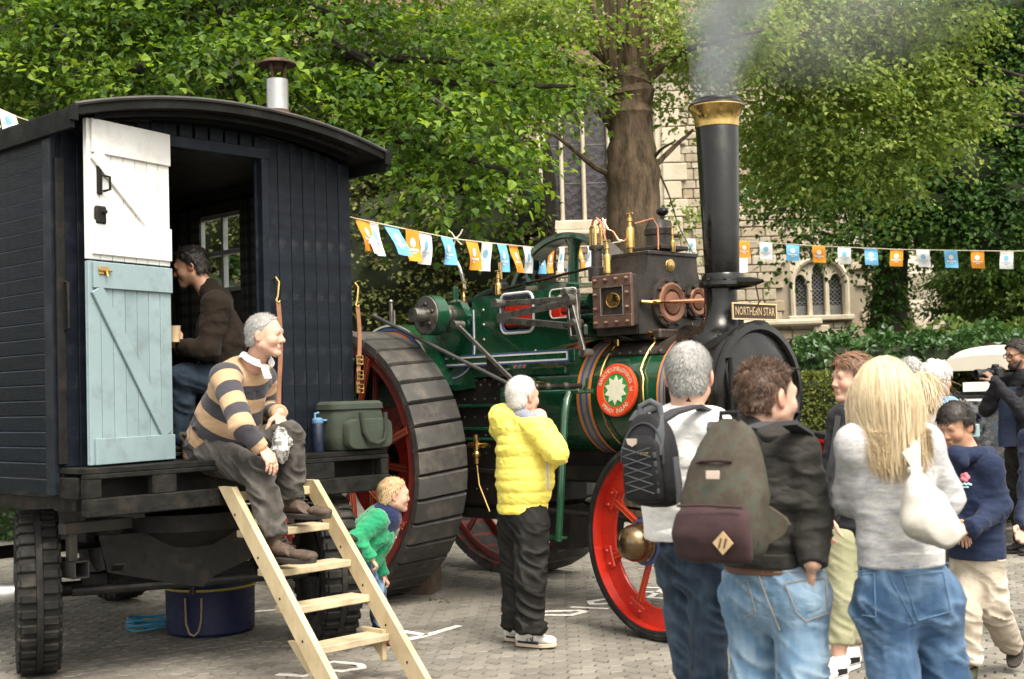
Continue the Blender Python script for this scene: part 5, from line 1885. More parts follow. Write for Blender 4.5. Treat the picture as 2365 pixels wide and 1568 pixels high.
def right_wood(b):
	T=lambda x,y,Y=18.5:at(x,y,Y)-base2
	limb(b,[(0,0,0),(0,0,3),(-0.3,0,6),(-0.2,0,9)],0.3,0.2,10)
	for pts in ([(2050,75),(2000,50),(1950,10)],[(2120,160),(1980,130),(1820,60)],[(2080,250),(1900,230),(1780,260)],[(1960,300),(1900,250),(1830,210)]):
		limb(b,[(-0.2,0,5.6)]+[T(x,y,18.4) for x,y in pts],0.03,0.008,7)

blobs=[B(1800,40,17.6,0.9,0.5,0.8),B(1960,30,18.2,0.9,0.5,0.8),B(2120,60,18.4,1.0,0.6,0.8),B(1790,170,18,0.6,0.4,0.6),B(1920,190,17.8,0.9,0.5,0.7),B(2080,200,18.4,0.8,0.55,0.7),B(2200,220,18.8,0.6,0.5,0.6),B(1850,310,18.2,0.7,0.4,0.6),B(2010,330,18.0,0.8,0.4,0.6),B(2150,300,18.5,0.5,0.3,0.5),B(1950,385,18.3,0.6,0.25,0.5),B(2080,400,18.4,0.5,0.25,0.5),B(1820,380,18.8,0.45,0.3,0.5),B(2000,-140,18.3,3.0,0.6,1.2),B(1770,300,18.6,0.3,0.5,0.4)]
rf=blob_sprays(blobs,2300,0.085,0.5,13,0.5,0.1,0.2)
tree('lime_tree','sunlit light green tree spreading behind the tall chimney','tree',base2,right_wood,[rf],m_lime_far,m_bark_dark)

# ivy-clad trunk with dark crown
base3=at(2052,800,23.0)
base3[2]=0

def ivy_wood(b):
	T=lambda x,y,Y=23.0:at(x,y,Y)-base3
	limb(b,[(0,0,0),T(2052,760),T(2055,650),T(2062,520),T(2075,380),T(2090,150)],0.36,0.2,14)
	for pts in ([(2060,560),(2130,480),(2230,420),(2380,380)],[(2058,540),(1980,470),(1880,440),(1760,420)],[(2060,500),(2160,380),(2280,250)]):
		limb(b,[T(x,y) for x,y in pts],0.12,0.03,8)

blobs=[B(2300,60,23,1.3,1.1,1.2),B(2380,260,22.6,1.2,1.0,1.2),B(2240,400,22.6,1.1,0.7,1.0),B(2360,470,22.2,1.1,0.7,1.0),B(2140,490,22.4,0.8,0.3,0.8),B(2270,540,22.2,0.9,0.35,0.8),B(2020,530,22.5,0.6,0.35,0.7),B(1900,445,22.8,0.9,0.3,0.8),B(1780,430,22.8,0.5,0.28,0.7),B(1870,510,22.2,0.4,0.15,0.4),B(1832,560,22.0,0.3,0.16,0.3),B(1800,600,22.0,0.14,0.10,0.2),B(1975,560,22.1,0.15,0.15,0.3),B(2020,400,23.5,1.4,0.8,0.9),B(2150,200,24,1.8,1.2,1.0),B(1850,330,24,1.2,0.9,0.9)]
dblobs=blobs
df=blob_sprays(blobs,3000,0.10,0.6,13,0.55,-0.05,0.25)
iv=[B(2052,y,22.75,0.30-0.0002*abs(y-700),0.4,0.3) for y in (600,660,720,770,820)]
ivf=blob_sprays(iv,260,0.085,0.16,9,0.8,-0.12,0.8)
tree('ivy_clad_tree','dark green tree with an ivy-clad trunk behind the right-hand bunting','tree',base3,ivy_wood,[df,ivf],m_dgreen,m_bark_dark,inner=dblobs[:6]+dblobs[-3:])

# yew behind the engine
base4=np.array([-1.6,19.6,0])

def yew_wood(b):
	limb(b,[(0,0,0),(0,0,2.5),(0.2,0,5)],0.35,0.12,10)
	limb(b,[at(1262,760,18.2)*np.array([1,1,0])-base4,at(1262,600,18.2)-base4,at(1270,420,18.2)-base4,at(1258,330,18.3)-base4],0.16,0.07,10)

blobs=[B(860,620,19.2,1.1,1.1,0.9),B(1000,560,19.2,1.1,1.0,0.9),B(1125,560,18.8,0.8,0.9,0.8),B(1215,660,18.6,0.35,0.7,0.5),B(1130,390,19.4,0.6,0.7,0.7),B(1225,470,18.4,0.2,0.5,0.3),B(900,400,20,1.5,1.0,0.9),B(1050,330,20,1.3,1.0,0.9),B(750,500,20,1.4,1.6,0.9),B(1100,150,20.4,1.5,1.2,0.9),B(880,150,21,1.8,1.2,0.9),B(1000,680,19.3,1.2,0.6,0.8),B(1150,700,19.2,0.8,0.5,0.7),B(500,300,21,2.2,2.5,0.9),B(100,200,21,3.0,2.8,0.9)]
yf=blob_sprays(blobs,5600,0.085,0.3,13,0.3,0.0,0.45,spread=0.7)
tree('yew_tree','olive green yew tree filling the gap behind the van and the engine','tree',base4,yew_wood,[yf],m_yew,m_bark_dark,heart=False,wid=0.38,inner=blobs)

# feathery cypress on the far right
base5=np.array([9.9,27.5,0])
blobs=[B(2300,640,26.5,1.3,0.3,0.7),B(2380,700,26,1.2,0.35,0.7),B(2250,700,26.8,0.9,0.16,0.5),B(2350,770,25.6,1.0,0.3,0.6),B(2420,600,26,1.4,0.6,0.8),B(2330,560,27,1.3,0.5,0.7)]
ef=blob_sprays(blobs,2200,0.13,0.6,13,0.25,0.05,0.3,0.5,spread=0.35)
tree('cypress_tree','feathery green conifer with level boughs at the right edge','tree',base5,lambda b:limb(b,[(0,0,0),(0,0,4),(0,0,8)],0.3,0.1,9),[ef],m_conif,m_bark_dark,heart=False,wid=0.26)

# dark trees beyond the churchyard
k=0
names=['tall dark tree far beyond the cypress boughs','dark tree crown beyond the right end of the church','broad dark tree behind the church roof','dark tree far behind the left van corner','dark tree far behind the middle of the van']
for (x,Y,r_,h_),lab in zip(((15,36,3.6,13),(11.3,34.5,1.9,11),(5,44,6,17),(-15,34,5,14),(-8.5,26,3.5,12)),names):
	bs=np.array([x,Y,0.0])
	bl=[((x+rnd.uniform(-.6,.6)*r_,Y+rnd.uniform(-.3,.3)*r_,h_*f),(r_*0.75,r_*0.5,h_*0.16)) for f in (0.12,0.22,0.35,0.5,0.65,0.8,0.9) for _ in range(2)]
	bf=blob_sprays(bl,1300,0.24,0.9,12,0.5,-0.12,0.6)
	tree('distant_tree',lab,'tree',bs,lambda b:limb(b,[(0,0,0),(0.1,0,h_*.5),(0,0,h_*.9)],0.4,0.12,9),[bf],m_dgreen,m_bark_dark,'dark trees beyond the church',inner=bl)

def hedge(name,label,cat,x0,x1,y0,y1,h,n,size,m,lump=0.05,heart=True,wid=0.4,group=None):
	o=thing(name,label,cat,((x0+x1)/2,(y0+y1)/2,0),0,group)
	w,d=x1-x0,y1-y0
	mb=MB()
	mb.box((0,0,(h-0.05)/2),(w-0.12,d-0.12,h-0.05),None,0.08)
	obj('branches',mb,m_core,o)
	A=np.array([w*h,w*d,d*h,d*h])
	cnt=(A/A.sum()*n).astype(int)
	Ps,Ns=[],[]
	for k_,c_ in enumerate(cnt):
		a,b_=rng.random(c_),rng.random(c_)
		if k_==0:
			P=np.stack([(a-.5)*w,np.full(c_,-d/2),b_*h],1); Nn=np.array([0,-1.0,0.25])
		elif k_==1:
			P=np.stack([(a-.5)*w,(b_-.5)*d,np.full(c_,h)],1); Nn=np.array([0,-0.2,1.0])
		else:
			P=np.stack([np.full(c_,(k_-2.5)*w),(a-.5)*d,b_*h],1); Nn=np.array([(k_-2.5)*2,0,0.25])
		Ps.append(P)
		Ns.append(np.tile(Nn,(c_,1)))
	P,N=np.concatenate(Ps),np.concatenate(Ns)
	bumpy=(vnoise(P*2.6+40,5)-0.5)*2*lump+(vnoise(P*8+9,6)-0.5)*lump
	P=P+N*bumpy[:,None]+rng.normal(0,0.015,P.shape)
	D=rng.normal(0,0.7,P.shape)+N*0.5+np.array([0,0,0.2])
	V,Q,Aa=leaves(P,D,N+rng.normal(0,0.5,P.shape),size*rng.uniform(0.6,1.2,len(P)),np.clip(0.3+0.6*rng.random(len(P))+bumpy/lump*0.15,0,1),heart,wid)
	obj('foliage',np_mesh('foliage',V,quads=Q,smooth=False,attrs={'rnd':Aa}),m,o,kind='stuff')
	return o

hx=at(1842,900,14.5)[0]
hedge('clipped_hedge','clipped olive green hedge behind the crowd beside the smokebox','hedge',hx-0.9,11.0,14.5,15.4,1.70,60000,0.042,m_box,0.03)
lx=at(1868,820,17.0)[0]
hedge('laurel_bank','glossy dark laurel and ivy bank under the ivy-clad tree','shrub',lx,9.0,17.0,19.5,2.12,9000,0.11,m_laurel,0.22)
hedge('laurel_bank','pale green shrubs behind the canvas-topped car','shrub',6.6,14.0,20.5,22.5,2.35,7000,0.11,m_conif,0.25)
hedge('low_shrub','dark low shrubs far behind the van wheels','shrub',-12.0,-4.2,15.5,17.0,1.2,7000,0.085,m_laurel,0.25)
hedge('low_shrub','dark ground shrubs at the foot of the church wall','shrub',-4.0,3.2,26.5,28.5,0.9,6000,0.11,m_laurel,0.25)
# ------------------------------------------------------------------ people: one smooth body each, clothes and hair as children
class Field:
	"""Signed distance field on a grid that is finer round the head and hands; surface by surface nets."""
	def __init__(s,k=0.02):
		s.ops,s.k=[],k

	def rc(s,a,b,ra,rb,k=None,flat=None,op='u'):
		a,b=np.asarray(a,float),np.asarray(b,float)
		r=max(ra,rb)
		lo,hi=np.minimum(a,b)-r,np.maximum(a,b)+r
		def f(P):
			ab=b-a
			t_=np.clip(((P-a)@ab)/max(ab@ab,1e-9),0,1)
			q=P-(a+t_[...,None]*ab)
			if flat is not None:
				w,sc=flat
				w=nrm(w)
				q=q+(q@w)[...,None]*w*(1/sc-1)
			return np.sqrt((q*q).sum(-1))-(ra+(rb-ra)*t_)
		s.ops.append((op,f,lo,hi,s.k if k is None else k))
		return s

	def el(s,c,r,R=None,k=None,op='u'):
		c,r=np.asarray(c,float),np.asarray(r,float)
		R=np.eye(3) if R is None else np.asarray(R,float)
		m=r.max()
		def f(P):
			q=(P-c)@R
			k0=np.sqrt(((q/r)**2).sum(-1))
			k1=np.sqrt(((q/r**2)**2).sum(-1))+1e-9
			return k0*(k0-1)/k1
		s.ops.append((op,f,c-m,c+m,s.k if k is None else k))
		return s

	def cut(s,p,n,lo=None,hi=None,k=0.004):
		"""Remove what lies on the side n points to (inside the box lo..hi only)."""
		p,n=np.asarray(p,float),nrm(n)
		s.ops.append(('c',lambda P:(P-p)@n,lo,hi,k))
		return s

	def mesh(s,h=0.01,fine=(),hf=0.005,margin=0.03):
		us=[o for o in s.ops if o[0]=='u']
		lo=np.min([o[2] for o in us],0)-margin
		hi=np.max([o[3] for o in us],0)+margin
		ax=[]
		for d in range(3):
			x,g=lo[d],[]
			iv=[(c[d]-r,c[d]+r) for c,r in fine]
			while x<hi[d]+h:
				g.append(x)
				x+=hf if any(a-h<=x<=b for a,b in iv) else h
			ax.append(np.array(g))
		X=ax
		D=np.full([len(a) for a in X],1.0,np.float32)
		for op,f,l,u,k in s.ops:
			if l is None:
				sl=tuple(slice(0,len(a)) for a in X)
			else:
				sl=tuple(slice(max(np.searchsorted(a,l[d]-k-0.03),0),np.searchsorted(a,u[d]+k+0.03)) for d,a in enumerate(X))
			if any(q.stop-q.start<1 for q in sl):
				continue
			P=np.stack(np.meshgrid(*[a[q] for a,q in zip(X,sl)],indexing='ij'),-1)
			e=f(P)
			o=D[sl]
			if op=='u':
				hh=np.clip(0.5+0.5*(o-e)/max(k,1e-5),0,1)
				D[sl]=o+(e-o)*hh-k*hh*(1-hh)
			elif op=='s':
				e=-e
				hh=np.clip(0.5-0.5*(o-e)/max(k,1e-5),0,1)
				D[sl]=o+(e-o)*hh+k*hh*(1-hh)
			else:
				hh=np.clip(0.5-0.5*(o-e)/max(k,1e-5),0,1)
				D[sl]=o+(e-o)*hh+k*hh*(1-hh)
		for d in range(3):
			for e in (0,-1):
				q=[slice(None)]*3
				q[d]=e
				D[tuple(q)]=np.maximum(D[tuple(q)],0.01)
		return surface(X,D)

def surface(X,D):
	nx,ny,nz=D.shape
	S=D<0
	cid=lambda i,j,k:(i*ny+j)*nz+k
	acc_c,acc_p,quads=[],[],[]
	for d in range(3):
		s0=[slice(None)]*3
		s1=[slice(None)]*3
		s0[d],s1[d]=slice(0,-1),slice(1,None)
		A,B_=S[tuple(s0)],S[tuple(s1)]
		I=np.nonzero(A != B_)
		I=np.stack(I,1)
		o1,o2=(d+1)%3,(d+2)%3
		dim=(nx,ny,nz)
		ok=(I[:,o1]>0) & (I[:,o2]>0) & (I[:,o1]<dim[o1]-1) & (I[:,o2]<dim[o2]-1)
		I=I[ok]
		J=I.copy()
		J[:,d]+=1
		a,b=D[tuple(I.T)],D[tuple(J.T)]
		t_=a/(a-b)
		P=np.stack([X[k][I[:,k]] for k in range(3)],1)
		P[:,d]+=t_*(X[d][J[:,d]]-X[d][I[:,d]])
		cs=[]
		for e1,e2 in ((-1,-1),(0,-1),(0,0),(-1,0)):
			c=I.copy()
			c[:,o1]+=e1
			c[:,o2]+=e2
			q=cid(c[:,0],c[:,1],c[:,2])
			cs.append(q)
			acc_c.append(q)
			acc_p.append(P)
		Q=np.stack(cs,1)
		fl=a<0
		Q[~fl]=Q[~fl][:,::-1]
		quads.append(Q)
	C=np.concatenate(acc_c)
	P=np.concatenate(acc_p)
	u,inv=np.unique(C,return_inverse=True)
	cnt=np.bincount(inv,minlength=len(u))
	V=np.stack([np.bincount(inv,P[:,k],len(u))/cnt for k in range(3)],1)
	Q=np.searchsorted(u,np.concatenate(quads))
	return V,Q

def normals(V,Q):
	n=np.cross(V[Q[:,2]]-V[Q[:,0]],V[Q[:,3]]-V[Q[:,1]])
	N=np.zeros_like(V)
	for k in range(4):
		np.add.at(N,Q[:,k],n)
	return unit(N)

def relax(V,Q,it=1,w=0.5):
	for _ in range(it):
		s=np.zeros_like(V)
		c=np.zeros(len(V))
		for k in range(4):
			a,b=Q[:,k],Q[:,(k+1)%4]
			np.add.at(s,a,V[b])
			np.add.at(c,a,1)
		V=V*(1-w)+w*s/np.maximum(c,1)[:,None]
	return V

def bone_coord(V,bones):
	"""For each vertex: which bone is nearest, how far along it, across distance."""
	best=np.full(len(V),1e9)
	t_out,id_out=np.zeros(len(V)),np.zeros(len(V),int)
	for i,(a,b,r,t0) in enumerate(bones):
		a,b=np.asarray(a,float),np.asarray(b,float)
		ab=b-a
		L=np.linalg.norm(ab)+1e-9
		t=np.clip(((V-a)@ab)/L**2,-0.3,1.3)
		d=np.linalg.norm(V-(a+np.clip(t,0,1)[:,None]*ab),axis=1)-r
		m=d<best
		best[m]=d[m]
		t_out[m]=t0+t[m]*L
		id_out[m]=i
	return id_out,t_out

def folds(V,N,amp,sc,seed,power=1.0):
	"""Cloth creases: ridged noise stretched by sc."""
	n=vnoise(V*np.asarray(sc)+17.3,seed)
	n2=vnoise(V*np.asarray(sc)*2.1+3.1,seed+1)
	r=(1-np.abs(2*n-1))**1.6*0.75+(1-np.abs(2*n2-1))**1.5*0.3
	a=amp if np.isscalar(amp) else amp[:,None]
	return V+N*(1.5*a*(r-0.45)[:,None])

def skin_mat(name,col,lip,blush):
	t=NT(name)
	c=t.hsv(col,0.5,1.0,t.mr(t.noise(35,4),0.3,0.7,0.93,1.07))
	c=t.mix(t.math('MULTIPLY',t.attr('blush'),0.55),c,blush)
	c=t.mix(t.attr('lip'),c,lip)
	c=t.mix(t.math('MULTIPLY',t.attr('stubble'),t.mr(t.noise(220,2),0.4,0.6,0.35,0.75)),c,(0.07,0.05,0.04))
	return t.done(t.principled(c,0.48,0,t.bump(t.noise(240,3),0.15,0.002),spec=0.4,sss=0.08))

SK_FAIR=skin_mat('fair_skin',(0.60,0.36,0.265),(0.50,0.17,0.14),(0.58,0.20,0.14))
SK_TAN=skin_mat('tanned_skin',(0.42,0.235,0.15),(0.36,0.13,0.10),(0.42,0.14,0.09))

def hair_mat(name,a,b,rough=0.5):
	t=NT(name)
	r=t.attr('rnd')
	c=t.mix(r,a,b)
	return t.done(t.principled(c,rough,0,None,spec=0.45))

H_GREY=hair_mat('grey_hair',(0.20,0.195,0.185),(0.52,0.51,0.49))
H_WHITE=hair_mat('white_hair',(0.50,0.48,0.45),(0.80,0.78,0.75))
H_BROWN=hair_mat('brown_hair',(0.035,0.018,0.011),(0.135,0.075,0.045))
H_AUBURN=hair_mat('auburn_hair',(0.10,0.048,0.024),(0.27,0.145,0.08))
H_DARK=hair_mat('dark_hair',(0.008,0.006,0.005),(0.035,0.024,0.018))
H_BLONDE=hair_mat('blonde_hair',(0.40,0.29,0.155),(0.74,0.61,0.41),0.5)
H_SAND=hair_mat('sandy_hair',(0.34,0.22,0.11),(0.66,0.48,0.28))

m_eye=mat('eye_dark',(0.02,0.014,0.01),0.15,0,0.1,5,0)
m_eyew=mat('eye_white',(0.62,0.58,0.54),0.3,0,0.05,5,0)

def cloth(name,col,rough=0.85,var=0.08,weave=260,wb=0.25,sheen=0.04,rv=0,stretch=None,fade=None,vs=6,cr=0.01,cs=7,cst=(1,1,1.6)):
	t=NT(name)
	v=t.mr(t.noise(vs,5,0.65,stretch=stretch),0.3,0.7,1-var,1+var)
	v2=t.mr(t.noise(weave,2,0.5),0.3,0.7,1-var*0.8,1+var*0.8)
	c=t.hsv(col,0.5,1,t.math('MULTIPLY',v,v2))
	if fade:
		c=t.mix(t.mr(t.attr('fade'),0.0,1.0,0.0,1.0),c,fade)
	nm=None
	if cr:
	# soft creases: two ridged layers
		r1=t.math('ABSOLUTE',t.math('SUBTRACT',t.noise(cs,2,0.5,stretch=cst),0.5))
		r2=t.math('ABSOLUTE',t.math('SUBTRACT',t.noise(cs*2.3,2,0.5,stretch=cst),0.5))
		msk=t.mr(t.noise(4.0,2),0.42,0.62,0.1,1.0)
		nm=t.bump(t.math('MULTIPLY',t.math('ADD',r1,t.math('MULTIPLY',r2,0.3)),msk),0.7,cr*4)
	return t.done(t.principled(c,rough,0,t.bump(t.noise(weave,2),wb,0.0015,nm),sheen=sheen,spec=0.18))

def hand(F,w,d,n,side,curl=0.45,s=1.0,thumb_in=0.35):
	"""Palm, four jointed fingers and a thumb. w wrist, d along the hand, n the way the fingers curl, side the thumb side."""
	w,d=np.asarray(w,float),nrm(d)
	n=nrm(np.asarray(n,float)-d*(np.asarray(n,float)@d))
	sd=np.cross(d,n)
	sd=sd if sd@np.asarray(side,float)>0 else-sd
	F.rc(w+d*0.01*s,w+d*0.075*s,0.030*s,0.040*s,0.012,flat=(n,0.45))
	curls=curl if hasattr(curl,'__len__') else [curl]*4
	for i,(o,L,r) in enumerate(((0.030,0.074,0.0095),(0.010,0.082,0.0098),(-0.011,0.076,0.0094),(-0.030,0.060,0.0084))):
		p=w+d*(0.088-0.004*abs(i-1))*s+sd*o*s
		F.rc(w+d*0.05*s+sd*o*0.8*s,p,0.012*s,(r+0.001)*s,0.008)
		ang_=0.0
		dirn=nrm(d+sd*o*2.0)
		for frac,bend in ((0.46,1.15),(0.30,1.35),(0.24,0.9)):
			ang_+=curls[i]*bend
			v=dirn*math.cos(ang_)+n*math.sin(ang_)
			q=p+v*L*frac*s
			F.rc(p,q,r*s,r*0.9*s,0.004)
			p=q
			r*=0.92
	a=w+d*0.022*s+sd*0.024*s
	v1=nrm(d*0.55+sd*0.75+n*thumb_in)
	b=a+v1*0.046*s
	v2=nrm(d*0.8+sd*0.25+n*thumb_in*1.5)
	c=b+v2*0.034*s
	e=c+nrm(v2+n*0.3)*0.026*s
	F.rc(a,b,0.016*s,0.0125*s,0.010)
	F.rc(b,c,0.0125*s,0.011*s,0.005)
	F.rc(c,e,0.011*s,0.0085*s,0.004)

def head_axes(f,u=(0,0,1)):
	f=nrm(f)
	l=nrm(np.cross(np.asarray(u,float),f))
	return np.stack([f,l,np.cross(f,l)],1)  # columns: forward, left, up

def head(F,c,R,s=1.0,jaw=1.0,nose=1.0,fat=0.0):
	g=lambda x,y,z:np.asarray(c,float)+R@(np.array([x,y,z])*s)
	F.el(g(-0.014,0,0.035),np.array([0.098,0.078,0.088])*s,R,0.02)
	F.el(g(0.03,0,-0.02),np.array([0.066,0.064+0.006*fat,0.09])*s,R,0.03)
	for y in (-1,1):
		F.rc(g(0.0,y*0.050,-0.055),g(0.066,y*0.016,-0.098),0.024*s*(1+0.25*fat),0.018*s,0.025)
		F.el(g(0.058,y*0.038,-0.03),np.array([0.028,0.026,0.026])*s*(1+0.15*fat),R,0.02)
		F.el(g(0.094,y*0.032,0.010),np.array([0.013,0.016,0.012])*s,R,0.014,'s')
		F.el(g(-0.008,y*0.080,-0.008),np.array([0.024,0.010,0.033])*s,R@rot_z(-y*0.4),0.008)
		F.el(g(0.0,y*0.090,-0.008),np.array([0.012,0.006,0.02])*s,R@rot_z(-y*0.4),0.006,'s')
		F.el(g(0.094,y*0.013,-0.034),np.array([0.011,0.009,0.008])*s,R,0.006)
		F.el(g(0.076,y*0.032,0.008),np.array([0.014,0.016,0.0135])*s,R,0.005)
	F.el(g(0.078,0,-0.100),np.array([0.022,0.024,0.02])*s*jaw,R,0.02)
	F.rc(g(0.085,-0.03,0.026),g(0.085,0.03,0.026),0.012*s,0.012*s,0.02)
	F.rc(g(0.086,0,0.012),g(0.087+0.021*nose,0,-0.028),0.009*s,0.0135*s,0.012)
	F.rc(g(0.090,-0.018,-0.062),g(0.090,0.018,-0.062),0.0075*s,0.0075*s,0.010)
	F.rc(g(0.088,-0.016,-0.073),g(0.088,0.016,-0.073),0.0082*s,0.0082*s,0.008)
	return g

def rot_z(a):
	return np.array([[math.cos(a),-math.sin(a),0],[math.sin(a),math.cos(a),0],[0,0,1.0]])

def strands(P,N,D,L,n_seg,width,droop,jit,seed=1,curlamp=0.0):
	"""Hair: tapering ribbons from roots P along D, hugging the surface."""
	k=len(P)
	L=np.broadcast_to(L,(k,))
	pos=P+N*0.001
	d=unit(D+rng.normal(0,jit,(k,3)))
	side=unit(np.cross(d,N))
	pts=[pos]
	for i in range(n_seg):
		step=(L/n_seg)[:,None]
		d=unit(d+np.array([0,0,-1.0])*droop/n_seg+rng.normal(0,jit*0.35,(k,3))+N*curlamp*math.sin(i*2.1))
		pos=pos+d*step
		pts.append(pos)
	V,Q=[],[]
	for i,p in enumerate(pts):
		w=width*(1-0.75*(i/n_seg)**1.5)
		V.append(p+side*w)
		V.append(p-side*w)
	V=np.stack(V,1).reshape(-1,3)
	m=2*(n_seg+1)
	b=(np.arange(k)*m)[:,None]
	Q=np.concatenate([b+np.array([[2*i,2*i+1,2*i+3,2*i+2]]) for i in range(n_seg)])
	R=np.repeat(rng.random(k),m)
	return V,Q,R

def scalp_hair(parent,org,c,R,s,m,n,L,hairline,comb,width=0.0016,droop=0.25,jit=0.25,thick=0.012,noise=0.006,thin=None,curl=0.0,lift=0.06):
	"""Close-cropped or medium hair: a cap over the cranium plus ribbons. hairline(p) -> True where hair grows (p in head space, head size 1)."""
	F=Field(0.02)
	g=lambda x,y,z:np.asarray(c,float)+R@(np.array([x,y,z])*s)
	t_=thick/s
	F.el(g(-0.014,0,0.035),np.array([0.098+t_,0.078+t_,0.088+t_])*s,R,0.02)
	F.el(g(-0.035,0,-0.025),np.array([0.066+t_,0.066+t_,0.06+t_])*s,R,0.02)
	V,Q=F.mesh(0.0065)
	p=((V-np.asarray(c))@R)/s
	gr=hairline(p)
	N=normals(V,Q)
	V2=V+N*((vnoise(V*60/s,3)-0.5)*2*noise)[:,None]
	sink=np.where(gr,0.0,-(thick+0.012))
	sink=sink+np.where(gr,(vnoise(V*25,8)-0.6)*noise,0)
	V2=V2+N*sink[:,None]
	keep=gr[Q].any(1)
	Qk=Q[keep]
	used=np.unique(Qk)
	mp=np.full(len(V),-1)
	mp[used]=np.arange(len(used))
	r_=np.clip(vnoise(V*np.array([90,90,30])/s,4)*0.9,0,1)
	VV,QQ,RR=V2[used],mp[Qk],r_[used]
	roots=np.nonzero(gr)[0]
	if thin is not None:
		w=thin(p[roots])
		roots=roots[rng.random(len(roots))<w]
	if n and len(roots):
		sel=rng.choice(roots,n)
		P0=V2[sel]+rng.normal(0,0.002,(n,3))
		Dv=comb(p[sel])@R.T
		Dv=Dv-N[sel]*(Dv*N[sel]).sum(1,keepdims=True)*0.8+N[sel]*lift
		sv,sq,sr=strands(P0,N[sel],Dv,L*rng.uniform(0.6,1.2,n),3,width,droop,jit*0.6,curlamp=curl)
		QQ=np.concatenate([QQ,sq+len(VV)])
		VV=np.concatenate([VV,sv])
		RR=np.concatenate([RR,sr])
	return obj('hair',np_mesh('hair',VV-org,quads=QQ,attrs={'rnd':RR}),m,parent)

def shoe(parent,org,ankle,heel,toe,w,m_up,m_sole,name='shoe',h=0.075,sole=0.022,collar=0.05):
	"""heel and toe lie on the ground line."""
	heel,toe,ankle=(np.asarray(q,float) for q in (heel,toe,ankle))
	d=nrm(toe-heel)
	L=np.linalg.norm(toe-heel)
	l=nrm(np.cross(np.array([0,0,1.0]),d))
	up=np.cross(d,l)
	F=Field(0.02)
	F.rc(heel+d*w*0.9+up*(sole+0.03),heel+d*L*0.45+up*(sole+0.032),w*0.85,w*0.9,0.02,flat=(up,0.9))
	F.rc(heel+d*L*0.4+up*(sole+0.034),toe-d*w*1.0+up*(sole+0.018),w*0.9,w*1.0,0.02,flat=(up,0.62))
	F.rc(heel+d*w*0.95+up*(sole+0.03),ankle+(0,0,0.0),w*0.8,collar,0.03)
	F.rc(heel+d*L*0.35+up*(sole+0.055),heel+d*L*0.62+up*(sole+0.03),w*0.62,w*0.6,0.02)
	F.cut(heel+up*sole*0.6,-up)
	F.cut(ankle+nrm(ankle-heel)*0.02,nrm(ankle-heel-d*(ankle-heel)@d*0.4),ankle-0.12,ankle+0.2)
	V,Q=F.mesh(0.007)
	o=obj(name,np_mesh(name,V-org,quads=Q),m_up,parent)
	sl=MB()
	rg=[]
	n=22
	for z0,e in ((0.0,-0.004),(0.004,0.002),(sole*0.8,0.003),(sole,-0.002)):
		ring=[]
		for i in range(n):
			a=2*math.pi*i/n
			x=L/2+(L/2+e)*math.cos(a)
			wd=(w*(0.92 if x<L*0.5 else 1.05)+e)*math.copysign(abs(math.sin(a))**0.75,math.sin(a))
			ring.append(heel+d*x+l*wd+up*(z0+max(0,(x-L*0.75))*0.1)-org)
		rg.append(ring)
	sl.loft(rg)
	obj('sole',sl,m_sole,o)
	lc=MB()
	for i in range(4):
		p=heel+d*L*(0.46+0.075*i)+up*(sole+0.092-0.012*i-0.004*i*i*0.5)-org
		lc.tube([p-l*w*0.45,p+up*0.006,p+l*w*0.45],0.0035,5)
	obj('lace',lc,m_sole,o)
	return o

def limb_cloth(V,N,kneeish,amp,seed,sc=(9,9,26)):
	w=np.zeros(len(V))+0.35
	for p,r in kneeish:
		w=np.maximum(w,np.exp(-(np.linalg.norm(V-p,axis=1)/r)**2))
	return folds(V,N,amp*w,sc,seed)

def short_line(top=0.03,nape=-0.075):
	"""Hairline of short hair: across the brow, round the ear, down to the nape."""
	def f(p):
		x,z=p[:,0],p[:,2]
		return np.where(x>0.014,z>top+(x-0.014)*1.25,np.where(x>-0.032,z>0.004,z>nape))
	return f

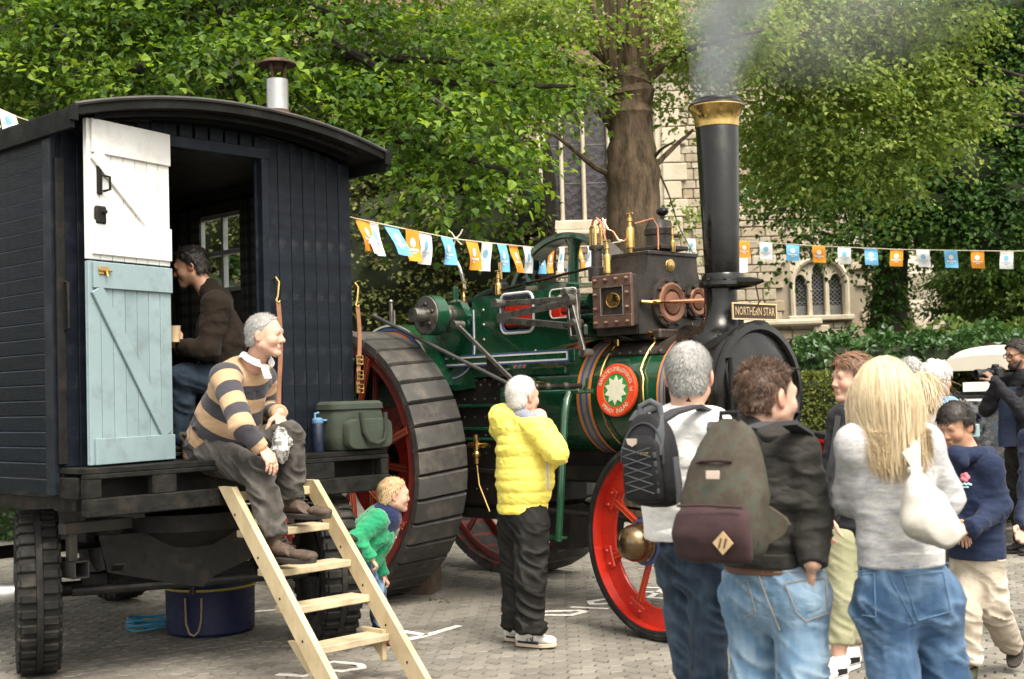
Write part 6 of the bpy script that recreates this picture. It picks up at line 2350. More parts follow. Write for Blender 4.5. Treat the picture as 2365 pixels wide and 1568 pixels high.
class Person:
	def __init__(s,label,base,group=None,sk=SK_FAIR,name='person'):
		s.org=np.array([base[0],base[1],base[2] if len(base)>2 else 0.0])
		s.t=thing(name,label,'person',s.org,0,group)
		s.sk=sk
		s.F=Field(0.025)
		s.fine=[]
		s.bodybones=[]

	def head(s,c,f,u=(0,0,1),scale=1.0,neck=None,**kw):
		s.hc,s.hR,s.hs=np.asarray(c,float),head_axes(f,u),scale
		s.g=head(s.F,s.hc,s.hR,scale,**kw)
		s.fine.append((s.hc,0.13*scale))
		if neck is not None:
			s.F.rc(s.g(-0.02,0,-0.045),neck,0.054*scale,0.062*scale,0.03)
		s.neck=neck
		return s

	def torso(s,pel,che,shL,shR,w=0.165,belly=0.15,depth=0.62,fw=None):
		fw=nrm(np.cross(np.asarray(shR)-np.asarray(shL),np.array([0,0,1.0])))*-1 if fw is None else nrm(fw)
		s.F.rc(pel,che,belly,w,0.04,flat=(fw,depth))
		s.F.rc(np.asarray(shL),np.asarray(shR),0.06,0.06,0.05)
		s.F.rc(che,(np.asarray(shL)+np.asarray(shR))/2,w,0.08,0.05,flat=(fw,depth))
		return s

	def limb(s,pts,radii):
		for a,b,ra,rb in zip(pts[:-1],pts[1:],radii[:-1],radii[1:]):
			s.F.rc(a,b,ra,rb,0.02)
		return s

	def hand(s,w,d,n,side,curl=0.4,sc=1.0,th=0.35):
		hand(s.F,w,d,n,side,curl,sc,th)
		s.fine.append((np.asarray(w)+nrm(d)*0.08*sc,0.11*sc))
		return s

	def skin(s,hf=0.005,stubble=0.0,h=0.014,brow=None):
		V,Q=s.F.mesh(h,s.fine,hf)
		p=((V-s.hc)@s.hR)/s.hs
		lip=np.exp(-((p[:,0]-0.096)/0.02)**2-(p[:,1]/0.02)**2-((p[:,2]+0.067)/0.009)**2)
		bl=np.exp(-((p[:,0]-0.08)/0.03)**2-((np.abs(p[:,1])-0.04)/0.02)**2-((p[:,2]+0.03)/0.022)**2)
		bl=np.maximum(bl,np.exp(-((p[:,0]-0.112)/0.015)**2-(p[:,1]/0.015)**2-((p[:,2]+0.03)/0.015)**2))
		bl=np.maximum(bl,0.9*np.exp(-((np.abs(p[:,1])-0.085)/0.02)**2-((p[:,0]+0.01)/0.03)**2-((p[:,2]+0.01)/0.035)**2))
		st=stubble*((p[:,2]<-0.045) & (p[:,0]>0.0) & (p[:,2]>-0.14))*np.clip((-0.045-p[:,2])/0.02,0,1)*np.clip((p[:,0]+0.0)/0.03,0,1)
		s.body=obj('body',np_mesh('body',V-s.org,quads=Q,attrs={'lip':lip,'blush':bl,'stubble':st}),s.sk,s.t)
		return s

	def eyes(s,gaze=0.0,lid=0.25,browm=None,browh=0.034):
		for y in (-1,1):
			e=MB()
			c=s.g(0.0815,y*0.032,0.008)-s.org
			e.ball(c,0.0118*s.hs,(1,1,1-lid),10,8,s.hR,0)
			e.ball(c+s.hR@np.array([0.0065,gaze*0.004,0])*s.hs,0.0068*s.hs,(1,1,1-lid),10,8,s.hR,1)
			obj('eye',e,[m_eyew,m_eye],s.body)
		if browm is not None:
			for y in (-1,1):
				b=MB()
				pts=[s.g(0.098-0.010*k*k,y*(0.014+0.014*k),browh+0.005*math.sin(k*1.1))-s.org for k in np.linspace(0,2.4,6)]
				b.tube(pts,[0.0028*s.hs,0.0042*s.hs,0.0042*s.hs,0.0038*s.hs,0.003*s.hs,0.0015*s.hs],6)
				me=b.mesh('eyebrow')
				me.attributes.new('rnd','FLOAT','POINT').data.foreach_set('value',np.full(len(me.vertices),0.3,np.float32))
				obj('eyebrow',me,browm,s.body)
		return s

	def garment(s,name,F,m,h=0.009,fold=None,attrs=None,smooth=1,parent=None,label=None,post=None):
		V,Q=F.mesh(h)
		if smooth:
			V=relax(V,Q,smooth)
		N=normals(V,Q)
		A=attrs(V) if attrs else {}
		if fold:
			V=fold(V,N)
		if post:
			V,A=post(V,N,A)
		o=obj(name,np_mesh(name,V-s.org,quads=Q,attrs=A),m,parent or s.t,label=label)
		s.last=(V,Q)
		return o
		# ------------------------------------------------------------------ garments
c_tan=(0.45,0.295,0.175)
t=NT('rugby_stripe_jersey')
s_=t.attr('s')
band_=t.math('GREATER_THAN',t.math('FRACT',t.math('DIVIDE',s_,0.166)),0.5)
c=t.mix(band_,(0.050,0.047,0.056),c_tan)
c=t.hsv(c,0.5,1,t.mr(t.noise(180,3),0.3,0.7,0.9,1.1))
m_rugby=t.done(t.principled(c,0.9,0,t.bump(t.noise(300,2),0.25,0.001),sheen=0.15,spec=0.25))
m_collar=cloth('white_collar',(0.72,0.71,0.69),0.8,0.03)
m_chino=cloth('charcoal_trousers',(0.040,0.036,0.032),0.85,0.2,fade=(0.095,0.087,0.078))
m_denim_d=cloth('dark_denim',(0.012,0.020,0.033),0.85,0.25,320,0.3,0.05,fade=(0.05,0.075,0.11))
m_denim_l=cloth('pale_denim',(0.115,0.205,0.315),0.85,0.2,320,0.3,0.05,fade=(0.36,0.46,0.55))
m_denim_m=cloth('mid_denim',(0.032,0.068,0.135),0.85,0.25,320,0.3,0.05,fade=(0.14,0.225,0.34))
m_boot=cloth('brown_boot_leather',(0.085,0.060,0.045),0.6,0.25,60,0.3,0)
m_bootsole=mat('boot_sole',(0.03,0.026,0.022),0.8)
m_puffer=cloth('yellow_puffer',(0.80,0.68,0.13),0.55,0.04,180,0.12,0.05,cr=0.006,cs=14)
m_blacktr=cloth('black_trousers',(0.012,0.0115,0.0105),0.8,0.2,200,0.25,0.0,fade=(0.026,0.024,0.022),cr=0.005)
m_whitecot=cloth('white_sweatshirt',(0.82,0.81,0.79),0.85,0.02,200,0.15)
m_bomber=cloth('black_cotton_jacket',(0.030,0.028,0.025),0.68,0.15,220,0.2,0.03,cr=0.012)
m_blackcoat=cloth('black_coat',(0.016,0.016,0.019),0.75,0.15)
m_khaki=cloth('sage_trousers',(0.27,0.27,0.165),0.85,0.1,fade=(0.36,0.35,0.24))
m_beige=cloth('beige_cargo_trousers',(0.33,0.285,0.225),0.85,0.08,fade=(0.52,0.46,0.38))
m_hoodie=cloth('navy_hoodie',(0.016,0.024,0.055),0.9,0.12,240,0.25,0.05)
m_navyc=cloth('navy_jacket',(0.018,0.026,0.055),0.6,0.12)
m_brownj=cloth('shaded_brown_jacket',(0.014,0.009,0.0055),0.9,0.2,150,0.4)  # brown taken almost to black: shade inside the van painted into the cloth
m_fleece=cloth('green_fleece',(0.020,0.255,0.115),0.95,0.12,55,0.9,0.35)
m_fleece_navy=cloth('navy_fleece',(0.015,0.020,0.065),0.95,0.12,70,0.7,0.2)
m_denimjkt=cloth('denim_jacket',(0.16,0.29,0.44),0.85,0.12)
m_greyknit=cloth('grey_scarf',(0.46,0.43,0.40),0.9,0.08,90,0.5)
t=NT('marled_knit')
n1=t.noise(24,6,0.8,stretch=(0.7,0.7,3.0))
c=t.mix(t.mr(n1,0.36,0.64,0,1),(0.36,0.36,0.40),(0.66,0.64,0.615))
wv=t.n('TexWave')
wv.bands_direction='Z'
wv.inputs['Scale'].default_value=60
wv.inputs['Distortion'].default_value=2.5
wv.inputs['Detail'].default_value=3
t.l(t.co(),wv.inputs['Vector'])
m_knit=t.done(t.principled(c,0.95,0,t.bump(t.math('ADD',wv.outputs['Fac'],t.noise(90,3)),0.6,0.004),sheen=0.2,spec=0.2))
m_trainer=cloth('white_trainer',(0.78,0.77,0.75),0.5,0.03,80,0.1,0,cr=0.003)
m_trsole=mat('gum_sole',(0.62,0.50,0.36),0.7)
m_blackshoe=cloth('black_shoe',(0.018,0.017,0.016),0.5,0.1,80,0.2,0)
m_olive_shoe=cloth('olive_shoe',(0.05,0.052,0.03),0.7,0.15,80,0.3,0)
m_welly=mat('navy_wellington',(0.02,0.025,0.07),0.35,0,0.15,20,0.1)
m_wellyred=mat('red_wellington_trim',(0.42,0.03,0.025),0.4)
m_belt=mat('brown_belt',(0.10,0.045,0.025),0.5)
m_stitch=mat('denim_stitching',(0.30,0.24,0.17),0.8)
m_grey_collar=cloth('grey_collar',(0.22,0.23,0.27),0.85,0.08)

def on_plane(x,y,p0,n):
	r=ray(x,y)
	return EYE+r*(((np.asarray(p0)-EYE)@n)/(r@n))

def legs(P,name,m,waist,hips,knees,ankles,rad=(0.10,0.075,0.065),wr=0.15,dep=0.72,fw=(0,1,0),amp=0.010,seed=1,seat=None,hem_k=0.01,crease=1.0,bones_only=False,h=0.009,cut=True):
	F=Field(0.03)
	waist=np.asarray(waist,float)
	mid_=(np.asarray(hips[0])+np.asarray(hips[1]))/2
	F.rc(waist+(0,0,0.02),mid_,wr,wr*1.0,0.03,flat=(fw,dep))
	for hp,kn,an in zip(hips,knees,ankles):
		F.rc(hp,kn,rad[0],rad[1],0.035)
		F.rc(kn,an,rad[1],rad[2],0.03)
		if seat is not None:
			F.el(np.asarray(hp)+seat,(0.105,0.105,0.12),None,0.05)
	if cut:
		F.cut(waist,(0,0,1),waist-0.35,waist+0.35)
		for kn,an in zip(knees,ankles):
			d=nrm(np.asarray(an)-np.asarray(kn))
			F.cut(an,d,np.asarray(an)-0.12,np.asarray(an)+0.12)
	pts=[(np.asarray(k),0.14) for k in knees]+[(np.asarray(a)*0.82+np.asarray(k)*0.18,0.13) for a,k in zip(ankles,knees)]+[(mid_-(0,0,0.05),0.14)]
	scv=np.array([9,9,26])
	tilt=np.array([[1,0,0.5],[0,1,-0.4],[0,0,1]])

	def creases(V):
		n=vnoise((V@tilt)*scv+17.3,seed)
		return (1-np.abs(2*n-1))**2.2

	def wgt(V):
		w=np.full(len(V),0.55)
		for p,r_ in pts:
			w=np.maximum(w,np.exp(-(np.linalg.norm(V-p,axis=1)/r_)**2))
		return w*np.clip(vnoise(V*5+2,seed+3)*1.8-0.2,0.25,1.2)

	fd=lambda V,N:V+N*(2.6*amp*wgt(V)*(creases(V)-0.35))[:,None]
	# cloth wears pale along the ridges of its creases and in broad patches
	wear=lambda V:{'fade':np.clip((creases(V)-0.3)*2.0*wgt(V)+(vnoise(V*6,12)-0.5)*0.6+(vnoise(V*np.array([70,70,16]),13)-0.5)*0.5+0.12,0,1)}
	return P.garment(name,F,m,h,fd,wear)

	# ------------------------------------------------------------------ the man on the deck
PU=lambda x,y,u:on_plane(x,y,VAN_O+VU*u,VU)
vn=-VL
me_base=van_pt(1.0,-0.05,1.25)
M=Person('grey-haired man in a tan and navy striped rugby shirt sitting on the van deck',me_base)
hc=PU(612,774,1.06)
M.head(hc,np.array([0.985,-0.17,-0.07]),scale=1.03,neck=PU(588,842,1.06),fat=0.5,nose=1.1)
shR,shL=PU(518,872,0.85),PU(606,872,1.25)
elR,wrR=PU(560,986,0.79),PU(604,1034,0.88)
elL,wrL=PU(612,950,1.33),PU(645,953,1.22)
pel,che,bel=PU(492,1030,1.03),PU(552,890,1.05),PU(528,970,1.05)
M.torso(pel,che,shL,shR,0.15,0.17,0.8,fw=vn)
M.limb([shR,elR,wrR],[0.055,0.042,0.032]).limb([shL,elL,wrL],[0.055,0.042,0.032])
hR,kR,aR=PU(492,1052,0.92),PU(596,1092,0.93),PU(634,1232,0.95)
hL,kL,aL=PU(520,1042,1.14),PU(668,1008,1.20),PU(676,1146,1.20)
M.limb([hR,kR,aR],[0.08,0.055,0.045]).limb([hL,kL,aL],[0.08,0.055,0.045])
M.hand(wrR,PU(632,1072,0.90)-wrR,-vn*0.3+np.array([0,0,-0.8]),VU,0.35,1.08)
M.hand(wrL,PU(655,1005,1.2)-wrL,-vn*0.9+np.array([0,0,-0.2]),-VU,0.55,1.08)
M.skin(0.005,0.12)
M.eyes(browm=H_GREY)
scalp_hair(M.t,M.org,M.hc,M.hR,M.hs,H_GREY,7000,0.016,short_line(0.035,-0.06),lambda p:np.stack([-0.6+0*p[:,0],0*p[:,0],-0.5+0*p[:,0]],1),0.0009,0.3,0.3,0.005,0.002)
F=Field(0.035)
F.rc(pel+(0,0,-0.02),bel,0.185,0.195,0.05,flat=(VU,0.98))
F.rc(bel,che,0.195,0.172,0.05,flat=(vn,0.84))
F.rc(che,(shR+shL)/2+(0,0,0.01),0.165,0.10,0.06,flat=(vn,0.8))
F.rc(shR,shL,0.082,0.082,0.06)
F.rc(shR,elR,0.083,0.068,0.025).rc(elR,wrR,0.066,0.047,0.025)
F.rc(shL,elL,0.083,0.068,0.025).rc(elL,wrL,0.066,0.050,0.025)
for w_,e_ in ((wrR,elR),(wrL,elL)):
	F.cut(w_+nrm(w_-e_)*0.01,w_-e_,w_-0.1,w_+0.1)
F.cut(pel+(0,0,-0.13),(0.0,0,-1.0))
bones=[(pel,che,0.18,0),(che,(shR+shL)/2+(0,0,0.06),0.14,np.linalg.norm(che-pel)),(shR,elR,0.07,0.5),(elR,wrR,0.06,0.5+np.linalg.norm(elR-shR)),(shL,elL,0.07,0.5),(elL,wrL,0.06,0.5+np.linalg.norm(elL-shL))]

def stripes(V):
	i,t_=bone_coord(V,bones)
	t_=np.where(i<2,0.62-t_+0.035,t_+0.03)
	return {'s':t_+10.0}

M.garment('jersey',F,m_rugby,0.0085,lambda V,N:limb_cloth(V,N,[(elR,0.12),(elL,0.12),(bel,0.2),(PU(455,1000,.9),0.18)],0.016,21,(10,10,16)),stripes)
cl=MB()
nb_=PU(592,836,1.06)
ringp=[nb_+(VU*math.cos(a)*0.083+vn*math.sin(a)*0.085)+np.array([0,0,0.030-0.055*max(0,math.sin(a))+0.01]) for a in np.linspace(-math.pi*1.38,math.pi*0.38,24)]
rg=[[p+np.array([0,0,0.022])-M.org,p+(p-nb_)*0.28+np.array([0,0,-0.018])-M.org,p+(p-nb_)*0.24+np.array([0,0,-0.024])-M.org,p-(p-nb_)*0.04-M.org] for p in ringp]
cl.loft(rg)
cl.box(PU(606,858,1.06)+vn*0.03-M.org,(0.05,0.012,0.10),np.stack([VU,vn,(0,0,1)],1)@np.array([[1,0,0],[0,math.cos(.5),-math.sin(.5)],[0,math.sin(.5),math.cos(.5)]]),0.004)
obj('collar',cl,m_collar,M.t)
legs(M,'trousers',m_chino,PU(480,1000,1.03),(hR,hL),(kR,kL),(aR-(0,0,0.02),aL-(0,0,0.02)),(0.105,0.083,0.074),0.17,0.9,vn,0.018,31)
for an,a_px,b_px,u_,z_ in ((aR,(600,1294),(727,1296),0.95,0),(aL,(643,1192),(761,1197),1.20,0)):
	h_,t2=PU(*a_px,u_),PU(*b_px,u_)
	t2[2]=h_[2]=(h_[2]+t2[2])/2-0.008
	shoe(M.t,M.org,an+np.array([0,0,0.02]),h_,t2,0.047,m_boot,m_bootsole,'boot',collar=0.062,sole=0.03)
	# crumpled newspaper in his hand
cr=MB().ball((0,0,0),1,(1,1,1),18,12)
V=np.array(cr.v)
V=V*(0.7+0.75*vnoise(V*3.4+5,3)[:,None])*np.array([0.055,0.05,0.085])
cr.v=[tuple(q) for q in V]
t=NT('newsprint')
c=t.mix(t.mr(t.noise(38,3,0.7),0.46,0.56,0,1),(0.52,0.50,0.47),(0.10,0.095,0.09))
c=t.mix(t.mr(t.noise(9,2),0.5,0.62,0,0.8),c,(0.62,0.60,0.58))
m_news=t.done(t.principled(c,0.9))
npp=obj('crumpled_paper',cr,m_news,None,sharp=20,loc=PU(650,1028,1.1))
tag(npp,'crumpled sheet of newspaper held by the seated man','paper')

# ------------------------------------------------------------------ the man inside
I=Person('dark-haired man in a brown jacket and jeans seated inside the van',at(480,1040,8.25),sk=SK_TAN)
Jn=lambda x,y,Y=8.25:at(x,y,Y)
f_=np.array([-0.93,-0.1,-0.25])
I.head(Jn(440,616),f_,scale=1.0,neck=Jn(478,672))
sa_,sb_=Jn(500,705,8.05),Jn(505,705,8.45)
I.torso(Jn(520,880),Jn(505,760),sb_,sa_,0.15,0.15,0.7,fw=f_)
I.limb([sa_,Jn(480,808,7.98),Jn(420,800,8.0)],[0.05,0.04,0.03]).limb([sb_,Jn(470,800,8.5),Jn(418,812,8.4)],[0.05,0.04,0.03])
I.limb([Jn(520,890,8.1),Jn(425,868,8.05),Jn(420,1010,8.1)],[0.08,0.055,0.045]).limb([Jn(520,890,8.4),Jn(430,868,8.45),Jn(430,1005,8.45)],[0.08,0.055,0.045])
I.hand(Jn(418,800,8.0),np.array([-0.8,0.2,0.5]),np.array([-0.2,1,0.1]),np.array([0,0,1.0]),0.7)
I.skin(0.006,0.6)
I.eyes(browm=H_DARK)
allhair=short_line(0.02,-0.065)
down=lambda p:np.stack([-0.4+0*p[:,0],0.3*np.sign(p[:,1]),-0.6+0*p[:,0]],1)
scalp_hair(I.t,I.org,I.hc,I.hR,1.0,H_DARK,900,0.035,allhair,down,0.002,0.3,0.3,0.014,0.008)
F=Field(0.035)
F.rc(Jn(522,890),Jn(510,780),0.18,0.185,0.05,flat=(f_,0.8)).rc(Jn(510,780),(sa_+sb_)/2,0.185,0.11,0.05,flat=(f_,0.75)).rc(sa_,sb_,0.085,0.085,0.05)
F.rc(sa_,Jn(480,808,7.98),0.082,0.07).rc(Jn(480,808,7.98),Jn(424,801,8.0),0.066,0.05).rc(sb_,Jn(470,800,8.5),0.08,0.065).rc(Jn(470,800,8.5),Jn(420,812,8.4),0.065,0.05)
F.rc((sa_+sb_)/2+(0,0,0.04),Jn(482,668),0.075,0.07,0.03)
I.garment('jacket',F,m_brownj,0.012,lambda V,N:folds(V,N,0.012,(9,9,14),3))
legs(I,'jeans',m_denim_d,Jn(520,870),(Jn(520,890,8.1),Jn(520,890,8.4)),(Jn(425,868,8.05),Jn(430,868,8.45)),(Jn(420,1012,8.1),Jn(430,1008,8.45)),(0.1,0.078,0.065),0.19,0.95,f_,0.013,5,h=0.012,cut=False)
for q in (8.1,8.45):
	a_=Jn(425,1012,q)
	hl=a_+np.array([0.07,0,0]); tl_=a_+np.array([-0.19,0,0])
	hl[2]=tl_[2]=1.262
	shoe(I.t,I.org,a_,hl,tl_,0.045,m_boot,m_bootsole)
cupm=mat('paper_cup',(0.55,0.42,0.26),0.7)
cup=MB().lathe([(0.001,0),(0.029,0),(0.038,0.095),(0.04,0.1),(0.036,0.1),(0.028,0.004)],(0,0,0),(0,0,1),20)
o=obj('paper_cup',cup,cupm,None,loc=Jn(403,790,7.95))
tag(o,'paper cup held by the man inside the van','cup')

# ------------------------------------------------------------------ child
Ch=Person('small fair-haired child in a green fleece bending to look under the engine',ground_at(880,1475))
J=lambda x,y,Y=8.42:at(x,y,Y)
Ch.head(J(911,1143),np.array([0.96,0.22,-0.06]),scale=0.88,neck=J(886,1182),jaw=0.8,nose=0.6,fat=0.8)
s1,s2=J(872,1202,8.3),J(880,1200,8.56)
Ch.torso(J(830,1292),J(862,1230),s2,s1,0.10,0.10,0.8,fw=np.array([0.7,0,-0.6]))
e1,w1=J(818,1245,8.22),J(858,1290,8.24)
e2,w2=J(862,1270,8.62),J(885,1330,8.6)
Ch.limb([s1,e1,w1],[0.035,0.03,0.024]).limb([s2,e2,w2],[0.035,0.03,0.024])
h1,k1,a1=J(828,1305,8.36),J(864,1368,8.33),J(888,1440,8.33)
h2,k2,a2=J(836,1305,8.5),J(868,1366,8.56),J(880,1438,8.58)
Ch.limb([h1,k1,a1],[0.06,0.042,0.035]).limb([h2,k2,a2],[0.06,0.042,0.035])
Ch.hand(w1,np.array([0.5,0,-0.8]),np.array([-0.6,0,-0.3]),np.array([0,1,0]),0.6,0.62).hand(w2,np.array([0.5,0,-0.8]),np.array([-0.6,0,-0.3]),np.array([0,-1,0]),0.6,0.62)
Ch.skin(0.005)
Ch.eyes(browm=H_SAND)
scalp_hair(Ch.t,Ch.org,Ch.hc,Ch.hR,0.88,H_SAND,2600,0.022,short_line(0.03,-0.06),down,0.0016,0.3,0.3,0.010,0.006)
F=Field(0.03)
F.rc(J(828,1296),J(862,1232),0.135,0.135,0.04).rc(J(862,1232),(s1+s2)/2,0.135,0.10,0.04).rc(s1,s2,0.065,0.065,0.04)
F.rc(s1,e1,0.066,0.056).rc(e1,w1,0.056,0.042).rc(s2,e2,0.064,0.054).rc(e2,w2,0.054,0.042)
F.cut(w1,w1-e1,w1-.07,w1+.07).cut(w2,w2-e2,w2-.07,w2+.07)
Ch.garment('fleece',F,m_fleece,0.008,lambda V,N:folds(V,N,0.010,(14,14,14),8)+N*((vnoise(V*70,2)-.5)*0.006)[:,None])
F=Field(0.02)
F.rc(J(868,1218),J(888,1196),0.137,0.11,0.03).rc(J(885,1192),J(890,1180),0.085,0.062,0.03)
F.cut(J(868,1220),np.array([-0.75,0,-0.35]))
Ch.garment('collar',F,m_fleece_navy,0.009)
F=Field(0.02)
F.rc(J(885,1230,8.40),J(872,1262,8.40),0.07,0.06)
Ch.garment('chest_panel',F,m_fleece_navy,0.01)
legs(Ch,'jeans',m_denim_m,J(826,1290),(h1,h2),(k1,k2),(a1,a2),(0.078,0.058,0.05),0.10,0.9,(1,0,0),0.01,9,h=0.008)
for (a_,hx_,tx_) in ((a1,(876,1484),(938,1490)),(a2,(862,1466),(915,1470))):
	hl,tl_=ground_at(*hx_,0.002),ground_at(*tx_,0.002)
	o=shoe(Ch.t,Ch.org,hl*0.75+tl_*0.25+np.array([0,0,0.13]),hl,tl_,0.034,m_welly,m_wellyred,'wellington',collar=0.045,sole=0.02)
	obj('boot_rim',MB().cyl(hl*0.75+tl_*0.25+(0,0,0.155)-Ch.org,hl*0.75+tl_*0.25+(0,0,0.185)-Ch.org,0.049,0.05,18),m_wellyred,o)
	obj('boot_leg',MB().cyl(hl*0.75+tl_*0.25+(0,0,0.08)-Ch.org,hl*0.75+tl_*0.25+(0,0,0.16)-Ch.org,0.045,0.048,18),m_welly,o)

	# ------------------------------------------------------------------ man in the yellow jacket
Y0=8.27
Yw=Person('grey-haired man in a bright yellow padded jacket standing by the engine',ground_at(1210,1486))
J=lambda x,y,Y=Y0:at(x,y,Y)
fy=nrm(np.array([0.80,0.60,0]))
ry=np.array([fy[1],-fy[0],0])
Yw.head(J(1207,916),np.array([0.74,0.67,-0.02]),scale=1.05,neck=J(1203,972),fat=0.4)
sR,sL=J(1240,992,8.12),J(1164,988,8.42)
eR,wR=J(1283,1044,8.04),J(1257,978,8.16)
eL,wL=J(1230,1068,8.5),J(1270,1066,8.22)
pel,che=J(1206,1180),J(1205,1030)
Yw.torso(pel,che,sL,sR,0.15,0.16,0.75,fw=fy)
Yw.limb([sR,eR,wR],[0.05,0.04,0.03]).limb([sL,eL,wL],[0.05,0.04,0.03])
hR,kR,aR=J(1228,1205,8.18),J(1226,1335,8.15),J(1222,1452,8.15)
hL,kL,aL=J(1188,1205,8.38),J(1192,1325,8.36),J(1188,1446,8.34)
Yw.limb([hR,kR,aR],[0.08,0.055,0.042]).limb([hL,kL,aL],[0.08,0.055,0.042])
Yw.hand(wR,J(1243,948,8.22)-wR,np.array([-0.3,0.6,0.2]),np.array([-1,0,0.3]),0.6,1.05).hand(wL,np.array([0.9,-0.3,0.0]),np.array([0,-0.2,1.0]),np.array([0,-0.5,0.8]),0.7,1.0)
Yw.skin(0.005)
Yw.eyes(browm=H_GREY)
backhair=short_line(0.04)
scalp_hair(Yw.t,Yw.org,Yw.hc,Yw.hR,Yw.hs,H_WHITE,6000,0.015,backhair,down,0.0009,0.3,0.3,0.006,0.002)
F=Field(0.035)
F.rc(pel+(0,0,0.03),J(1212,1105),0.170,0.19,0.05,flat=(fy,0.9)).rc(J(1212,1105),che,0.19,0.175,0.05,flat=(fy,0.88)).rc(che,(sR+sL)/2,0.172,0.11,0.05,flat=(fy,0.85)).rc(sR,sL,0.09,0.09,0.05)
F.rc(sR,eR,0.09,0.078,0.02).rc(eR,wR,0.077,0.054,0.02).rc(sL,eL,0.095,0.08,0.02).rc(eL,wL,0.08,0.056,0.02)
F.rc((sR+sL)/2+(0,0,0.03),J(1203,968),0.10,0.088,0.03)
F.cut(J(1206,1184),(0,0.0,-1.0))
F.cut(wR,wR-eR,wR-0.09,wR+0.09)
bonesY=[(pel-(0,0,0.1),(sR+sL)/2+(0,0,0.05),0.19,0),(sR,eR,0.09,0),(eR,wR,0.08,0.33),(sL,eL,0.09,0),(eL,wL,0.08,0.33)]

def quilt(V,N):
	i,t_=bone_coord(V,bonesY)
	a=np.abs(np.sin(np.pi*t_/0.075))
	V=V+N*(0.010*a**0.4-0.008)[:,None]
	return folds(V,N,0.005,(10,10,18),44)

Yw.garment('padded_jacket',F,m_puffer,0.0075,quilt)
F=Field(0.03)
F.el(J(1170,962,8.3),(0.12,0.10,0.085),None,0.03).rc(J(1172,958,8.36),J(1222,982,8.12),0.065,0.055,0.03).rc(J(1160,985,8.3),J(1185,1000,8.2),0.07,0.06,0.03)
Yw.garment('hood',F,m_puffer,0.008,lambda V,N:folds(V,N,0.012,(12,12,14),41))
Yw.garment('collar',Field(0.02).rc(J(1190,958,8.28),J(1222,972,8.16),0.068,0.06),m_grey_collar,0.009)
zp=MB().strap([J(x,y,8.03)-Yw.org for x,y in ((1262,1065),(1264,1095),(1266,1130))],0.012,0.012,(1,0,0))
obj('pocket_zip',zp,m_grey_collar,Yw.t)
legs(Yw,'trousers',m_blacktr,J(1206,1150),(hR,hL),(kR,kL),(aR+(0,0,-0.02),aL+(0,0,-0.02)),(0.112,0.095,0.075),0.17,0.85,fy,0.017,51)
F=Field(0.02)
F.rc(aR+(0.0,0,0.03),aR+(0.03,-0.02,0.02),0.09,0.075).rc(aL+(0,0,0.03),aL+(0.02,0,0.02),0.082,0.07)
F.cut(aR-(0,0,0.02),(0,0,-1.0))
Yw.garment('trouser_hem',F,m_blacktr,0.009,lambda V,N:folds(V,N,0.02,(8,8,26),6))
for an,hp,tp,lg in ((aR,(1192,1490),(1284,1496),True),(aL,(1166,1478),(1238,1483),False)):
	hl,tl_=ground_at(*hp,0.002),ground_at(*tp,0.002)
	o=shoe(Yw.t,Yw.org,an,hl,tl_,0.046,m_trainer,m_trsole,'trainer',collar=0.048,sole=0.026)
	dv_=nrm(tl_-hl)
	nv=np.cross(dv_,(0,0,1.0))
	nv=nv if nv[1]<0 else-nv
	obj('sole_line',MB().beam(hl+dv_*0.03+nv*0.043+(0,0,0.034)-Yw.org,tl_-dv_*0.1+nv*0.05+(0,0,0.03)-Yw.org,0.006,0.014,(0,0,1),0.002),m_navyc,o)
	if lg:
		ax_d=dv_
		obj('side_letter',text_mb('N',0.075,hl+dv_*0.125+nv*0.058+(0,0,0.062)-Yw.org,ax_d,nrm(np.array([0,0,1.0])-0.25*nv),0.006,squeeze=0.9),m_navyc,o)
	obj('heel_tab',MB().box(hl+dv_*0.015+(0,0,0.085)-Yw.org,(0.03,0.03,0.04),None,0.008),m_navyc,o)

	# ------------------------------------------------------------------ rucksacks
def superring(c,ax,ay,a,b,e=2.6,n=32):
	out=[]
	for i in range(n):
		t_=2*math.pi*i/n
		x,y=math.cos(t_),math.sin(t_)
		k=(abs(x)**e+abs(y)**e)**(-1/e)
		out.append(np.asarray(c)+ax*a*k*x+ay*b*k*y)
	return out

def pack_shape(c,rx,up,bk,prof,e=2.8):
	"""prof: (height, half width, depth, lean) with depth measured away from the wearer's back."""
	rings=[superring(c+up*z+bk*(d/2+ln),rx,bk,w,d/2,e,40) for z,w,d,ln in prof]
	return rings

def smooth_prof(prof,n=26):
	P=np.array(prof)
	s=np.linspace(0,1,len(P))
	q=np.linspace(0,1,n)
	from_=np.stack([np.interp(q,s,P[:,k]) for k in range(4)],1)
	for _ in range(2):
		from_[1:-1]=(from_[:-2]+2*from_[1:-1]+from_[2:])/4
	return from_

def pack_body(name,rings,org,m,parent,amp,seed):
	mb=MB().loft(rings)
	V=np.array(mb.v)
	c=V.mean(0)
	N=unit(V-c)
	V=folds(V,N,amp,(9,9,9),seed)
	mb.v=[tuple(q) for q in V-org]
	return obj(name,mb,m,parent,sharp=60)

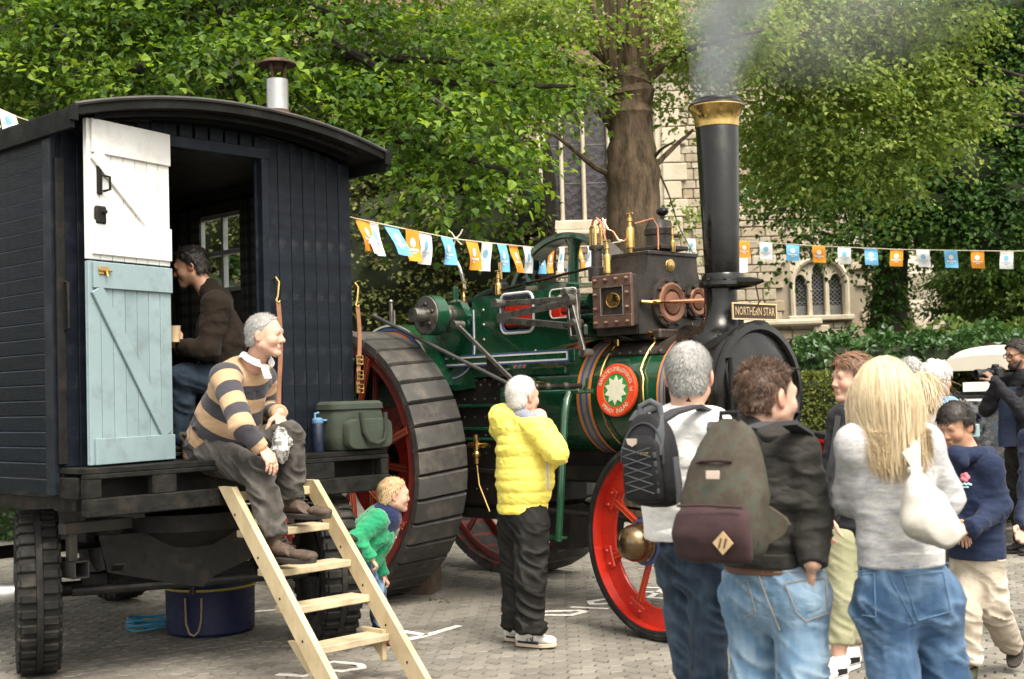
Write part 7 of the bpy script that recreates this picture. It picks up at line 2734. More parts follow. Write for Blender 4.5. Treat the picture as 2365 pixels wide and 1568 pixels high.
m_packblack=cloth('black_pack_nylon',(0.016,0.016,0.018),0.6,0.2,300,0.3,0.0,cr=0.003)
m_webbing=cloth('grey_webbing',(0.085,0.09,0.10),0.75,0.12,300,0.3,0.0,cr=0.003)
m_strapgrey=cloth('charcoal_strap',(0.05,0.05,0.055),0.8,0.1,300,0.3,0.0,cr=0.003)
t=NT('mottled_pack_cloth')
c=t.ramp(t.noise(16,6,0.75),[(0,(0.028,0.022,0.016)),(0.42,(0.050,0.041,0.030)),(0.55,(0.066,0.056,0.042)),(0.62,(0.050,0.066,0.052)),(0.70,(0.078,0.045,0.038)),(1,(0.05,0.042,0.032))])
m_packcamo=t.done(t.principled(c,0.85,0,t.bump(t.noise(260,2),0.3,0.0015),spec=0.3))
m_packplum=cloth('plum_suede',(0.050,0.028,0.030),0.85,0.15,200,0.25,0.05,cr=0.003)
m_patch=cloth('tan_leather_patch',(0.52,0.36,0.20),0.7,0.08,100,0.2,0,cr=0.003)
m_label=mat('pale_label',(0.62,0.50,0.42),0.7)

# ------------------------------------------------------------------ man in white with the black rucksack
Yb=5.0
Wm=Person('grey-haired man in a white sweatshirt and dark jeans seen from behind',np.array([at(1625,1800,Yb)[0],Yb,0]))
J=lambda x,y,Y=Yb:at(x,y,Y)
fw_=nrm(np.array([0.6,0.8,0]))
rw=np.array([fw_[1],-fw_[0],0])
Wm.head(J(1592,868),np.array([0.30,0.95,-0.03]),scale=1.03,neck=J(1585,952),fat=0.4)
sL,sR=J(1512,990,5.11),J(1640,992,4.90)
eL,wL=J(1512,1120,5.3),J(1590,1120,5.5)
eR,wR=J(1668,1120,5.0),J(1690,1130,5.3)
che,pel=J(1572,1055),J(1592,1275)
Wm.torso(pel,che,sL,sR,0.14,0.11,0.68,fw=fw_)
Wm.limb([sL,eL,wL],[0.05,0.04,0.03]).limb([sR,eR,wR],[0.05,0.04,0.03])
hL,kL,aL=J(1564,1305,5.07),J(1604,1555,4.97),J(1606,1800,5.05)
hR,kR,aR=J(1638,1305,4.95),J(1638,1560,4.85),J(1658,1808,4.9)
Wm.limb([hL,kL,aL],[0.06,0.055,0.042]).limb([hR,kR,aR],[0.06,0.05,0.042])
Wm.hand(wL,np.array([0.6,0.6,0.4]),np.array([0.5,-0.5,0]),np.array([0,0,1]),0.7).hand(wR,np.array([0.0,0.9,0.5]),np.array([-1,0,0]),np.array([0,0,1]),0.7)
Wm.skin(0.005)
Wm.eyes(browm=H_GREY)
scalp_hair(Wm.t,Wm.org,Wm.hc,Wm.hR,Wm.hs,H_GREY,10000,0.013,backhair,down,0.0008,0.3,0.3,0.006,0.0015,thin=lambda p:np.clip(1.15-np.exp(-((p[:,0]+0.05)/0.035)**2-(p[:,1]/0.035)**2)*(p[:,2]>0.06),0.1,1))
F=Field(0.035)
F.rc(pel+(0,0,-0.02),che,0.172,0.178,0.05,flat=(fw_,0.74)).rc(che,(sL+sR)/2,0.178,0.10,0.05,flat=(fw_,0.72)).rc(sL,sR,0.078,0.078,0.05)
F.rc(sL,eL,0.078,0.064).rc(eL,wL,0.062,0.045).rc(sR,eR,0.078,0.064).rc(eR,wR,0.062,0.045)
F.rc((sL+sR)/2+(0,0,0.02),J(1585,962),0.085,0.068,0.03)
F.cut(J(1590,1245),(0.0,0,-1.0))
Wm.garment('sweatshirt',F,m_whitecot,0.0085,lambda V,N:limb_cloth(V,N,[(J(1640,1080),0.2),(J(1640,1200),0.2)],0.018,61,(8,8,9)))
obj('hem_rib',MB().loft([[q-Wm.org for q in superring(J(1591,y),rw,fw_,0.166+dx,0.128+dx,2.2,36)] for y,dx in ((1236,0.006),(1232,0.009),(1216,0.008),(1212,0.003))]),m_whitecot,Wm.t)
legs(Wm,'jeans',m_denim_d,J(1602,1222),(hL,hR),(kL,kR),(aL,aR),(0.082,0.066,0.056),0.132,0.8,fw_,0.014,71)
st=MB()
for x0,y0,x1,y1 in ((1540,1262,1535,1240),(1560,1300,1660,1290),(1565,1305,1590,1312)):
	st.tube([J(x0,y0,4.86)-Wm.org,J(x1,y1,4.84)-Wm.org],0.002,5)
for an in (aL,aR):
	hl=an-fw_*0.09
	tl_=an+fw_*0.2
	hl[2]=tl_[2]=0.0
	shoe(Wm.t,Wm.org,an,hl,tl_,0.046,m_blackshoe,m_bootsole)
cs=MB().strap([J(1542,945,5.05)-Wm.org,J(1555,925,4.98)-Wm.org,J(1590,918,4.93)-Wm.org,J(1620,930,4.97)-Wm.org,J(1632,950,5.1)-Wm.org,J(1625,990,5.25)-Wm.org],0.03,0.004,(0,0.4,1))
obj('camera_strap',cs,m_packblack,Wm.t)

bkc=J(1533,1166,4.83)
upv=nrm(np.array([-0.05,0,1.0])-fw_*0.06)
bk=-fw_
bp_=thing('black_rucksack','small black rucksack with grey webbing on the man in white','rucksack',bkc)
prof=smooth_prof([(0.0,0.05,0.03,0.04),(0.008,0.095,0.09,0.015),(0.06,0.108,0.12,0.0),(0.16,0.108,0.125,0.0),(0.25,0.098,0.105,0.0),(0.30,0.078,0.08,0.0),(0.332,0.045,0.045,0.015),(0.338,0.02,0.02,0.03)])
pack_body('pack',pack_shape(bkc,rw,upv,bk,prof),bkc,m_packblack,bp_,0.006,4)
pocket=smooth_prof([(0.02,0.05,0.02,0.11),(0.03,0.08,0.035,0.11),(0.13,0.082,0.04,0.11),(0.23,0.072,0.03,0.098),(0.262,0.035,0.015,0.09)])
pack_body('pocket',pack_shape(bkc,rw,upv,bk,pocket),bkc,m_packblack,bp_,0.005,5)
L_=lambda r,z,b:rw*r*0.9+upv*z*0.92+bk*(b if b<0.03 else b*0.8)
wb_=MB()
wb_.strap([L_(0.115,0.02,0.08),L_(0.122,0.1,0.085),L_(0.12,0.2,0.08)],0.034,0.006,bk)
wb_.strap([L_(0.075,0.21,0.145),L_(0.08,0.29,0.115),L_(0.06,0.345,0.07),L_(0.035,0.37,0.02)],0.034,0.006,rw)
obj('webbing',wb_,m_webbing,bp_)
wb_=MB()
for s_ in (-1,1):
	wb_.strap([L_(-0.02+0.055*s_,0.34,0.03),L_(-0.0+0.08*s_,0.375,-0.03),L_(0.02+0.11*s_,0.395,-0.12),L_(0.02+0.125*s_,0.36,-0.21),L_(0.02+0.13*s_,0.25,-0.27)],0.055,0.012,rw)
obj('shoulder_strap',wb_,m_strapgrey,bp_)
obj('grab_loop',MB().tube([L_(-0.05,0.355,0.03),L_(-0.045,0.40,0.02),L_(0.0,0.42,0.01),L_(0.045,0.40,0.02),L_(0.05,0.355,0.03)],0.012,8),m_webbing,bp_)
cd=MB()
for i in range(5):
	za,zb_=0.06+0.036*i,0.06+0.036*(i+1)
	cd.tube([L_(-0.07,za,0.186),L_(0.06,zb_,0.183)],0.0022,5)
	cd.tube([L_(0.06,za,0.186),L_(-0.07,zb_,0.183)],0.0022,5)
for i in range(5):
	cd.box(L_(0.074,0.07+0.035*i,0.174),(0.012,0.008,0.02),np.stack([rw,bk,upv],1),0.002)
obj('bungee_cord',cd,m_webbing,bp_)
zt=MB().tube([L_(0.098*math.cos(a),0.20+0.135*math.sin(a),0.146-0.045*max(0,math.sin(a))) for a in np.linspace(-0.2,math.pi+0.2,22)],0.004,5)
obj('zip',zt,m_strapgrey,bp_)
obj('badge',MB().prism([(-0.022,0.012),(0.022,0.012),(0.018,-0.008),(0,-0.018),(-0.018,-0.008)],L_(-0.03,0.262,0.162),rw,upv,bk*0.004),m_label,bp_)
obj('tag',MB().box(L_(0.025,0.215,0.172),(0.034,0.004,0.010),np.stack([rw,bk,upv],1),0.001),m_brass,bp_)

# ------------------------------------------------------------------ man in the black jacket with the mottled rucksack
Yk=4.45
Bm=Person('brown-haired man in a black jacket and pale blue jeans with hand in pocket',np.array([at(1810,1800,Yk)[0],Yk,0]))
J=lambda x,y,Y=Yk:at(x,y,Y)
fb_=nrm(np.array([0.55,0.83,0]))
rb_=np.array([fb_[1],-fb_[0],0])
Bm.head(J(1772,916),np.array([0.86,0.50,-0.05]),scale=1.02,neck=J(1755,1005),fat=0.5)
sR,sL=J(1838,1046,4.36),J(1680,1045,4.58)
eR,wR=J(1872,1185,4.33),J(1876,1298,4.26)
eL,wL=J(1655,1190,4.75),J(1705,1290,4.78)
che,pel=J(1768,1120),J(1782,1330)
Bm.torso(pel,che,sL,sR,0.14,0.12,0.7,fw=fb_)
Bm.limb([sL,eL,wL],[0.05,0.04,0.03]).limb([sR,eR,wR],[0.05,0.04,0.032])
hL,kL,aL=J(1738,1372,4.53),J(1742,1632,4.5),J(1742,1860,4.55)
hR,kR,aR=J(1845,1376,4.38),J(1858,1636,4.3),J(1872,1868,4.36)
Bm.limb([hL,kL,aL],[0.07,0.06,0.045]).limb([hR,kR,aR],[0.085,0.06,0.045])
Bm.hand(wR,np.array([-0.05,0.55,-0.85]),np.array([-1,0,0]),np.array([0,1,0]),0.5,0.92).hand(wL,np.array([0.5,0.3,-0.8]),np.array([1,0,0]),np.array([0,1,0]),0.3,1.0)
Bm.skin(0.0045,0.75)
Bm.eyes(browm=H_BROWN)
crop=short_line(0.03,-0.06)
scalp_hair(Bm.t,Bm.org,Bm.hc,Bm.hR,Bm.hs,H_BROWN,11000,0.017,crop,lambda p:np.stack([0.5*(p[:,2]>0.08)-0.35,0.2*np.sign(p[:,1]),-0.7*(p[:,2]<0.08)],1),0.0008,0.25,0.5,0.006,0.009,thin=lambda p:np.clip(0.25+(p[:,2]-0.0)/0.07,0.2,1),curl=0.35,lift=0.12)
F=Field(0.035)
F.rc(pel+(0,0,0.02),che,0.158,0.172,0.05,flat=(fb_,0.8)).rc(che,(sL+sR)/2,0.172,0.10,0.05,flat=(fb_,0.78)).rc(sL,sR,0.076,0.076,0.05)
F.rc(sL,eL,0.075,0.062).rc(eL,wL,0.06,0.046).rc(sR,eR,0.076,0.064,0.02).rc(eR,wR,0.063,0.046,0.02)
F.rc((sL+sR)/2+(0,0,0.02),J(1752,1000),0.09,0.076,0.03)
F.cut(J(1782,1298),(0.0,0,-1.0),J(1782,1298)-np.array([0.24,0.3,0.15]),J(1782,1298)+np.array([0.10,0.3,0.12]))
F.cut(wR+(0,0,-0.01),wR-eR,wR-0.08,wR+0.08)
Bm.garment('jacket',F,m_bomber,0.008,lambda V,N:limb_cloth(V,N,[(eR,0.2),(J(1850,1120),0.2),(J(1790,1250),0.2)],0.024,81,(10,10,17)))
obj('jacket_rib',MB().loft([[q-Bm.org for q in superring(J(1780,y),rb_,fb_,0.158+dx,0.130+dx,2.3,40)] for y,dx in ((1303,0.004),(1299,0.008),(1272,0.008),(1268,0.0))]),m_bomber,Bm.t)
Bm.garment('collar',Field(0.02).rc(J(1728,1000,4.5),J(1782,1006,4.4),0.062,0.062,0.02).cut(J(1755,985),(0.0,-0.2,1.0)),m_bomber,0.008)
legs(Bm,'jeans',m_denim_l,J(1783,1296),(hL,hR),(kL,kR),(aL,aR),(0.092,0.08,0.07),0.147,0.82,fb_,0.010,91,seat=-fb_*0.02)
obj('belt',MB().loft([[q-Bm.org for q in superring(J(1783,y),rb_,fb_,0.152+dx,0.126+dx,2.3,40)] for y,dx in ((1318,0.002),(1316,0.006),(1297,0.006),(1295,0.0))]),m_belt,Bm.t)

def trace(P,name,polys,Yr,m=m_stitch,r=0.0016,parent=None,lift=0.0025):
	"""Seams and pocket edges: lines laid on the last garment's surface."""
	V,Q=P.last
	C=V
	d=C-EYE
	w=d@_F
	px_=1182+3000*(d@_R)/w
	py_=784-3000*(d@_U)/w
	b=MB()
	for poly in polys:
		pts=[]
		for (xa,ya),(xb,yb) in zip(poly[:-1],poly[1:]):
			for k in np.linspace(0,1,7)[:-1]:
				pts.append((xa+(xb-xa)*k,ya+(yb-ya)*k))
		pts.append(poly[-1])
		out=[]
		for x,y in pts:
			dd_=(px_-x)**2+(py_-y)**2
			near_=dd_<36
			if not near_.any():
				near_=dd_<200
			if near_.any():
				Yv=C[near_][:,1].min()
				out.append(at(x,y,Yv)-nrm(ray(x,y))*lift-P.org)
		if len(out)>1:
			b.tube(out,r,5)
	return obj(name,b,m,parent or P.t)

trace(Bm,'seam',[[(1752,1330),(1772,1385),(1800,1455)],[(1812,1345),(1905,1335),(1912,1415),(1860,1435),(1838,1412),(1812,1345)],[(1700,1345),(1725,1340),(1745,1412),(1718,1425)],[(1690,1325),(1900,1318)]],4.2)
bkc=J(1698,1285,4.22)
upv=nrm(np.array([0.05,0,1.0])-fb_*0.03)
bk=-fb_
bp2=thing('mottled_rucksack','large mottled grey-green rucksack with a plum lower pocket and tan patch','rucksack',bkc)
prof=smooth_prof([(0.0,0.06,0.06,0.03),(0.01,0.12,0.15,0.01),(0.07,0.143,0.18,0.0),(0.17,0.143,0.175,0.0),(0.27,0.128,0.145,0.0),(0.35,0.104,0.11,0.0),(0.41,0.072,0.065,0.01),(0.44,0.03,0.03,0.03)])
pack_body('pack',pack_shape(bkc,rb_,upv,bk,prof,2.6),bkc,m_packcamo,bp2,0.010,14)
pocket=smooth_prof([(-0.002,0.07,0.03,0.13),(0.008,0.12,0.055,0.14),(0.08,0.128,0.07,0.145),(0.15,0.122,0.06,0.145),(0.175,0.10,0.03,0.135),(0.182,0.05,0.02,0.13)])
pk=pack_body('lower_pocket',pack_shape(bkc,rb_,upv,bk,pocket,2.6),bkc,m_packplum,bp2,0.014,15)
L_=lambda r,z,b:rb_*r+upv*z+bk*b
Rp=np.stack([rb_,bk,upv],1)
q=MB().prism([(0,0.036),(0.034,0),(0,-0.036),(-0.034,0)],L_(0.055,0.07,0.2165),rb_,upv,bk*0.004)
pa=obj('leather_patch',q,m_patch,pk)
obj('patch_slot',MB().beam(L_(0.043,0.055,0.222),L_(0.05,0.085,0.222),0.004,0.003,bk,0).beam(L_(0.06,0.055,0.222),L_(0.067,0.085,0.222),0.004,0.003,bk,0),m_bootsole,pa)
obj('label',MB().box(L_(0.0,0.275,0.175),(0.045,0.005,0.026),Rp,0.001),m_label,bp2)
obj('flap_seam',MB().tube([L_(-0.09,0.305,0.11),L_(-0.06,0.315,0.132),L_(0.0,0.318,0.138),L_(0.045,0.315,0.132)],0.006,6).tube([L_(0.055,0.34,0.11),L_(0.11,0.20,0.145),L_(0.135,0.06,0.13)],0.003,5).tube([L_(-0.11,0.178,0.20),L_(0,0.184,0.215),L_(0.11,0.178,0.20)],0.005,6),m_packplum,bp2)
obj('grab_loop',MB().tube([L_(-0.03,0.43,0.05),L_(-0.03,0.465,0.05),L_(0.03,0.465,0.05),L_(0.03,0.43,0.05)],0.009,8),m_packblack,bp2)
ss=MB()
for s_ in (-1,1):
	ss.strap([L_(0.06*s_,0.41,0.02),L_(0.09*s_,0.425,-0.05),L_(0.125*s_,0.425,-0.14),L_(0.14*s_,0.385,-0.24),L_(0.15*s_,0.26,-0.30)],0.062,0.014,rb_)
obj('shoulder_strap',ss,m_packcamo if False else m_strapgrey,bp2)
sw=MB().prism([(0,0),(0.05,0.03),(0.065,0.06),(0.05,0.085),(0.0,0.12)],L_(0.135,0.05,0.04),rb_*0.9-bk*0.45,upv,bk*0.02)
obj('side_wing',sw,m_packcamo,bp2)
for an in (aL,aR):
	hl,tl_=an-fb_*0.09,an+fb_*0.2
	hl[2]=tl_[2]=0.0
	shoe(Bm.t,Bm.org,an,hl,tl_,0.048,m_blackshoe,m_bootsole)

	# ------------------------------------------------------------------ woman with short auburn hair
Ya=7.25
Sw=Person('short-haired woman in a black coat and sage trousers facing left',np.array([at(1945,1535,Ya)[0],Ya,0]))
J=lambda x,y,Y=Ya:at(x,y,Y)
fs_=nrm(np.array([-0.93,-0.36,0]))
Sw.head(J(1966,874),np.array([-0.95,-0.30,-0.03]),scale=1.06,neck=J(1975,938),fat=0.9,nose=0.9)
sL,sR=J(1950,972,7.08),J(1985,968,7.42)
eL,wL=J(1922,1095,7.0),J(1915,1190,6.9)
eR,wR=J(1985,1090,7.6),J(1950,1180,7.5)
Sw.torso(J(1962,1220),J(1968,1050),sL,sR,0.15,0.16,0.75,fw=fs_)
Sw.limb([sL,eL,wL],[0.05,0.04,0.03]).limb([sR,eR,wR],[0.05,0.04,0.03])
hL,kL,aL=J(1942,1250,7.15),J(1944,1375,7.12),J(1938,1484,7.12)
hR,kR,aR=J(1970,1250,7.35),J(1968,1375,7.4),J(1972,1482,7.4)
Sw.limb([hL,kL,aL,J(1936,1525,7.12)],[0.08,0.055,0.042,0.036]).limb([hR,kR,aR],[0.08,0.055,0.04])
Sw.hand(wL,np.array([-0.2,0,-1]),np.array([1,0.2,0]),np.array([-0.3,-1,0]),0.4).hand(wR,np.array([-0.6,0,-0.6]),np.array([0,-1,0]),np.array([0,0,1]),0.4)
Sw.skin(0.005)
Sw.eyes(browm=H_AUBURN)
scalp_hair(Sw.t,Sw.org,Sw.hc,Sw.hR,Sw.hs,H_AUBURN,3600,0.055,lambda p:(p[:,2]>0.055+np.clip(p[:,0],-1,0.12)*0.22) | ((p[:,0]<-0.01) & (p[:,2]>-0.06)) | ((p[:,0]<0.04) & (p[:,2]>-0.01) & (np.abs(p[:,1])>0.05)),lambda p:np.stack([-0.55+0*p[:,0],0.25*np.sign(p[:,1]),-0.45+0*p[:,0]],1),0.002,0.7,0.25,0.022,0.010)
F=Field(0.035)
F.rc(J(1962,1215),J(1966,1060),0.18,0.175,0.05,flat=(fs_,0.8)).rc(J(1966,1060),(sL+sR)/2,0.175,0.10,0.05,flat=(fs_,0.75)).rc(sL,sR,0.082,0.082,0.05)
F.rc(sL,eL,0.082,0.068).rc(eL,wL,0.066,0.05).rc(sR,eR,0.08,0.066).rc(eR,wR,0.064,0.05).rc((sL+sR)/2,J(1974,945),0.09,0.075,0.03)
F.cut(J(1960,1240),(0,0,-1.0),J(1960,1240)-0.3,J(1960,1240)+0.3)
Sw.garment('coat',F,m_blackcoat,0.010,lambda V,N:folds(V,N,0.013,(9,9,15),101))
obj('bag_strap',MB().strap([J(1935,960,7.0)-Sw.org,J(1920,1060,6.9)-Sw.org,J(1905,1110,6.9)-Sw.org],0.03,0.006,(1,0,0)),m_packblack,Sw.t)
legs(Sw,'trousers',m_khaki,J(1962,1215),(hL,hR),(kL,kR),(aL,aR),(0.092,0.08,0.076),0.14,0.85,fs_,0.014,111,h=0.010)
for an,Yq,dx in ((aL,7.12,0),(aR,7.4,30)):
	hl,tl_=J(1952+dx,1540,Yq),J(1908+dx,1545,Yq-0.12)
	hl[2]=tl_[2]=0.0
	tl_=hl+nrm(tl_-hl)*0.25
	o=shoe(Sw.t,Sw.org,hl*0.75+tl_*0.25+np.array([0,0,0.10]),hl,tl_,0.044,m_trainer,m_trainer,'trainer')
	d_=nrm(tl_-hl)
	nv=np.cross(d_,(0,0,1.0))
	nv=nv if nv[1]<0 else-nv
	obj('side_flash',MB().box(hl+d_*0.09+nv*0.038+(0,0,0.055)-Sw.org,(0.09,0.015,0.035),np.stack([d_,nv,(0,0,1.0)],1),0.006),m_blackshoe,o)
	obj('toe_cap',MB().box(hl+d_*0.21+(0,0,0.045)-Sw.org,(0.05,0.075,0.025),np.stack([d_,nv,(0,0,1.0)],1),0.01),m_blackshoe,o)

	# ------------------------------------------------------------------ blonde woman
Yl=4.2
Bw=Person('blonde woman in a marled pale grey jumper and blue jeans seen from behind',np.array([at(2150,1800,Yl)[0],Yl,0]))
J=lambda x,y,Y=Yl:at(x,y,Y)
fl_=nrm(np.array([-0.22,0.97,0]))
rl_=np.array([fl_[1],-fl_[0],0])
Bw.head(J(2038,918),np.array([-0.30,0.95,0.0]),scale=0.95,neck=J(2052,1000))
sL,sR=J(1978,1030,4.16),J(2126,1026,4.24)
eL,wL=J(1970,1150,4.28),J(2010,1190,4.5)
eR,wR=J(2176,1152,4.30),J(2130,1195,4.55)
che,pel=J(2056,1110),J(2082,1330)
Bw.torso(pel,che,sL,sR,0.12,0.11,0.7,fw=fl_)
Bw.limb([sL,eL,wL],[0.042,0.036,0.027]).limb([sR,eR,wR],[0.042,0.036,0.027])
hL,kL,aL=J(2036,1395,4.2),J(2082,1662,4.12),J(2095,1905,4.2)
hR,kR,aR=J(2142,1390,4.25),J(2206,1662,4.2),J(2232,1905,4.3)
Bw.limb([hL,kL,aL],[0.065,0.055,0.04]).limb([hR,kR,aR],[0.08,0.055,0.04])
Bw.hand(wL,np.array([0.4,0.7,0.3]),np.array([0.5,-0.3,0.4]),np.array([0,0,1]),0.6,0.92).hand(wR,np.array([-0.5,0.6,0.3]),np.array([-0.3,-0.4,0.3]),np.array([0,0,1]),0.6,0.92)
Bw.skin(0.006)
Bw.eyes()
F=Field(0.04)
F.rc(pel+(0,0,0.0),che,0.134,0.132,0.05,flat=(fl_,0.78)).rc(che,(sL+sR)/2,0.134,0.085,0.05,flat=(fl_,0.74)).rc(sL,sR,0.068,0.068,0.05)
F.rc(sL,eL,0.062,0.058,0.03).rc(eL,wL,0.058,0.042,0.03).rc(sR,eR,0.064,0.062,0.03).rc(eR,wR,0.060,0.042,0.03)
F.rc((sL+sR)/2+(0,0,0.01),J(2052,992),0.075,0.062,0.03)
F.cut(J(2080,1300),(0.05,0,-1.0))
Bw.garment('jumper',F,m_knit,0.0085,lambda V,N:limb_cloth(V,N,[(eR,0.16),(eL,0.12),(J(2080,1230),0.18)],0.017,121,(8,8,12)))
obj('hem_rib',MB().loft([[q-Bw.org for q in superring(J(2080,y),rl_,fl_,0.132+dx,0.105+dx,2.2,40)] for y,dx in ((1305,0.002),(1301,0.007),(1272,0.007),(1266,0.0))]),m_knit,Bw.t)
legs(Bw,'jeans',m_denim_m,J(2080,1293),(hL,hR),(kL,kR),(aL,aR),(0.083,0.08,0.098),0.127,0.84,fl_,0.009,131,seat=-fl_*0.025)
trace(Bw,'seam',[[(2052,1325),(2075,1370),(2112,1440)],[(2085,1330),(2178,1318),(2196,1412),(2120,1432),(2085,1330)],[(1985,1325),(2018,1322),(2022,1425),(1990,1420)],[(1972,1320),(2190,1300)]],4.0,m_denim_l,0.0017)
for an in (aL,aR):
	hl,tl_=an-fl_*0.08,an+fl_*0.17
	hl[2]=tl_[2]=0.0
	shoe(Bw.t,Bw.org,an,hl,tl_,0.042,m_trainer,m_trainer)
	# long hair: a cap plus combed locks falling over the shoulders
hcv,hRv=Bw.hc,Bw.hR
F=Field(0.03)
F.el(Bw.g(-0.016,0,0.038),np.array([0.104,0.082,0.095]),hRv,0.02).el(Bw.g(-0.05,0,-0.03),np.array([0.062,0.080,0.10]),hRv,0.03)
F.cut(Bw.g(0.075,0,0.0),hRv[:,0])
V,Q=F.mesh(0.008)
N=normals(V,Q)
V0=V.copy()
V=V+N*((vnoise(V*np.array([85,85,9]),5)-0.5)*0.006)[:,None]
pz=(V-hcv)@hRv
sel=rng.choice(np.nonzero((pz[:,2]>-0.02) & (pz[:,0]<0.07))[0],15000)
side_out=np.sign(pz[sel,1])*0.05
Dv=np.stack([-0.35+0*side_out,side_out,-0.9+0*side_out],1)@hRv.T
ln_=np.where(pz[sel,2]>0.05,0.30,0.24)*rng.uniform(0.7,1.25,len(sel))
long_=rng.random(len(sel))<0.10
ln_=np.where(long_,ln_*1.55,ln_)
# ribbons follow the head, then hang
zmin=hcv[2]-0.125+0.03*rng.normal(0,1,len(sel))-np.where(long_ & (pz[sel,1]>-0.05),0.08*rng.random(len(sel)),0)

def hang(P0,D0,L,nseg,width):
	k=len(P0)
	d=unit(D0+rng.normal(0,0.07,(k,3)))
	pos=P0
	pts=[pos]
	cc_=np.array([hcv[0],hcv[1]])
	for i in range(nseg):
		st2=(L/nseg)[:,None]
		n2=pos-hcv
		n2u=unit(n2)
		near_=np.exp(-((np.linalg.norm(n2,axis=1)-0.10)/0.08)**2)[:,None]*(pos[:,2:3]>hcv[2]-0.06)
		d=unit(d-n2u*(d*n2u).sum(1,keepdims=True)*near_+np.array([0,0,-1.0])*0.35+rng.normal(0,0.035,(k,3)))
		pos=pos+d*st2*np.where(pos[:,2:3]<zmin[:,None],0.04,1.0)
		rr_=np.linalg.norm((pos-hcv),axis=1,keepdims=True)
		pos=np.where(rr_<0.100,hcv+(pos-hcv)/rr_*0.100,pos)
		# stay behind the jumper
		low=pos[:,2]<hcv[2]-0.10
		b_=(pos-hcv)@fl_
		pos=pos-fl_*np.where(low,np.clip(b_+0.105+0.03*rng.random(k),0,1),0)[:,None]*0.6
		pts.append(pos)
	side=unit(np.cross(unit(pos-P0),P0-hcv))
	V_=[]
	for i,p in enumerate(pts):
		w=width*(1-0.8*(i/nseg)**2)
		V_+=[p+side*w,p-side*w]
	V_=np.stack(V_,1).reshape(-1,3)
	m_=2*(nseg+1)
	b0=(np.arange(k)*m_)[:,None]
	Q_=np.concatenate([b0+np.array([[2*i,2*i+1,2*i+3,2*i+2]]) for i in range(nseg)])
	return V_,Q_,np.repeat(rng.random(k),m_)

hv_,hq_,hr_=hang(V[sel]+N[sel]*0.004,Dv,ln_*1.15,9,0.0011)
capr=np.clip(vnoise(V0*np.array([110,110,6]),7),0,1)
obj('hair',np_mesh('hair',np.concatenate([V,hv_])-Bw.org,quads=np.concatenate([Q,hq_+len(V)]),attrs={'rnd':np.concatenate([capr,hr_])}),H_BLONDE,Bw.t)
# shoulder bag
m_bag=cloth('cream_bag_leather',(0.52,0.49,0.44),0.6,0.04,120,0.15,0,cr=0.003)
bgo=J(2150,1180,3.98)
bg=thing('shoulder_bag','slouchy cream shoulder bag hanging under the blonde woman\'s arm','bag',bgo)
F=Field(0.04)
P_=lambda x,y,Y=3.98:J(x,y,Y)
F.rc(P_(2118,1130),P_(2128,1200),0.035,0.055,0.05,flat=(fl_,0.8)).rc(P_(2128,1195),P_(2178,1232),0.058,0.05,0.05,flat=(fl_,0.85)).rc(P_(2116,1105),P_(2116,1140),0.018,0.035,0.04).rc(P_(2150,1160),P_(2190,1215),0.03,0.035,0.05)
V,Q=F.mesh(0.007)
N=normals(V,Q)
V=folds(V,N,0.012,(13,13,9),7)
obj('bag_body',np_mesh('bag_body',V-bgo,quads=Q),m_bag,bg)
sp_=MB().strap([P_(2116,1108)-bgo,P_(2112,1060,4.02)-bgo,P_(2112,1010,4.08)-bgo,P_(2116,985,4.16)-bgo,P_(2122,982,4.25)-bgo,P_(2130,1010,4.36)-bgo],0.032,0.005,rl_)
sp_.strap([P_(2112,1075,4.01)-bgo,P_(2090,1040,4.0)-bgo],0.028,0.005,rl_*0.6+np.array([0,0,0.8]))
sp_.box(P_(2112,1085,4.01)-bgo,(0.045,0.02,0.02),None,0.005)
obj('strap',sp_,m_bag,bg)

# ------------------------------------------------------------------ boy in the navy hoodie
Yh=7.0
By=Person('dark-haired boy in a navy hoodie and beige cargo trousers looking down',np.array([at(2250,1540,Yh)[0],Yh,0]),sk=SK_TAN)
J=lambda x,y,Y=Yh:at(x,y,Y)
fh_=nrm(np.array([-0.85,-0.52,0]))
By.head(J(2205,985),np.array([-0.80,-0.62,-0.30]),scale=0.98,neck=J(2232,1040),nose=0.75,jaw=0.85,fat=0.6)
sL,sR=J(2285,1080,6.88),J(2212,1075,7.2)
eL,wL=J(2303,1172,6.9),J(2246,1218,6.72)
eR,wR=J(2198,1160,7.2),J(2206,1222,6.9)
che,pel=J(2250,1130),J(2255,1270)
By.torso(pel,che,sL,sR,0.12,0.12,0.75,fw=fh_)
By.limb([sL,eL,wL],[0.04,0.034,0.026]).limb([sR,eR,wR],[0.04,0.034,0.026])
hL,kL,aL=J(2275,1300,6.95),J(2292,1405,6.95),J(2334,1488,7.2)
hR,kR,aR=J(2232,1300,7.08),J(2228,1420,6.85),J(2234,1530,6.85)
By.limb([hL,kL,aL],[0.065,0.046,0.036]).limb([hR,kR,aR],[0.065,0.046,0.036])
By.hand(wL,np.array([-0.8,-0.1,-0.1]),np.array([0,0.6,-0.3]),np.array([0,0,1]),0.3,0.8).hand(wR,np.array([0.1,-0.6,-0.3]),np.array([0,0,-1]),np.array([1,0,0]),0.3,0.8)
By.skin(0.0045)
By.eyes(lid=0.65,browm=H_DARK)
scalp_hair(By.t,By.org,By.hc,By.hR,By.hs,H_DARK,4200,0.020,lambda p:np.where(p[:,0]>0.03,p[:,2]>0.058,np.where(p[:,0]>-0.03,p[:,2]>0.012,p[:,2]>-0.055)),lambda p:np.stack([0.55*(p[:,0]>0)-0.1,0.2*np.sign(p[:,1]),-0.75+0*p[:,0]],1),0.0016,0.5,0.15,0.016,0.006)
F=Field(0.035)
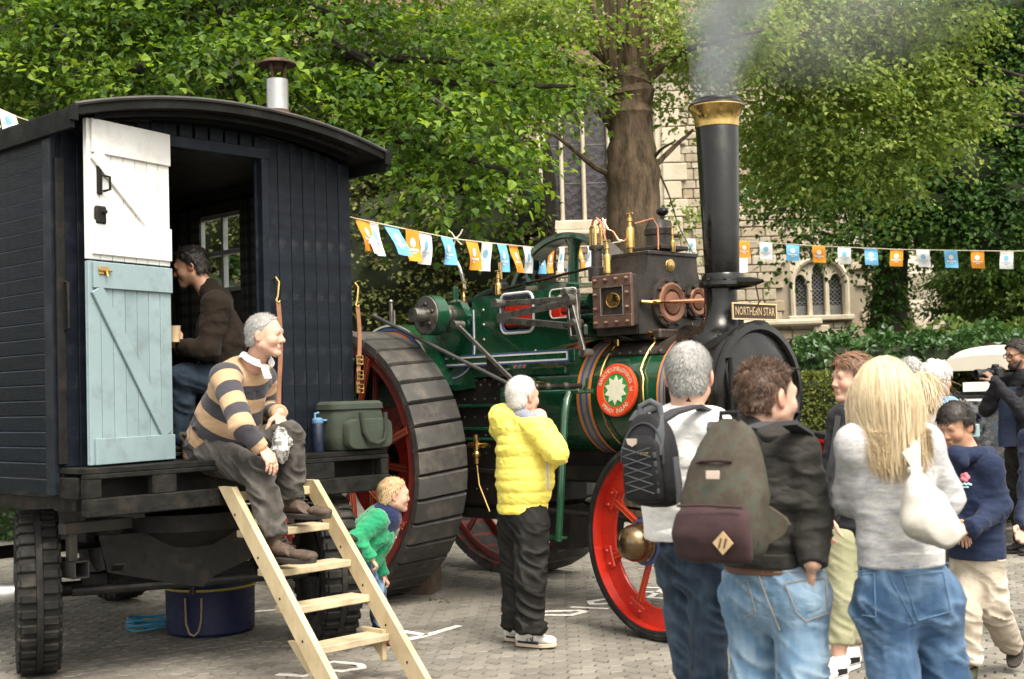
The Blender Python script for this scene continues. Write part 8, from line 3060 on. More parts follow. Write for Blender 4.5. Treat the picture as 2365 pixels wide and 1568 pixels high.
F.rc(pel+(0,0,-0.01),che,0.155,0.15,0.05,flat=(fh_,0.82)).rc(che,(sL+sR)/2,0.15,0.09,0.05,flat=(fh_,0.78)).rc(sL,sR,0.07,0.07,0.05)
F.rc(sL,eL,0.07,0.062).rc(eL,wL,0.06,0.045).rc(sR,eR,0.068,0.06).rc(eR,wR,0.058,0.045)
F.cut(J(2255,1286),(0,0,-1.0))
By.garment('hoodie',F,m_hoodie,0.008,lambda V,N:limb_cloth(V,N,[(eL,0.16),(wL,0.14),(pel,0.16)],0.018,141,(10,10,20)))
F=Field(0.03)
F.rc(J(2205,1048,6.88),J(2262,1052,6.92),0.042,0.045,0.03).rc(J(2262,1052,6.92),J(2282,1050,7.08),0.045,0.05,0.03).rc(J(2205,1048,6.88),J(2225,1068,6.84),0.04,0.03,0.03)
By.garment('hood',F,m_hoodie,0.008)
hem=MB().loft([[q-By.org for q in superring(J(2255,y),np.array([fh_[1],-fh_[0],0]),fh_,0.148+dx,0.122+dx,2.2,32)] for y,dx in ((1288,0.0),(1286,0.006),(1268,0.006),(1265,0.0))])
obj('hem_rib',hem,m_hoodie,By.t)
lg=MB()
lgc=J(2226,1105,6.80)
m_pinkprint=mat('pink_print',(0.62,0.20,0.25),0.8)
m_mintprint=mat('mint_print',(0.35,0.55,0.53),0.8)
legs(By,'trousers',m_beige,J(2255,1262),(hL,hR),(kL,kR),(aL,aR),(0.092,0.078,0.068),0.135,0.85,fh_,0.014,151,h=0.008)
By.last=None
V,Q=None,None
o=[c for c in By.t.children if c.name.startswith('hoodie')][0]
Vh=np.array([v.co[:] for v in o.data.vertices])+By.org

def on_cloth(x,y,Vc,lift=0.004):
	d=Vc-EYE
	w=d@_F
	dd_=(1182+3000*(d@_R)/w-x)**2+(784-3000*(d@_U)/w-y)**2
	n_=dd_<60
	return at(x,y,Vc[n_][:,1].min() if n_.any() else Yh-0.2)-nrm(ray(x,y))*lift

pr1=MB()
cpt=on_cloth(2228,1103,Vh)
for i in range(5):
	a=i*2*math.pi/5
	p=on_cloth(2228+6*math.cos(a),1102+6*math.sin(a),Vh)-By.org
	pr1.ball(p,0.014,(1,0.35,1),8,6)
obj('chest_print',pr1,m_pinkprint,o)
pr2=MB()
for i in range(6):
	pr2.ball(on_cloth(2218+4.5*i,1117+(i%2)*2,Vh)-By.org,0.008,(1.2,0.35,0.8),6,5)
for i in range(4):
	pr2.ball(on_cloth(2222+4*i,1125,Vh)-By.org,0.006,(1.2,0.35,0.8),6,5)
obj('print_lettering',pr2,m_mintprint,o)
for an,hp,tp in ((aR,J(2242,1555,6.9),J(2216,1568,6.68)),):
	hp[2]=tp[2]=0.0
	tp=hp+nrm(tp-hp)*0.23
	shoe(By.t,By.org,hp*0.75+tp*0.25+(0,0,0.09),hp,tp,0.04,m_olive_shoe,m_bootsole)
hp,tp=J(2352,1482,7.28),J(2338,1545,7.12)
tp[2]=max(tp[2],0.005)
shoe(By.t,By.org,aL+np.array([0.01,0.02,0.0]),hp,tp,0.04,m_olive_shoe,m_bootsole,collar=0.04)
obj('sock',MB().cyl(aL+(-0.02,0,0.03)-By.org,hp*0.8+tp*0.2-By.org,0.042,0.04,14),m_blackshoe,By.t)

# ------------------------------------------------------------------ people further back
def bystander(label,x,ytop,Y,f,h,top_m,leg_m,hairfn,arms='down',sk=SK_FAIR,fat=0.3,turn=None,stub=0,lng=None,eyes=True):
	px_=3000/Y
	hd=at(x,ytop,Y)-np.array([0,0,0.128])
	gz_=0.0
	P=Person(label,np.array([hd[0],Y,gz_]),sk=sk)
	f=nrm(np.array([f[0],f[1],0]))
	r=np.array([f[1],-f[0],0])
	tall=hd[2]+0.128-gz_
	k=tall/1.72
	b=lambda rr,ff,z:np.array([hd[0],Y,gz_])+r*rr*k+f*(ff-0.02)*k+np.array([0,0,z*tall])
	P.head(hd,(turn if turn is not None else np.array([f[0],f[1],-0.05])),scale=1.0,neck=b(0,-0.02,0.835),fat=fat)
	sR,sL=b(0.17,-0.02,0.805),b(-0.17,-0.02,0.805)
	if arms=='down':
		eR,wR,eL,wL=b(0.23,-0.03,0.63),b(0.22,0.06,0.49),b(-0.23,-0.03,0.63),b(-0.22,0.06,0.49)
	else:
		eR,wR,eL,wL=arms(b)
	che,pel=b(0,-0.01,0.70),b(0,-0.01,0.54)
	P.torso(pel,che,sL,sR,0.145,0.145,0.7,fw=f)
	P.limb([sR,eR,wR],[0.045,0.038,0.03]).limb([sL,eL,wL],[0.045,0.038,0.03])
	hR,kR,aR=b(0.085,0,0.50),b(0.09,0.02,0.28),b(0.09,-0.02,0.055)
	hL,kL,aL=b(-0.085,0,0.50),b(-0.09,0.02,0.28),b(-0.09,-0.02,0.055)
	P.limb([hR,kR,aR],[0.08,0.055,0.042]).limb([hL,kL,aL],[0.08,0.055,0.042])
	P.arm=(wR,wL,r,f)
	hd1=nrm(wR-eR)
	hd2=nrm(wL-eL)
	P.hand(wR,hd1,f*0.5-r,f,0.45).hand(wL,hd2,f*0.5+r,f,0.45)
	P.skin(0.0065,stub,0.018)
	if eyes:
		P.eyes(browm=hairfn[0])
	scalp_hair(P.t,P.org,P.hc,P.hR,1.0,*hairfn)
	F=Field(0.035)
	F.rc(pel,che,0.17,0.17,0.05,flat=(f,0.78)).rc(che,(sR+sL)/2,0.17,0.10,0.05,flat=(f,0.74)).rc(sL,sR,0.078,0.078,0.05)
	F.rc(sR,eR,0.078,0.064).rc(eR,wR,0.062,0.046).rc(sL,eL,0.078,0.064).rc(eL,wL,0.062,0.046).rc((sR+sL)/2,b(0,-0.02,0.85),0.085,0.07,0.03)
	F.cut(b(0,0,0.475),(0,0,-1.0),b(0,0,0.475)-0.2,b(0,0,0.475)+0.2)
	P.garment('top',F,top_m,0.012,lambda V,N:folds(V,N,0.013,(9,9,15),int(x)))
	legs(P,'trousers',leg_m,b(0,0,0.56),(hR,hL),(kR,kL),(aR,aL),(0.10,0.08,0.068),0.155,0.8,f,0.014,int(x),h=0.013)
	for an in (aR,aL):
		hl,tl_=an-f*0.08,an+f*0.19
		hl[2]=tl_[2]=gz_
		shoe(P.t,P.org,an,hl,tl_,0.046,m_blackshoe,m_bootsole)
	P.b=b
	return P

allover=lambda p:(p[:,2]>0.05+np.clip(p[:,0],-1,0.12)*0.25) | ((p[:,0]<-0.005) & (p[:,2]>-0.09)) | ((p[:,0]<0.03) & (p[:,2]>-0.04) & (np.abs(p[:,1])>0.05))
bystander('white-haired woman in a pale denim jacket walking behind the boy',2162,838,9.6,(0.9,0.35),1.66,m_denimjkt,m_denim_m,(H_WHITE,2200,0.05,allover,down,0.0026,0.7,0.3,0.03,0.014))
g2=bystander('woman with loose wavy blonde hair and grey scarf behind the boy',2128,866,8.6,(0.75,0.6),1.6,m_greyknit,m_blacktr,(H_BLONDE,2600,0.20,allover,down,0.0026,0.9,0.3,0.026,0.012))
bystander('grey-haired person half hidden behind the blonde woman',2098,826,9.9,(-0.3,0.9),1.7,m_navyc,m_blacktr,(H_GREY,1400,0.035,backhair,down,0.0022,0.3,0.35,0.014,0.006),eyes=False)

Yp=11.9
Pc=lambda x,y,Y=Yp:at(x,y,Y)
ph=bystander('bearded man in a dark jacket raising a black camera',2346,786,Yp,(-0.97,-0.24),1.8,m_blackcoat,m_blacktr,(H_DARK,1500,0.05,allhair,down,0.0024,0.3,0.3,0.018,0.01),arms=lambda b:(b(0.24,0.16,0.68),Pc(2303,874,12.0),b(-0.24,0.14,0.66),Pc(2296,880,11.75)),sk=SK_TAN,stub=1.0,turn=np.array([-0.93,-0.33,-0.22]))
bd_=Field(0.02)
bd_.rc(ph.g(0.075,0,-0.105),ph.g(0.03,0,-0.10),0.035,0.03,0.02,flat=(np.array([0,0,1.0]),0.9))
for s_ in (-1,1):
	bd_.rc(ph.g(0.075,s_*0.02,-0.095),ph.g(0.02,s_*0.058,-0.055),0.03,0.016,0.02)
V,Q=bd_.mesh(0.007)
obj('beard',np_mesh('beard',V-ph.org,quads=Q,attrs={'rnd':vnoise(V*120,3)}),H_DARK,ph.t)
gl=MB()
for s_ in (-1,1):
	gl.tube([ph.g(0.104-0.012*abs(math.sin(a))*0,s_*0.034+0.025*math.cos(a),0.008+0.019*math.sin(a))-ph.org for a in np.linspace(0,2*math.pi,14,endpoint=False)],0.0028,5,True)
	gl.tube([ph.g(0.10,s_*0.06,0.012)-ph.org,ph.g(0.0,s_*0.085,0.014)-ph.org],0.0028,5)
obj('spectacles',gl,m_packblack,ph.t)
obj('tee_shirt',MB().loft([[q-ph.org for q in superring(Pc(2338,y,11.86),np.array([0.24,-0.97,0])*-1,np.array([-0.97,-0.24,0]),w,d_,2.2,24)] for y,w,d_ in ((893,0.035,0.09),(930,0.05,0.140),(1000,0.055,0.146),(1030,0.055,0.141))]),m_navyc,ph.t)
cmo=Pc(2286,862,11.85)
m_cam=mat('camera_black',(0.014,0.014,0.015),0.4,0,0.2,20,0.2)
cmr=thing('camera','black camera with a long lens held up by the bearded man','camera',cmo)
cd_=nrm(np.array([-0.95,-0.25,-0.05]))
cl_=nrm(np.cross((0,0,1.0),cd_))
cu_=np.cross(cd_,cl_)
Rc=np.stack([cd_,cl_,cu_],1)
obj('camera_body',MB().box(-cd_*-0.06*0+cd_*-0.06,(0.07,0.14,0.10),Rc,0.012).box(cd_*-0.06+cu_*0.06,(0.06,0.06,0.04),Rc,0.012).box(cd_*-0.05-cl_*0.06,(0.08,0.04,0.10),Rc,0.015),m_cam,cmr)
obj('lens',MB().lathe([(0.036,-0.03),(0.036,0.02),(0.042,0.03),(0.042,0.09),(0.047,0.10),(0.047,0.15),(0.04,0.15),(0.038,0.12),(0.001,0.115)],(0,0,0),cd_,24),m_cam,cmr)

nv_=bystander('person in a navy jacket at the right edge with arm hanging',2424,905,8.0,(-0.75,-0.6),1.5,m_navyc,m_blacktr,(H_BROWN,800,0.04,allhair,down,0.002,0.3,0.3,0.014,0.008),arms=lambda b:(at(2376,1120,8.0),at(2360,1212,7.9),b(-0.23,-0.03,0.63),b(-0.22,0.06,0.49)))
# ------------------------------------------------------------------ things on and under the van
m_coolbag=cloth('olive_cool_bag',(0.040,0.050,0.037),0.8,0.15,260,0.3,0.05,cr=0.002)
m_coolstrap=cloth('dark_olive_strap',(0.030,0.034,0.028),0.85,0.1,260,0.3,0,cr=0)
cbo=van_pt(1.95,-0.14,1.252)
cbag=thing('cool_bag','dark olive fabric cool bag standing on the van deck','bag',cbo,VAN_A)
bb=MB()
rings=[superring((0,0,z),np.array([1.0,0,0]),np.array([0,1.0,0]),0.212+a,0.115+a,5,40) for z,a in ((0.0,-0.012),(0.012,0.0),(0.10,0.006),(0.20,0.004),(0.262,-0.002),(0.27,-0.006))]
bb.loft(rings)
V=np.array(bb.v)
V=folds(V,unit(V*np.array([1,1,0.2])),0.008,(8,8,10),3)
bb.v=[tuple(q) for q in V]
obj('bag_body',bb,m_coolbag,cbag,sharp=50)
obj('lid',MB().loft([superring((0,0,z),np.array([1.0,0,0]),np.array([0,1.0,0]),0.212+a,0.115+a,5,40) for z,a in ((0.262,0.0),(0.268,0.006),(0.30,0.004),(0.315,-0.01),(0.318,-0.03))]),m_coolbag,cbag)
obj('zip_piping',MB().tube(superring((0,0,0.268),np.array([1.0,0,0]),np.array([0,1.0,0]),0.218,0.121,5,40),0.005,6,True),m_coolstrap,cbag)
pk_=MB().loft([[(x_,-0.125-d_,z_) for x_,z_ in [(0.0+0.19*k_*math.copysign(abs(math.cos(a))**0.4,math.cos(a))+0.03,0.105+0.098*k_*math.copysign(abs(math.sin(a))**0.4,math.sin(a))) for a in np.linspace(0,2*math.pi,32,endpoint=False)]] for d_,k_ in ((0.0,1.0),(0.035,1.0),(0.05,0.95),(0.052,0.8))])
obj('front_pocket',pk_,m_coolbag,cbag)
hd_=MB().strap([(-0.05,-0.182,0.20),(-0.05,-0.192,0.12),(-0.01,-0.2,0.055),(0.06,-0.2,0.035),(0.12,-0.2,0.06),(0.155,-0.192,0.13),(0.155,-0.182,0.21)],0.03,0.005,(0.3,0,1))
obj('handle',MB().tube([(-0.06,-0.178,0.245),(-0.045,-0.19,0.12),(-0.01,-0.2,0.06),(0.055,-0.203,0.04),(0.115,-0.2,0.06),(0.145,-0.19,0.13),(0.15,-0.178,0.24)],0.014,8),m_coolstrap,cbag)
m_bottle=mat('navy_bottle',(0.012,0.018,0.04),0.35,0,0.1,10,0.05)
m_bottlelid=mat('blue_bottle_lid',(0.11,0.22,0.36),0.35)
bo_=thing('water_bottle','dark navy water bottle with a blue lid beside the cool bag','bottle',van_pt(1.66,-0.17,1.252),VAN_A)
obj('flask',MB().lathe([(0.001,0),(0.034,0),(0.036,0.006),(0.036,0.17),(0.03,0.185),(0.02,0.19)],(0,0,0),(0,0,1),24),m_bottle,bo_)
obj('lid',MB().lathe([(0.034,0.182),(0.036,0.187),(0.035,0.21),(0.022,0.218),(0.001,0.22)],(0,0,0),(0,0,1),24).box((0.045,0,0.20),(0.06,0.02,0.014),None,0.005).tube([(-0.02,0,0.215),(-0.02,0,0.245),(0.01,0,0.25)],0.008,8),m_bottlelid,bo_)

m_trug=mat('navy_canvas_tub',(0.008,0.014,0.058),0.55,0,0.15,6,0.2,60)
m_yrim=mat('yellow_rim',(0.42,0.32,0.03),0.5)
m_rope=mat('hemp_rope',(0.30,0.24,0.16),0.9,0,0.2,60,0.6,200)
tbp=(ground_at(365,1472)+ground_at(572,1468))/2+np.array([0,0.24,0])
tub=thing('canvas_tub','round navy tub with a yellow rim and rope handle under the van','tub',tbp)
obj('tub_wall',MB().lathe([(0.001,0.006),(0.285,0.0),(0.30,0.02),(0.303,0.15),(0.305,0.30),(0.31,0.315),(0.30,0.318),(0.295,0.30),(0.285,0.03),(0.001,0.03)],(0,0,0),(0,0,1),48),m_trug,tub)
obj('rim',MB().tube([(0.309*math.cos(a),0.309*math.sin(a),0.316) for a in np.linspace(0,2*math.pi,48,endpoint=False)],0.009,8,True),m_yrim,tub)
aa=lambda th,z,r=0.313:(r*math.sin(th)*1.0-0.0,-r*math.cos(th),z)
obj('rope_handle',MB().tube([aa(-0.33,0.27),aa(-0.32,0.2,0.316),aa(-0.30,0.1,0.322),aa(-0.22,0.035,0.326),aa(-0.12,0.02,0.327),aa(-0.02,0.05,0.325),aa(0.03,0.12,0.32),aa(0.04,0.2,0.316),aa(0.04,0.27)],0.0075,8),m_rope,tub)
m_cable=mat('blue_cable',(0.02,0.22,0.38),0.45,0,0.1,20,0)
cp_=ground_at(335,1462)+np.array([0,0.1,0])
pts=[]
for i in range(150):
	a=i*0.2
	pts.append((0.15*math.cos(a)*(1+0.06*math.sin(i*0.7)),0.11*math.sin(a)*(1+0.05*math.cos(i*1.1)),0.012+0.085*(i/150)+0.008*math.sin(i*0.5)))
coil=obj('cable_coil',MB().tube(pts,0.0075,7),m_cable,None,loc=cp_)
tag(coil,'coil of bright blue cable lying beside the navy tub','cable')
m_plug=mat('brown_plug',(0.20,0.09,0.03),0.6)
plug=thing('cable_plug','small brown plug lying between blue cable and tub','plug',cp_+np.array([0.17,-0.08,0.0]))
obj('plug_body',MB().box((0,0,0.022),(0.05,0.035,0.04),None,0.008),m_plug,plug)
obj('plug_pin',MB().box((0.035,0.008,0.022),(0.025,0.005,0.008),None,0.001).box((0.035,-0.008,0.022),(0.025,0.005,0.008),None,0.001),m_brass,plug)

m_chock=mat('oily_timber_chock',(0.10,0.065,0.04),0.85,0,0.4,6,0.5,40,0.006,dirt=(0.045,0.035,0.025),ds=3,da=0.6,stretch=(4,4,1))
ck=obj('wheel_chock',MB().prism([(-0.17,0.0),(0.17,0.0),(0.17,0.25),(0.02,0.25),(-0.10,0.12),(-0.17,0.03)],(0,-0.14,0),(1,0,0),(0,0,1),(0,0.3,0)),m_chock,None,loc=ground_at(958,1372)+np.array([0.0,0.15,0]))
ck.rotation_euler=(0,0,math.radians(-12))
tag(ck,'oil-stained timber block wedged against the big rear wheel','wheel chock')

# ------------------------------------------------------------------ bunting
m_string=mat('bunting_string',(0.55,0.50,0.38),0.9)
t_o=cloth('orange_flag',(0.72,0.29,0.035),0.8,0.05,200,0.1,0,cr=0)
t_b=cloth('blue_flag',(0.16,0.42,0.66),0.8,0.05,200,0.1,0,cr=0)
t_w=cloth('white_flag',(0.74,0.75,0.75),0.8,0.03,200,0.1,0,cr=0)
m_fprint=mat('flag_print_white',(0.74,0.73,0.70),0.8)
m_fblue=mat('flag_print_blue',(0.20,0.45,0.62),0.8)
m_fwords=mat('flag_print_grey',(0.44,0.52,0.60),0.8)

def flag(parent,org,p0,p1,hgt,m,sway,white,emblem=True):
	"""p0, p1: where the top corners hang on the string."""
	a,b=np.asarray(p0),np.asarray(p1)
	across=b-a
	w=np.linalg.norm(across)
	nz_=nrm(np.cross(across,(0,0,1.0)))
	nx_,ny_=7,9
	fa_,fp_=rnd.uniform(0.006,0.028),rnd.uniform(-2,2)
	rows=[]
	for j in range(ny_):
		v=j/(ny_-1)
		for i in range(nx_):
			u=i/(nx_-1)
			p=a+across*u+np.array([0,0,-hgt*v])+sway*v**1.3+nz_*(fa_*math.sin(u*5+v*3+fp_)*v+0.014*math.sin(v*4+fp_))
			rows.append(p)
	V=np.array(rows)
	Q=[(j*nx_+i,j*nx_+i+1,(j+1)*nx_+i+1,(j+1)*nx_+i) for j in range(ny_-1) for i in range(nx_-1)]
	th=nz_*0.0015
	VV=np.concatenate([V+th,V-th])
	QQ=Q+[tuple(k+len(V) for k in q[::-1]) for q in Q]
	o=obj('flag',np_mesh('flag',VV-org,quads=np.array(QQ)),m,parent)
	if emblem:
		def S(u,v,lift):
			i,j=u*(nx_-1),v*(ny_-1)
			i0,j0=min(int(i),nx_-2),min(int(j),ny_-2)
			fu,fv=i-i0,j-j0
			g_=lambda y,x:V[y*nx_+x]
			p=(g_(j0,i0)*(1-fu)+g_(j0,i0+1)*fu)*(1-fv)+(g_(j0+1,i0)*(1-fu)+g_(j0+1,i0+1)*fu)*fv
			return p-org+lift
		ax_=w/hgt
		for sg in (1,-1):
			lift=nz_*0.0045*sg
			q=MB()
			# round rosette, a band of words, a small mark under it
			c_=[(0.5+0.19*(1+0.1*math.cos(8*a_))*math.cos(a_),0.40+0.19*ax_*(1+0.1*math.cos(8*a_))*math.sin(a_)) for a_ in np.linspace(0,2*math.pi,24,endpoint=False)]
			n0=[S(0.5,0.40,lift)]+[S(*c,lift) for c in c_]
			q.add(n0,[(0,1+i,1+(i+1)%24) for i in range(24)])
			obj('emblem',q,m_fblue if white else m_fprint,o,fix=False)
			q=MB()
			for k in range(7):
				u0=0.14+0.72*k/7
				n0=[S(u0,0.585,lift),S(u0+0.075,0.585,lift),S(u0+0.075,0.665,lift),S(u0,0.665,lift)]
				q.add(n0,[(0,1,2,3)])
			for k in range(3):
				u0=0.38+0.09*k
				n0=[S(u0,0.70,lift),S(u0+0.06,0.70,lift),S(u0+0.06,0.76,lift),S(u0,0.76,lift)]
				q.add(n0,[(0,1,2,3)])
			obj('printed_words',q,m_fwords if white else m_fprint,o,fix=False)
	return o

def bunting(label,pts,flags,w,h,group=None):
	org=np.asarray(pts[0],float)
	th=thing('bunting',label,'bunting',org)
	P=np.array(pts)
	obj('string',MB().tube(P-org,0.006,5),m_string,th)
	seg=np.linalg.norm(np.diff(P,axis=0),axis=1)
	cum=np.concatenate([[0],np.cumsum(seg)])
	at_s=lambda s_:np.array([np.interp(s_,cum,P[:,k]) for k in range(3)])
	for s_,col,sway in flags:
		m_={'o':t_o,'b':t_b,'w':t_w}[col]
		flag(th,org,at_s(s_*cum[-1]-w/2),at_s(s_*cum[-1]+w/2),h,m_,np.array(sway),col=='w')
	return th

def string_pts(keys,n=40):
	K=[at(x,y,Y) for x,y,Y in keys]
	out=[]
	for i in range(len(K)-1):
		for k in range(n//(len(K)-1)):
			f=k/(n//(len(K)-1))
			out.append(K[i]*(1-f)+K[i+1]*f)
	out.append(K[-1])
	return np.array(out)

def s_of(P,x):
	d=P-EYE
	px_=1182+3000*(d@_R)/(d@_F)
	seg=np.linalg.norm(np.diff(P,axis=0),axis=1)
	cum=np.concatenate([[0],np.cumsum(seg)])
	return np.interp(x,px_,cum/cum[-1])

PA_=string_pts([(800,499,8.8),(828,506,9.0),(950,532,9.6),(1052,552,10.2),(1120,560,10.6),(1250,573,11.7),(1370,568,13.6),(1452,555,15.7)],56)
fa=[(s_of(PA_,x),c,sw) for x,c,sw in ((838,'o',(0.04,0,0.02)),(860,'w',(0.03,0,0)),(905,'b',(0.09,0,0.02)),(948,'o',(0.05,0,0)),(982,'w',(-0.02,0,0)),(1030,'b',(0.03,0,0.02)),(1089,'o',(0.02,0,0)),(1122,'w',(0.0,0,0)),(1157,'b',(0.03,0,0)),(1188,'o',(0.03,0,0)),(1216,'w',(0.01,0,0)),(1244,'b',(0.02,0,0)),(1270,'o',(0.01,0,0)),(1294,'w',(0.01,0,0)),(1316,'b',(0.0,0,0)),(1338,'o',(0.02,0,0)),(1358,'w',(0,0,0)),(1382,'b',(0,0,0)),(1405,'o',(0,0,0)))]
ba=bunting('bunting of orange, white and blue flags running from the van past the flywheel',PA_,fa,0.185,0.235)
kp=at(1052,552,10.8)-np.array(ba.location)
obj('knot',MB().ball(kp,0.018).tube([kp,kp+(-0.03,0,0.05),kp+(-0.06,0,0.075)],0.006,5).tube([kp,kp+(0.04,0,0.04),kp+(0.06,0,0.08)],0.007,5).tube([kp,kp+(-0.02,0,-0.06),kp+(-0.05,0,-0.10)],0.006,5).tube([kp,kp+(0.05,0,-0.05)],0.006,5),m_string,ba)
PB_=string_pts([(1470,552,15.9),(1590,551,17.0),(1718,557,17.4),(1890,568,17.2),(2070,576,16.8),(2256,579,16.2),(2330,580,15.9),(2480,578,15.4)],49)
fb2=[(s_of(PB_,x),c,(rnd.uniform(-0.01,0.02),0,0)) for x,c in ((1592,'w'),(1715,'o'),(1768,'w'),(1830,'b'),(1890,'o'),(1949,'w'),(2010,'b'),(2070,'o'),(2131,'w'),(2195,'b'),(2256,'o'),(2323,'w'),(2400,'b'))]
bunting('bunting of small orange, white and blue flags stretched across the church and right-hand trees',PB_,fb2,0.168,0.222)
PC_=string_pts([(-160,225,9.5),(-60,240,9.8),(0,252,10.0),(40,270,10.1),(75,282,10.2),(160,300,10.4)],30)
bunting('plain white bunting above the left end of the van roof',PC_,[(s_of(PC_,x),'w',(0.06,0,0)) for x in (-110,-40,12)],0.16,0.16)
nt_=thing('notice','small white notice on the church wall behind the chimney','notice',at(1716,613,29.86))
sheet=obj('sheet',MB().box((0,0,0),(0.20,0.01,0.34),None,0.001),t_w,nt_)
ln2=MB()
for k in range(5):
	ln2.box((0,-0.006,0.11-0.055*k),(0.12,0.004,0.016),None,0)
obj('printed_line',ln2,m_fwords,sheet)

# ------------------------------------------------------------------ canvas-topped vintage car behind the crowd
m_canvas=mat('faded_canvas_hood',(0.52,0.48,0.40),0.9,0,0.08,3,0.3,60)
m_carblack=mat('car_black',(0.016,0.015,0.015),0.3,0,0.2,4,0.05,30,coat=0.3)
m_chrome=mat('nickel',(0.55,0.53,0.5),0.2,1.0,0.1,8,0.05)
cy0=13.6
cz=lambda x,y:at(x,y,cy0)
c0=cz(2262,1000)
car=thing('vintage_car','black vintage car with pale canvas hood parked behind the photographer','car',(c0[0],cy0,0),-0.40)
O3=np.array([c0[0],cy0,0.0])
Z=lambda y:cz(2262,y)[2]
Xr=lambda x:cz(x,900)[0]-c0[0]
xl,xr=Xr(2192)*1.05,Xr(2335)*1.05+0.30
xm=(xl+xr)/2
scu=MB().box((xm,0.25,(Z(975)+Z(908))/2),(xr-xl,0.5,Z(908)-Z(975)),None,0.03)
obj('scuttle',scu,m_carblack,car)
wsf=MB()
for xx in (xl+0.02,xr-0.02):
	wsf.box((xx,0.05,(Z(845)+Z(908))/2),(0.035,0.035,Z(845)-Z(908)),None,0.005)
for yy in (845,906):
	wsf.box((xm,0.05,Z(yy)),(xr-xl,0.04,0.035),None,0.005)
wind=obj('windscreen_frame',wsf,m_carblack,car)
obj('windscreen_glass',MB().box((xm,0.05,(Z(845)+Z(906))/2),(xr-xl-0.05,0.006,Z(845)-Z(906)),None,0),m_glass,wind)
obj('wiper',MB().beam((xm-0.05,0.02,Z(850)),(xm-0.02,0.02,Z(895)),0.012,0.01),m_carblack,wind)
hz=Z(842)
hood=MB()
rg=[]
for v in np.linspace(0,1,10):
	y_=-0.05+2.2*v
	lift=0.10+0.10*math.sin(math.pi*min(1,v*1.15))+0.025*math.sin(v*19)
	rg.append([(xm+(xr-xl+0.1)/2*math.sin(a)*(0.92+0.08*v),y_,hz+lift*max(0,math.cos(a))**0.6+0.0) for a in np.linspace(-math.pi/2,math.pi/2,14)]+[(xm+(xr-xl+0.1)/2,y_,hz-0.06),(xm-(xr-xl+0.1)/2,y_,hz-0.06)])
hood.loft(rg)
obj('canvas_hood',hood,m_canvas,car,sharp=60)
obj('bonnet',MB().loft([[(xm-0.38*k,-y_,Z(975)-0.25),(xm-0.38*k,-y_,Z(965)),(xm-0.25*k,-y_,Z(945)),(xm,-y_,Z(938)),(xm+0.25*k,-y_,Z(945)),(xm+0.38*k,-y_,Z(965)),(xm+0.38*k,-y_,Z(975)-0.25)] for y_,k in ((0.0,1.0),(1.0,0.8))]),m_greysteel,car)
obj('radiator',MB().box((xm,-1.02,Z(975)-0.05),(0.5,0.07,0.62),None,0.03),m_chrome,car)
lamp=obj('headlamp',MB().lathe([(0.001,0.12),(0.06,0.1),(0.1,0.03),(0.11,-0.03),(0.1,-0.035),(0.001,-0.02)],(xl+0.25,-1.0,Z(1000)),(0,-1,0) if False else (0,1,0),24),m_carblack,car)
obj('headlamp',MB().lathe([(0.001,0.12),(0.06,0.1),(0.1,0.03),(0.11,-0.03),(0.1,-0.035),(0.001,-0.02)],(xr-0.25,-1.0,Z(1000)),(0,1,0),24),m_carblack,car)
body=MB()
body.box((xm,1.5,0.75),(xr-xl,2.2,0.75),None,0.08)
body.box((xm,-0.4,0.55),(0.75,1.3,0.4),None,0.05)
obj('car_body',body,m_carblack,car)
for xx in (xl-0.03,xr+0.03):
	for yy in (-0.85,1.9):
		w_=obj('wheel',MB().lathe([(0.28,0.05),(0.33,0.07),(0.37,0.045),(0.38,0),(0.37,-0.045),(0.33,-0.07),(0.28,-0.05)],(xx,yy,0.38),(1,0,0),32,True),m_tyre,car)
		q=MB().cyl((xx-0.06,yy,0.38),(xx+0.06,yy,0.38),0.06,None,14)
		for k in range(10):
			a=k*math.pi/5
			q.beam((xx,yy,0.38),(xx,yy+0.28*math.cos(a),0.38+0.28*math.sin(a)),0.02,0.02)
		obj('spoke',q,m_carblack,w_)
	fn=MB().strap([(xx,-0.85+0.5*math.cos(a),0.38+0.5*math.sin(a)) for a in np.linspace(0.1,math.pi-0.2,10)],0.22,0.015,(1,0,0))
	obj('mudguard',fn,m_carblack,car)
m_script=mat('script_paint',(0.40,0.37,0.30),0.6)
obj('lettering',text_mb('Mary Lou',0.105,(Xr(2258),-0.004,Z(928)),(1,0,0),(0.25,0,1),0.004),m_script,car)
m_card=mat('white_card',(0.75,0.74,0.70),0.8)
obj('windscreen_card',MB().box((Xr(2258),0.0,Z(893)),(0.30,0.01,0.10),None,0.002),m_card,wind)
m_plate=mat('pale_plate',(0.42,0.60,0.62),0.5)
pt=obj('number_plate',MB().box((Xr(2262),-1.07,Z(985)),(0.08,0.01,0.12),None,0.003),m_plate,car)

# ------------------------------------------------------------------ smoke from the chimney
t=NT('smoke')
n1=t.noise(4.5,5,0.65)
sx2=t.n('SeparateXYZ')
t.l(t.co(),sx2.inputs[0])
zz2=sx2.outputs[2]
dx2=t.math('SUBTRACT',sx2.outputs[0],t.math('MULTIPLY',t.math('MULTIPLY',zz2,zz2),0.28))
rr2=t.math('SQRT',t.math('ADD',t.math('MULTIPLY',dx2,dx2),t.math('MULTIPLY',sx2.outputs[1],sx2.outputs[1])))
rr2=t.math('DIVIDE',rr2,t.math('ADD',t.math('MULTIPLY',zz2,0.2),0.115))
dn=t.mr(t.math('ADD',rr2,t.math('MULTIPLY',t.math('SUBTRACT',n1,0.5),2.6)),0.45,1.05,1.0,0.0)
v=t.n('VolumePrincipled')
v.inputs['Color'].default_value=(0.66,0.71,0.76,1)
v.inputs['Anisotropy'].default_value=0.2
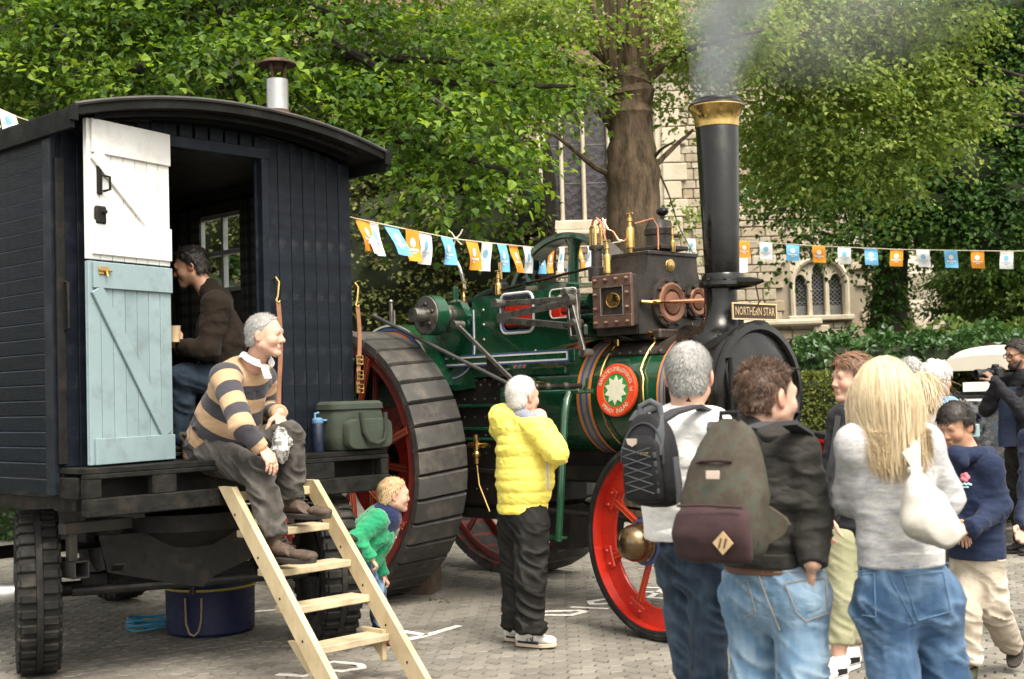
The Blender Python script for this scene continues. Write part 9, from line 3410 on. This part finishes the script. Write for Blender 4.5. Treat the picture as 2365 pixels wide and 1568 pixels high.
t.l(t.math('MULTIPLY',t.math('ADD',t.math('MULTIPLY',dn,0.85),0.15),3.4),v.inputs['Density'])
t.l(v.outputs[0],t.out.inputs['Volume'])
m_smoke=t.m
t=NT('thin_smoke')
dn=t.mr(t.noise(1.1,4,0.6),0.35,0.75,0.0,1.0)
v=t.n('VolumePrincipled')
v.inputs['Color'].default_value=(0.78,0.80,0.82,1)
sp2=t.n('VectorMath',operation='LENGTH')
t.l(t.co(),sp2.inputs[0])
t.l(t.math('MULTIPLY',t.math('MULTIPLY',dn,0.50),t.mr(sp2.outputs['Value'],0.25,1.0,1.0,0.0)),v.inputs['Density'])
t.l(v.outputs[0],t.out.inputs['Volume'])
m_thin=t.m
sm0=en_pt(3.03,0,3.54)
rings=[]
for k,(dx,dz,r_) in enumerate(((0,0,0.115),(0.0,0.12,0.125),(0.02,0.28,0.15),(0.05,0.45,0.18),(0.11,0.65,0.22),(0.22,0.9,0.28),(0.4,1.2,0.36),(0.6,1.5,0.3),(0.7,1.65,0.05))):
	r_=r_ if k==0 else r_*1.5
	rings.append([(dx+r_*(1+0.12*math.sin(3*a+k))*math.cos(a),r_*(1+0.12*math.cos(2*a+k*1.7))*math.sin(a),dz) for a in np.linspace(0,2*math.pi,20,endpoint=False)])
sk_=obj('smoke',MB().loft(rings),m_smoke,None,loc=sm0,kind='stuff')
tag(sk_,'grey smoke rising from the tall chimney','smoke')
th_=obj('smoke',MB().ball((0,0,0),1.0,(1,1,1),24,16),m_thin,None,loc=at(1960,-20,9.6),kind='stuff')
th_.scale=(1.35,0.8,0.75)
th_.rotation_euler=(0,math.radians(-8),0)
tag(th_,'thin smoke drifting to the right below the top of the picture','smoke')

# soil and grit dropped round the wheels
gm=mat('soil_crumb',(0.06,0.045,0.03),0.95,0,0.4,30,0.4,90)
gb_=MB()
for (x,y,sp_x,sp_y,n) in ((1400,1345,75,22,30),(1010,1385,40,10,14),(1480,1440,90,25,12)):
	for _ in range(n):
		p=ground_at(x+rnd.gauss(0,sp_x*0.5),y+rnd.gauss(0,sp_y*0.5),0.0)
		r_=rnd.uniform(0.003,0.009)
		gb_.ball(p+np.array([0,0,r_*0.2]),r_,(rnd.uniform(0.8,1.6),rnd.uniform(0.8,1.4),0.6),6,4)
obj('soil_crumbs',gb_,gm,ground,kind='stuff')
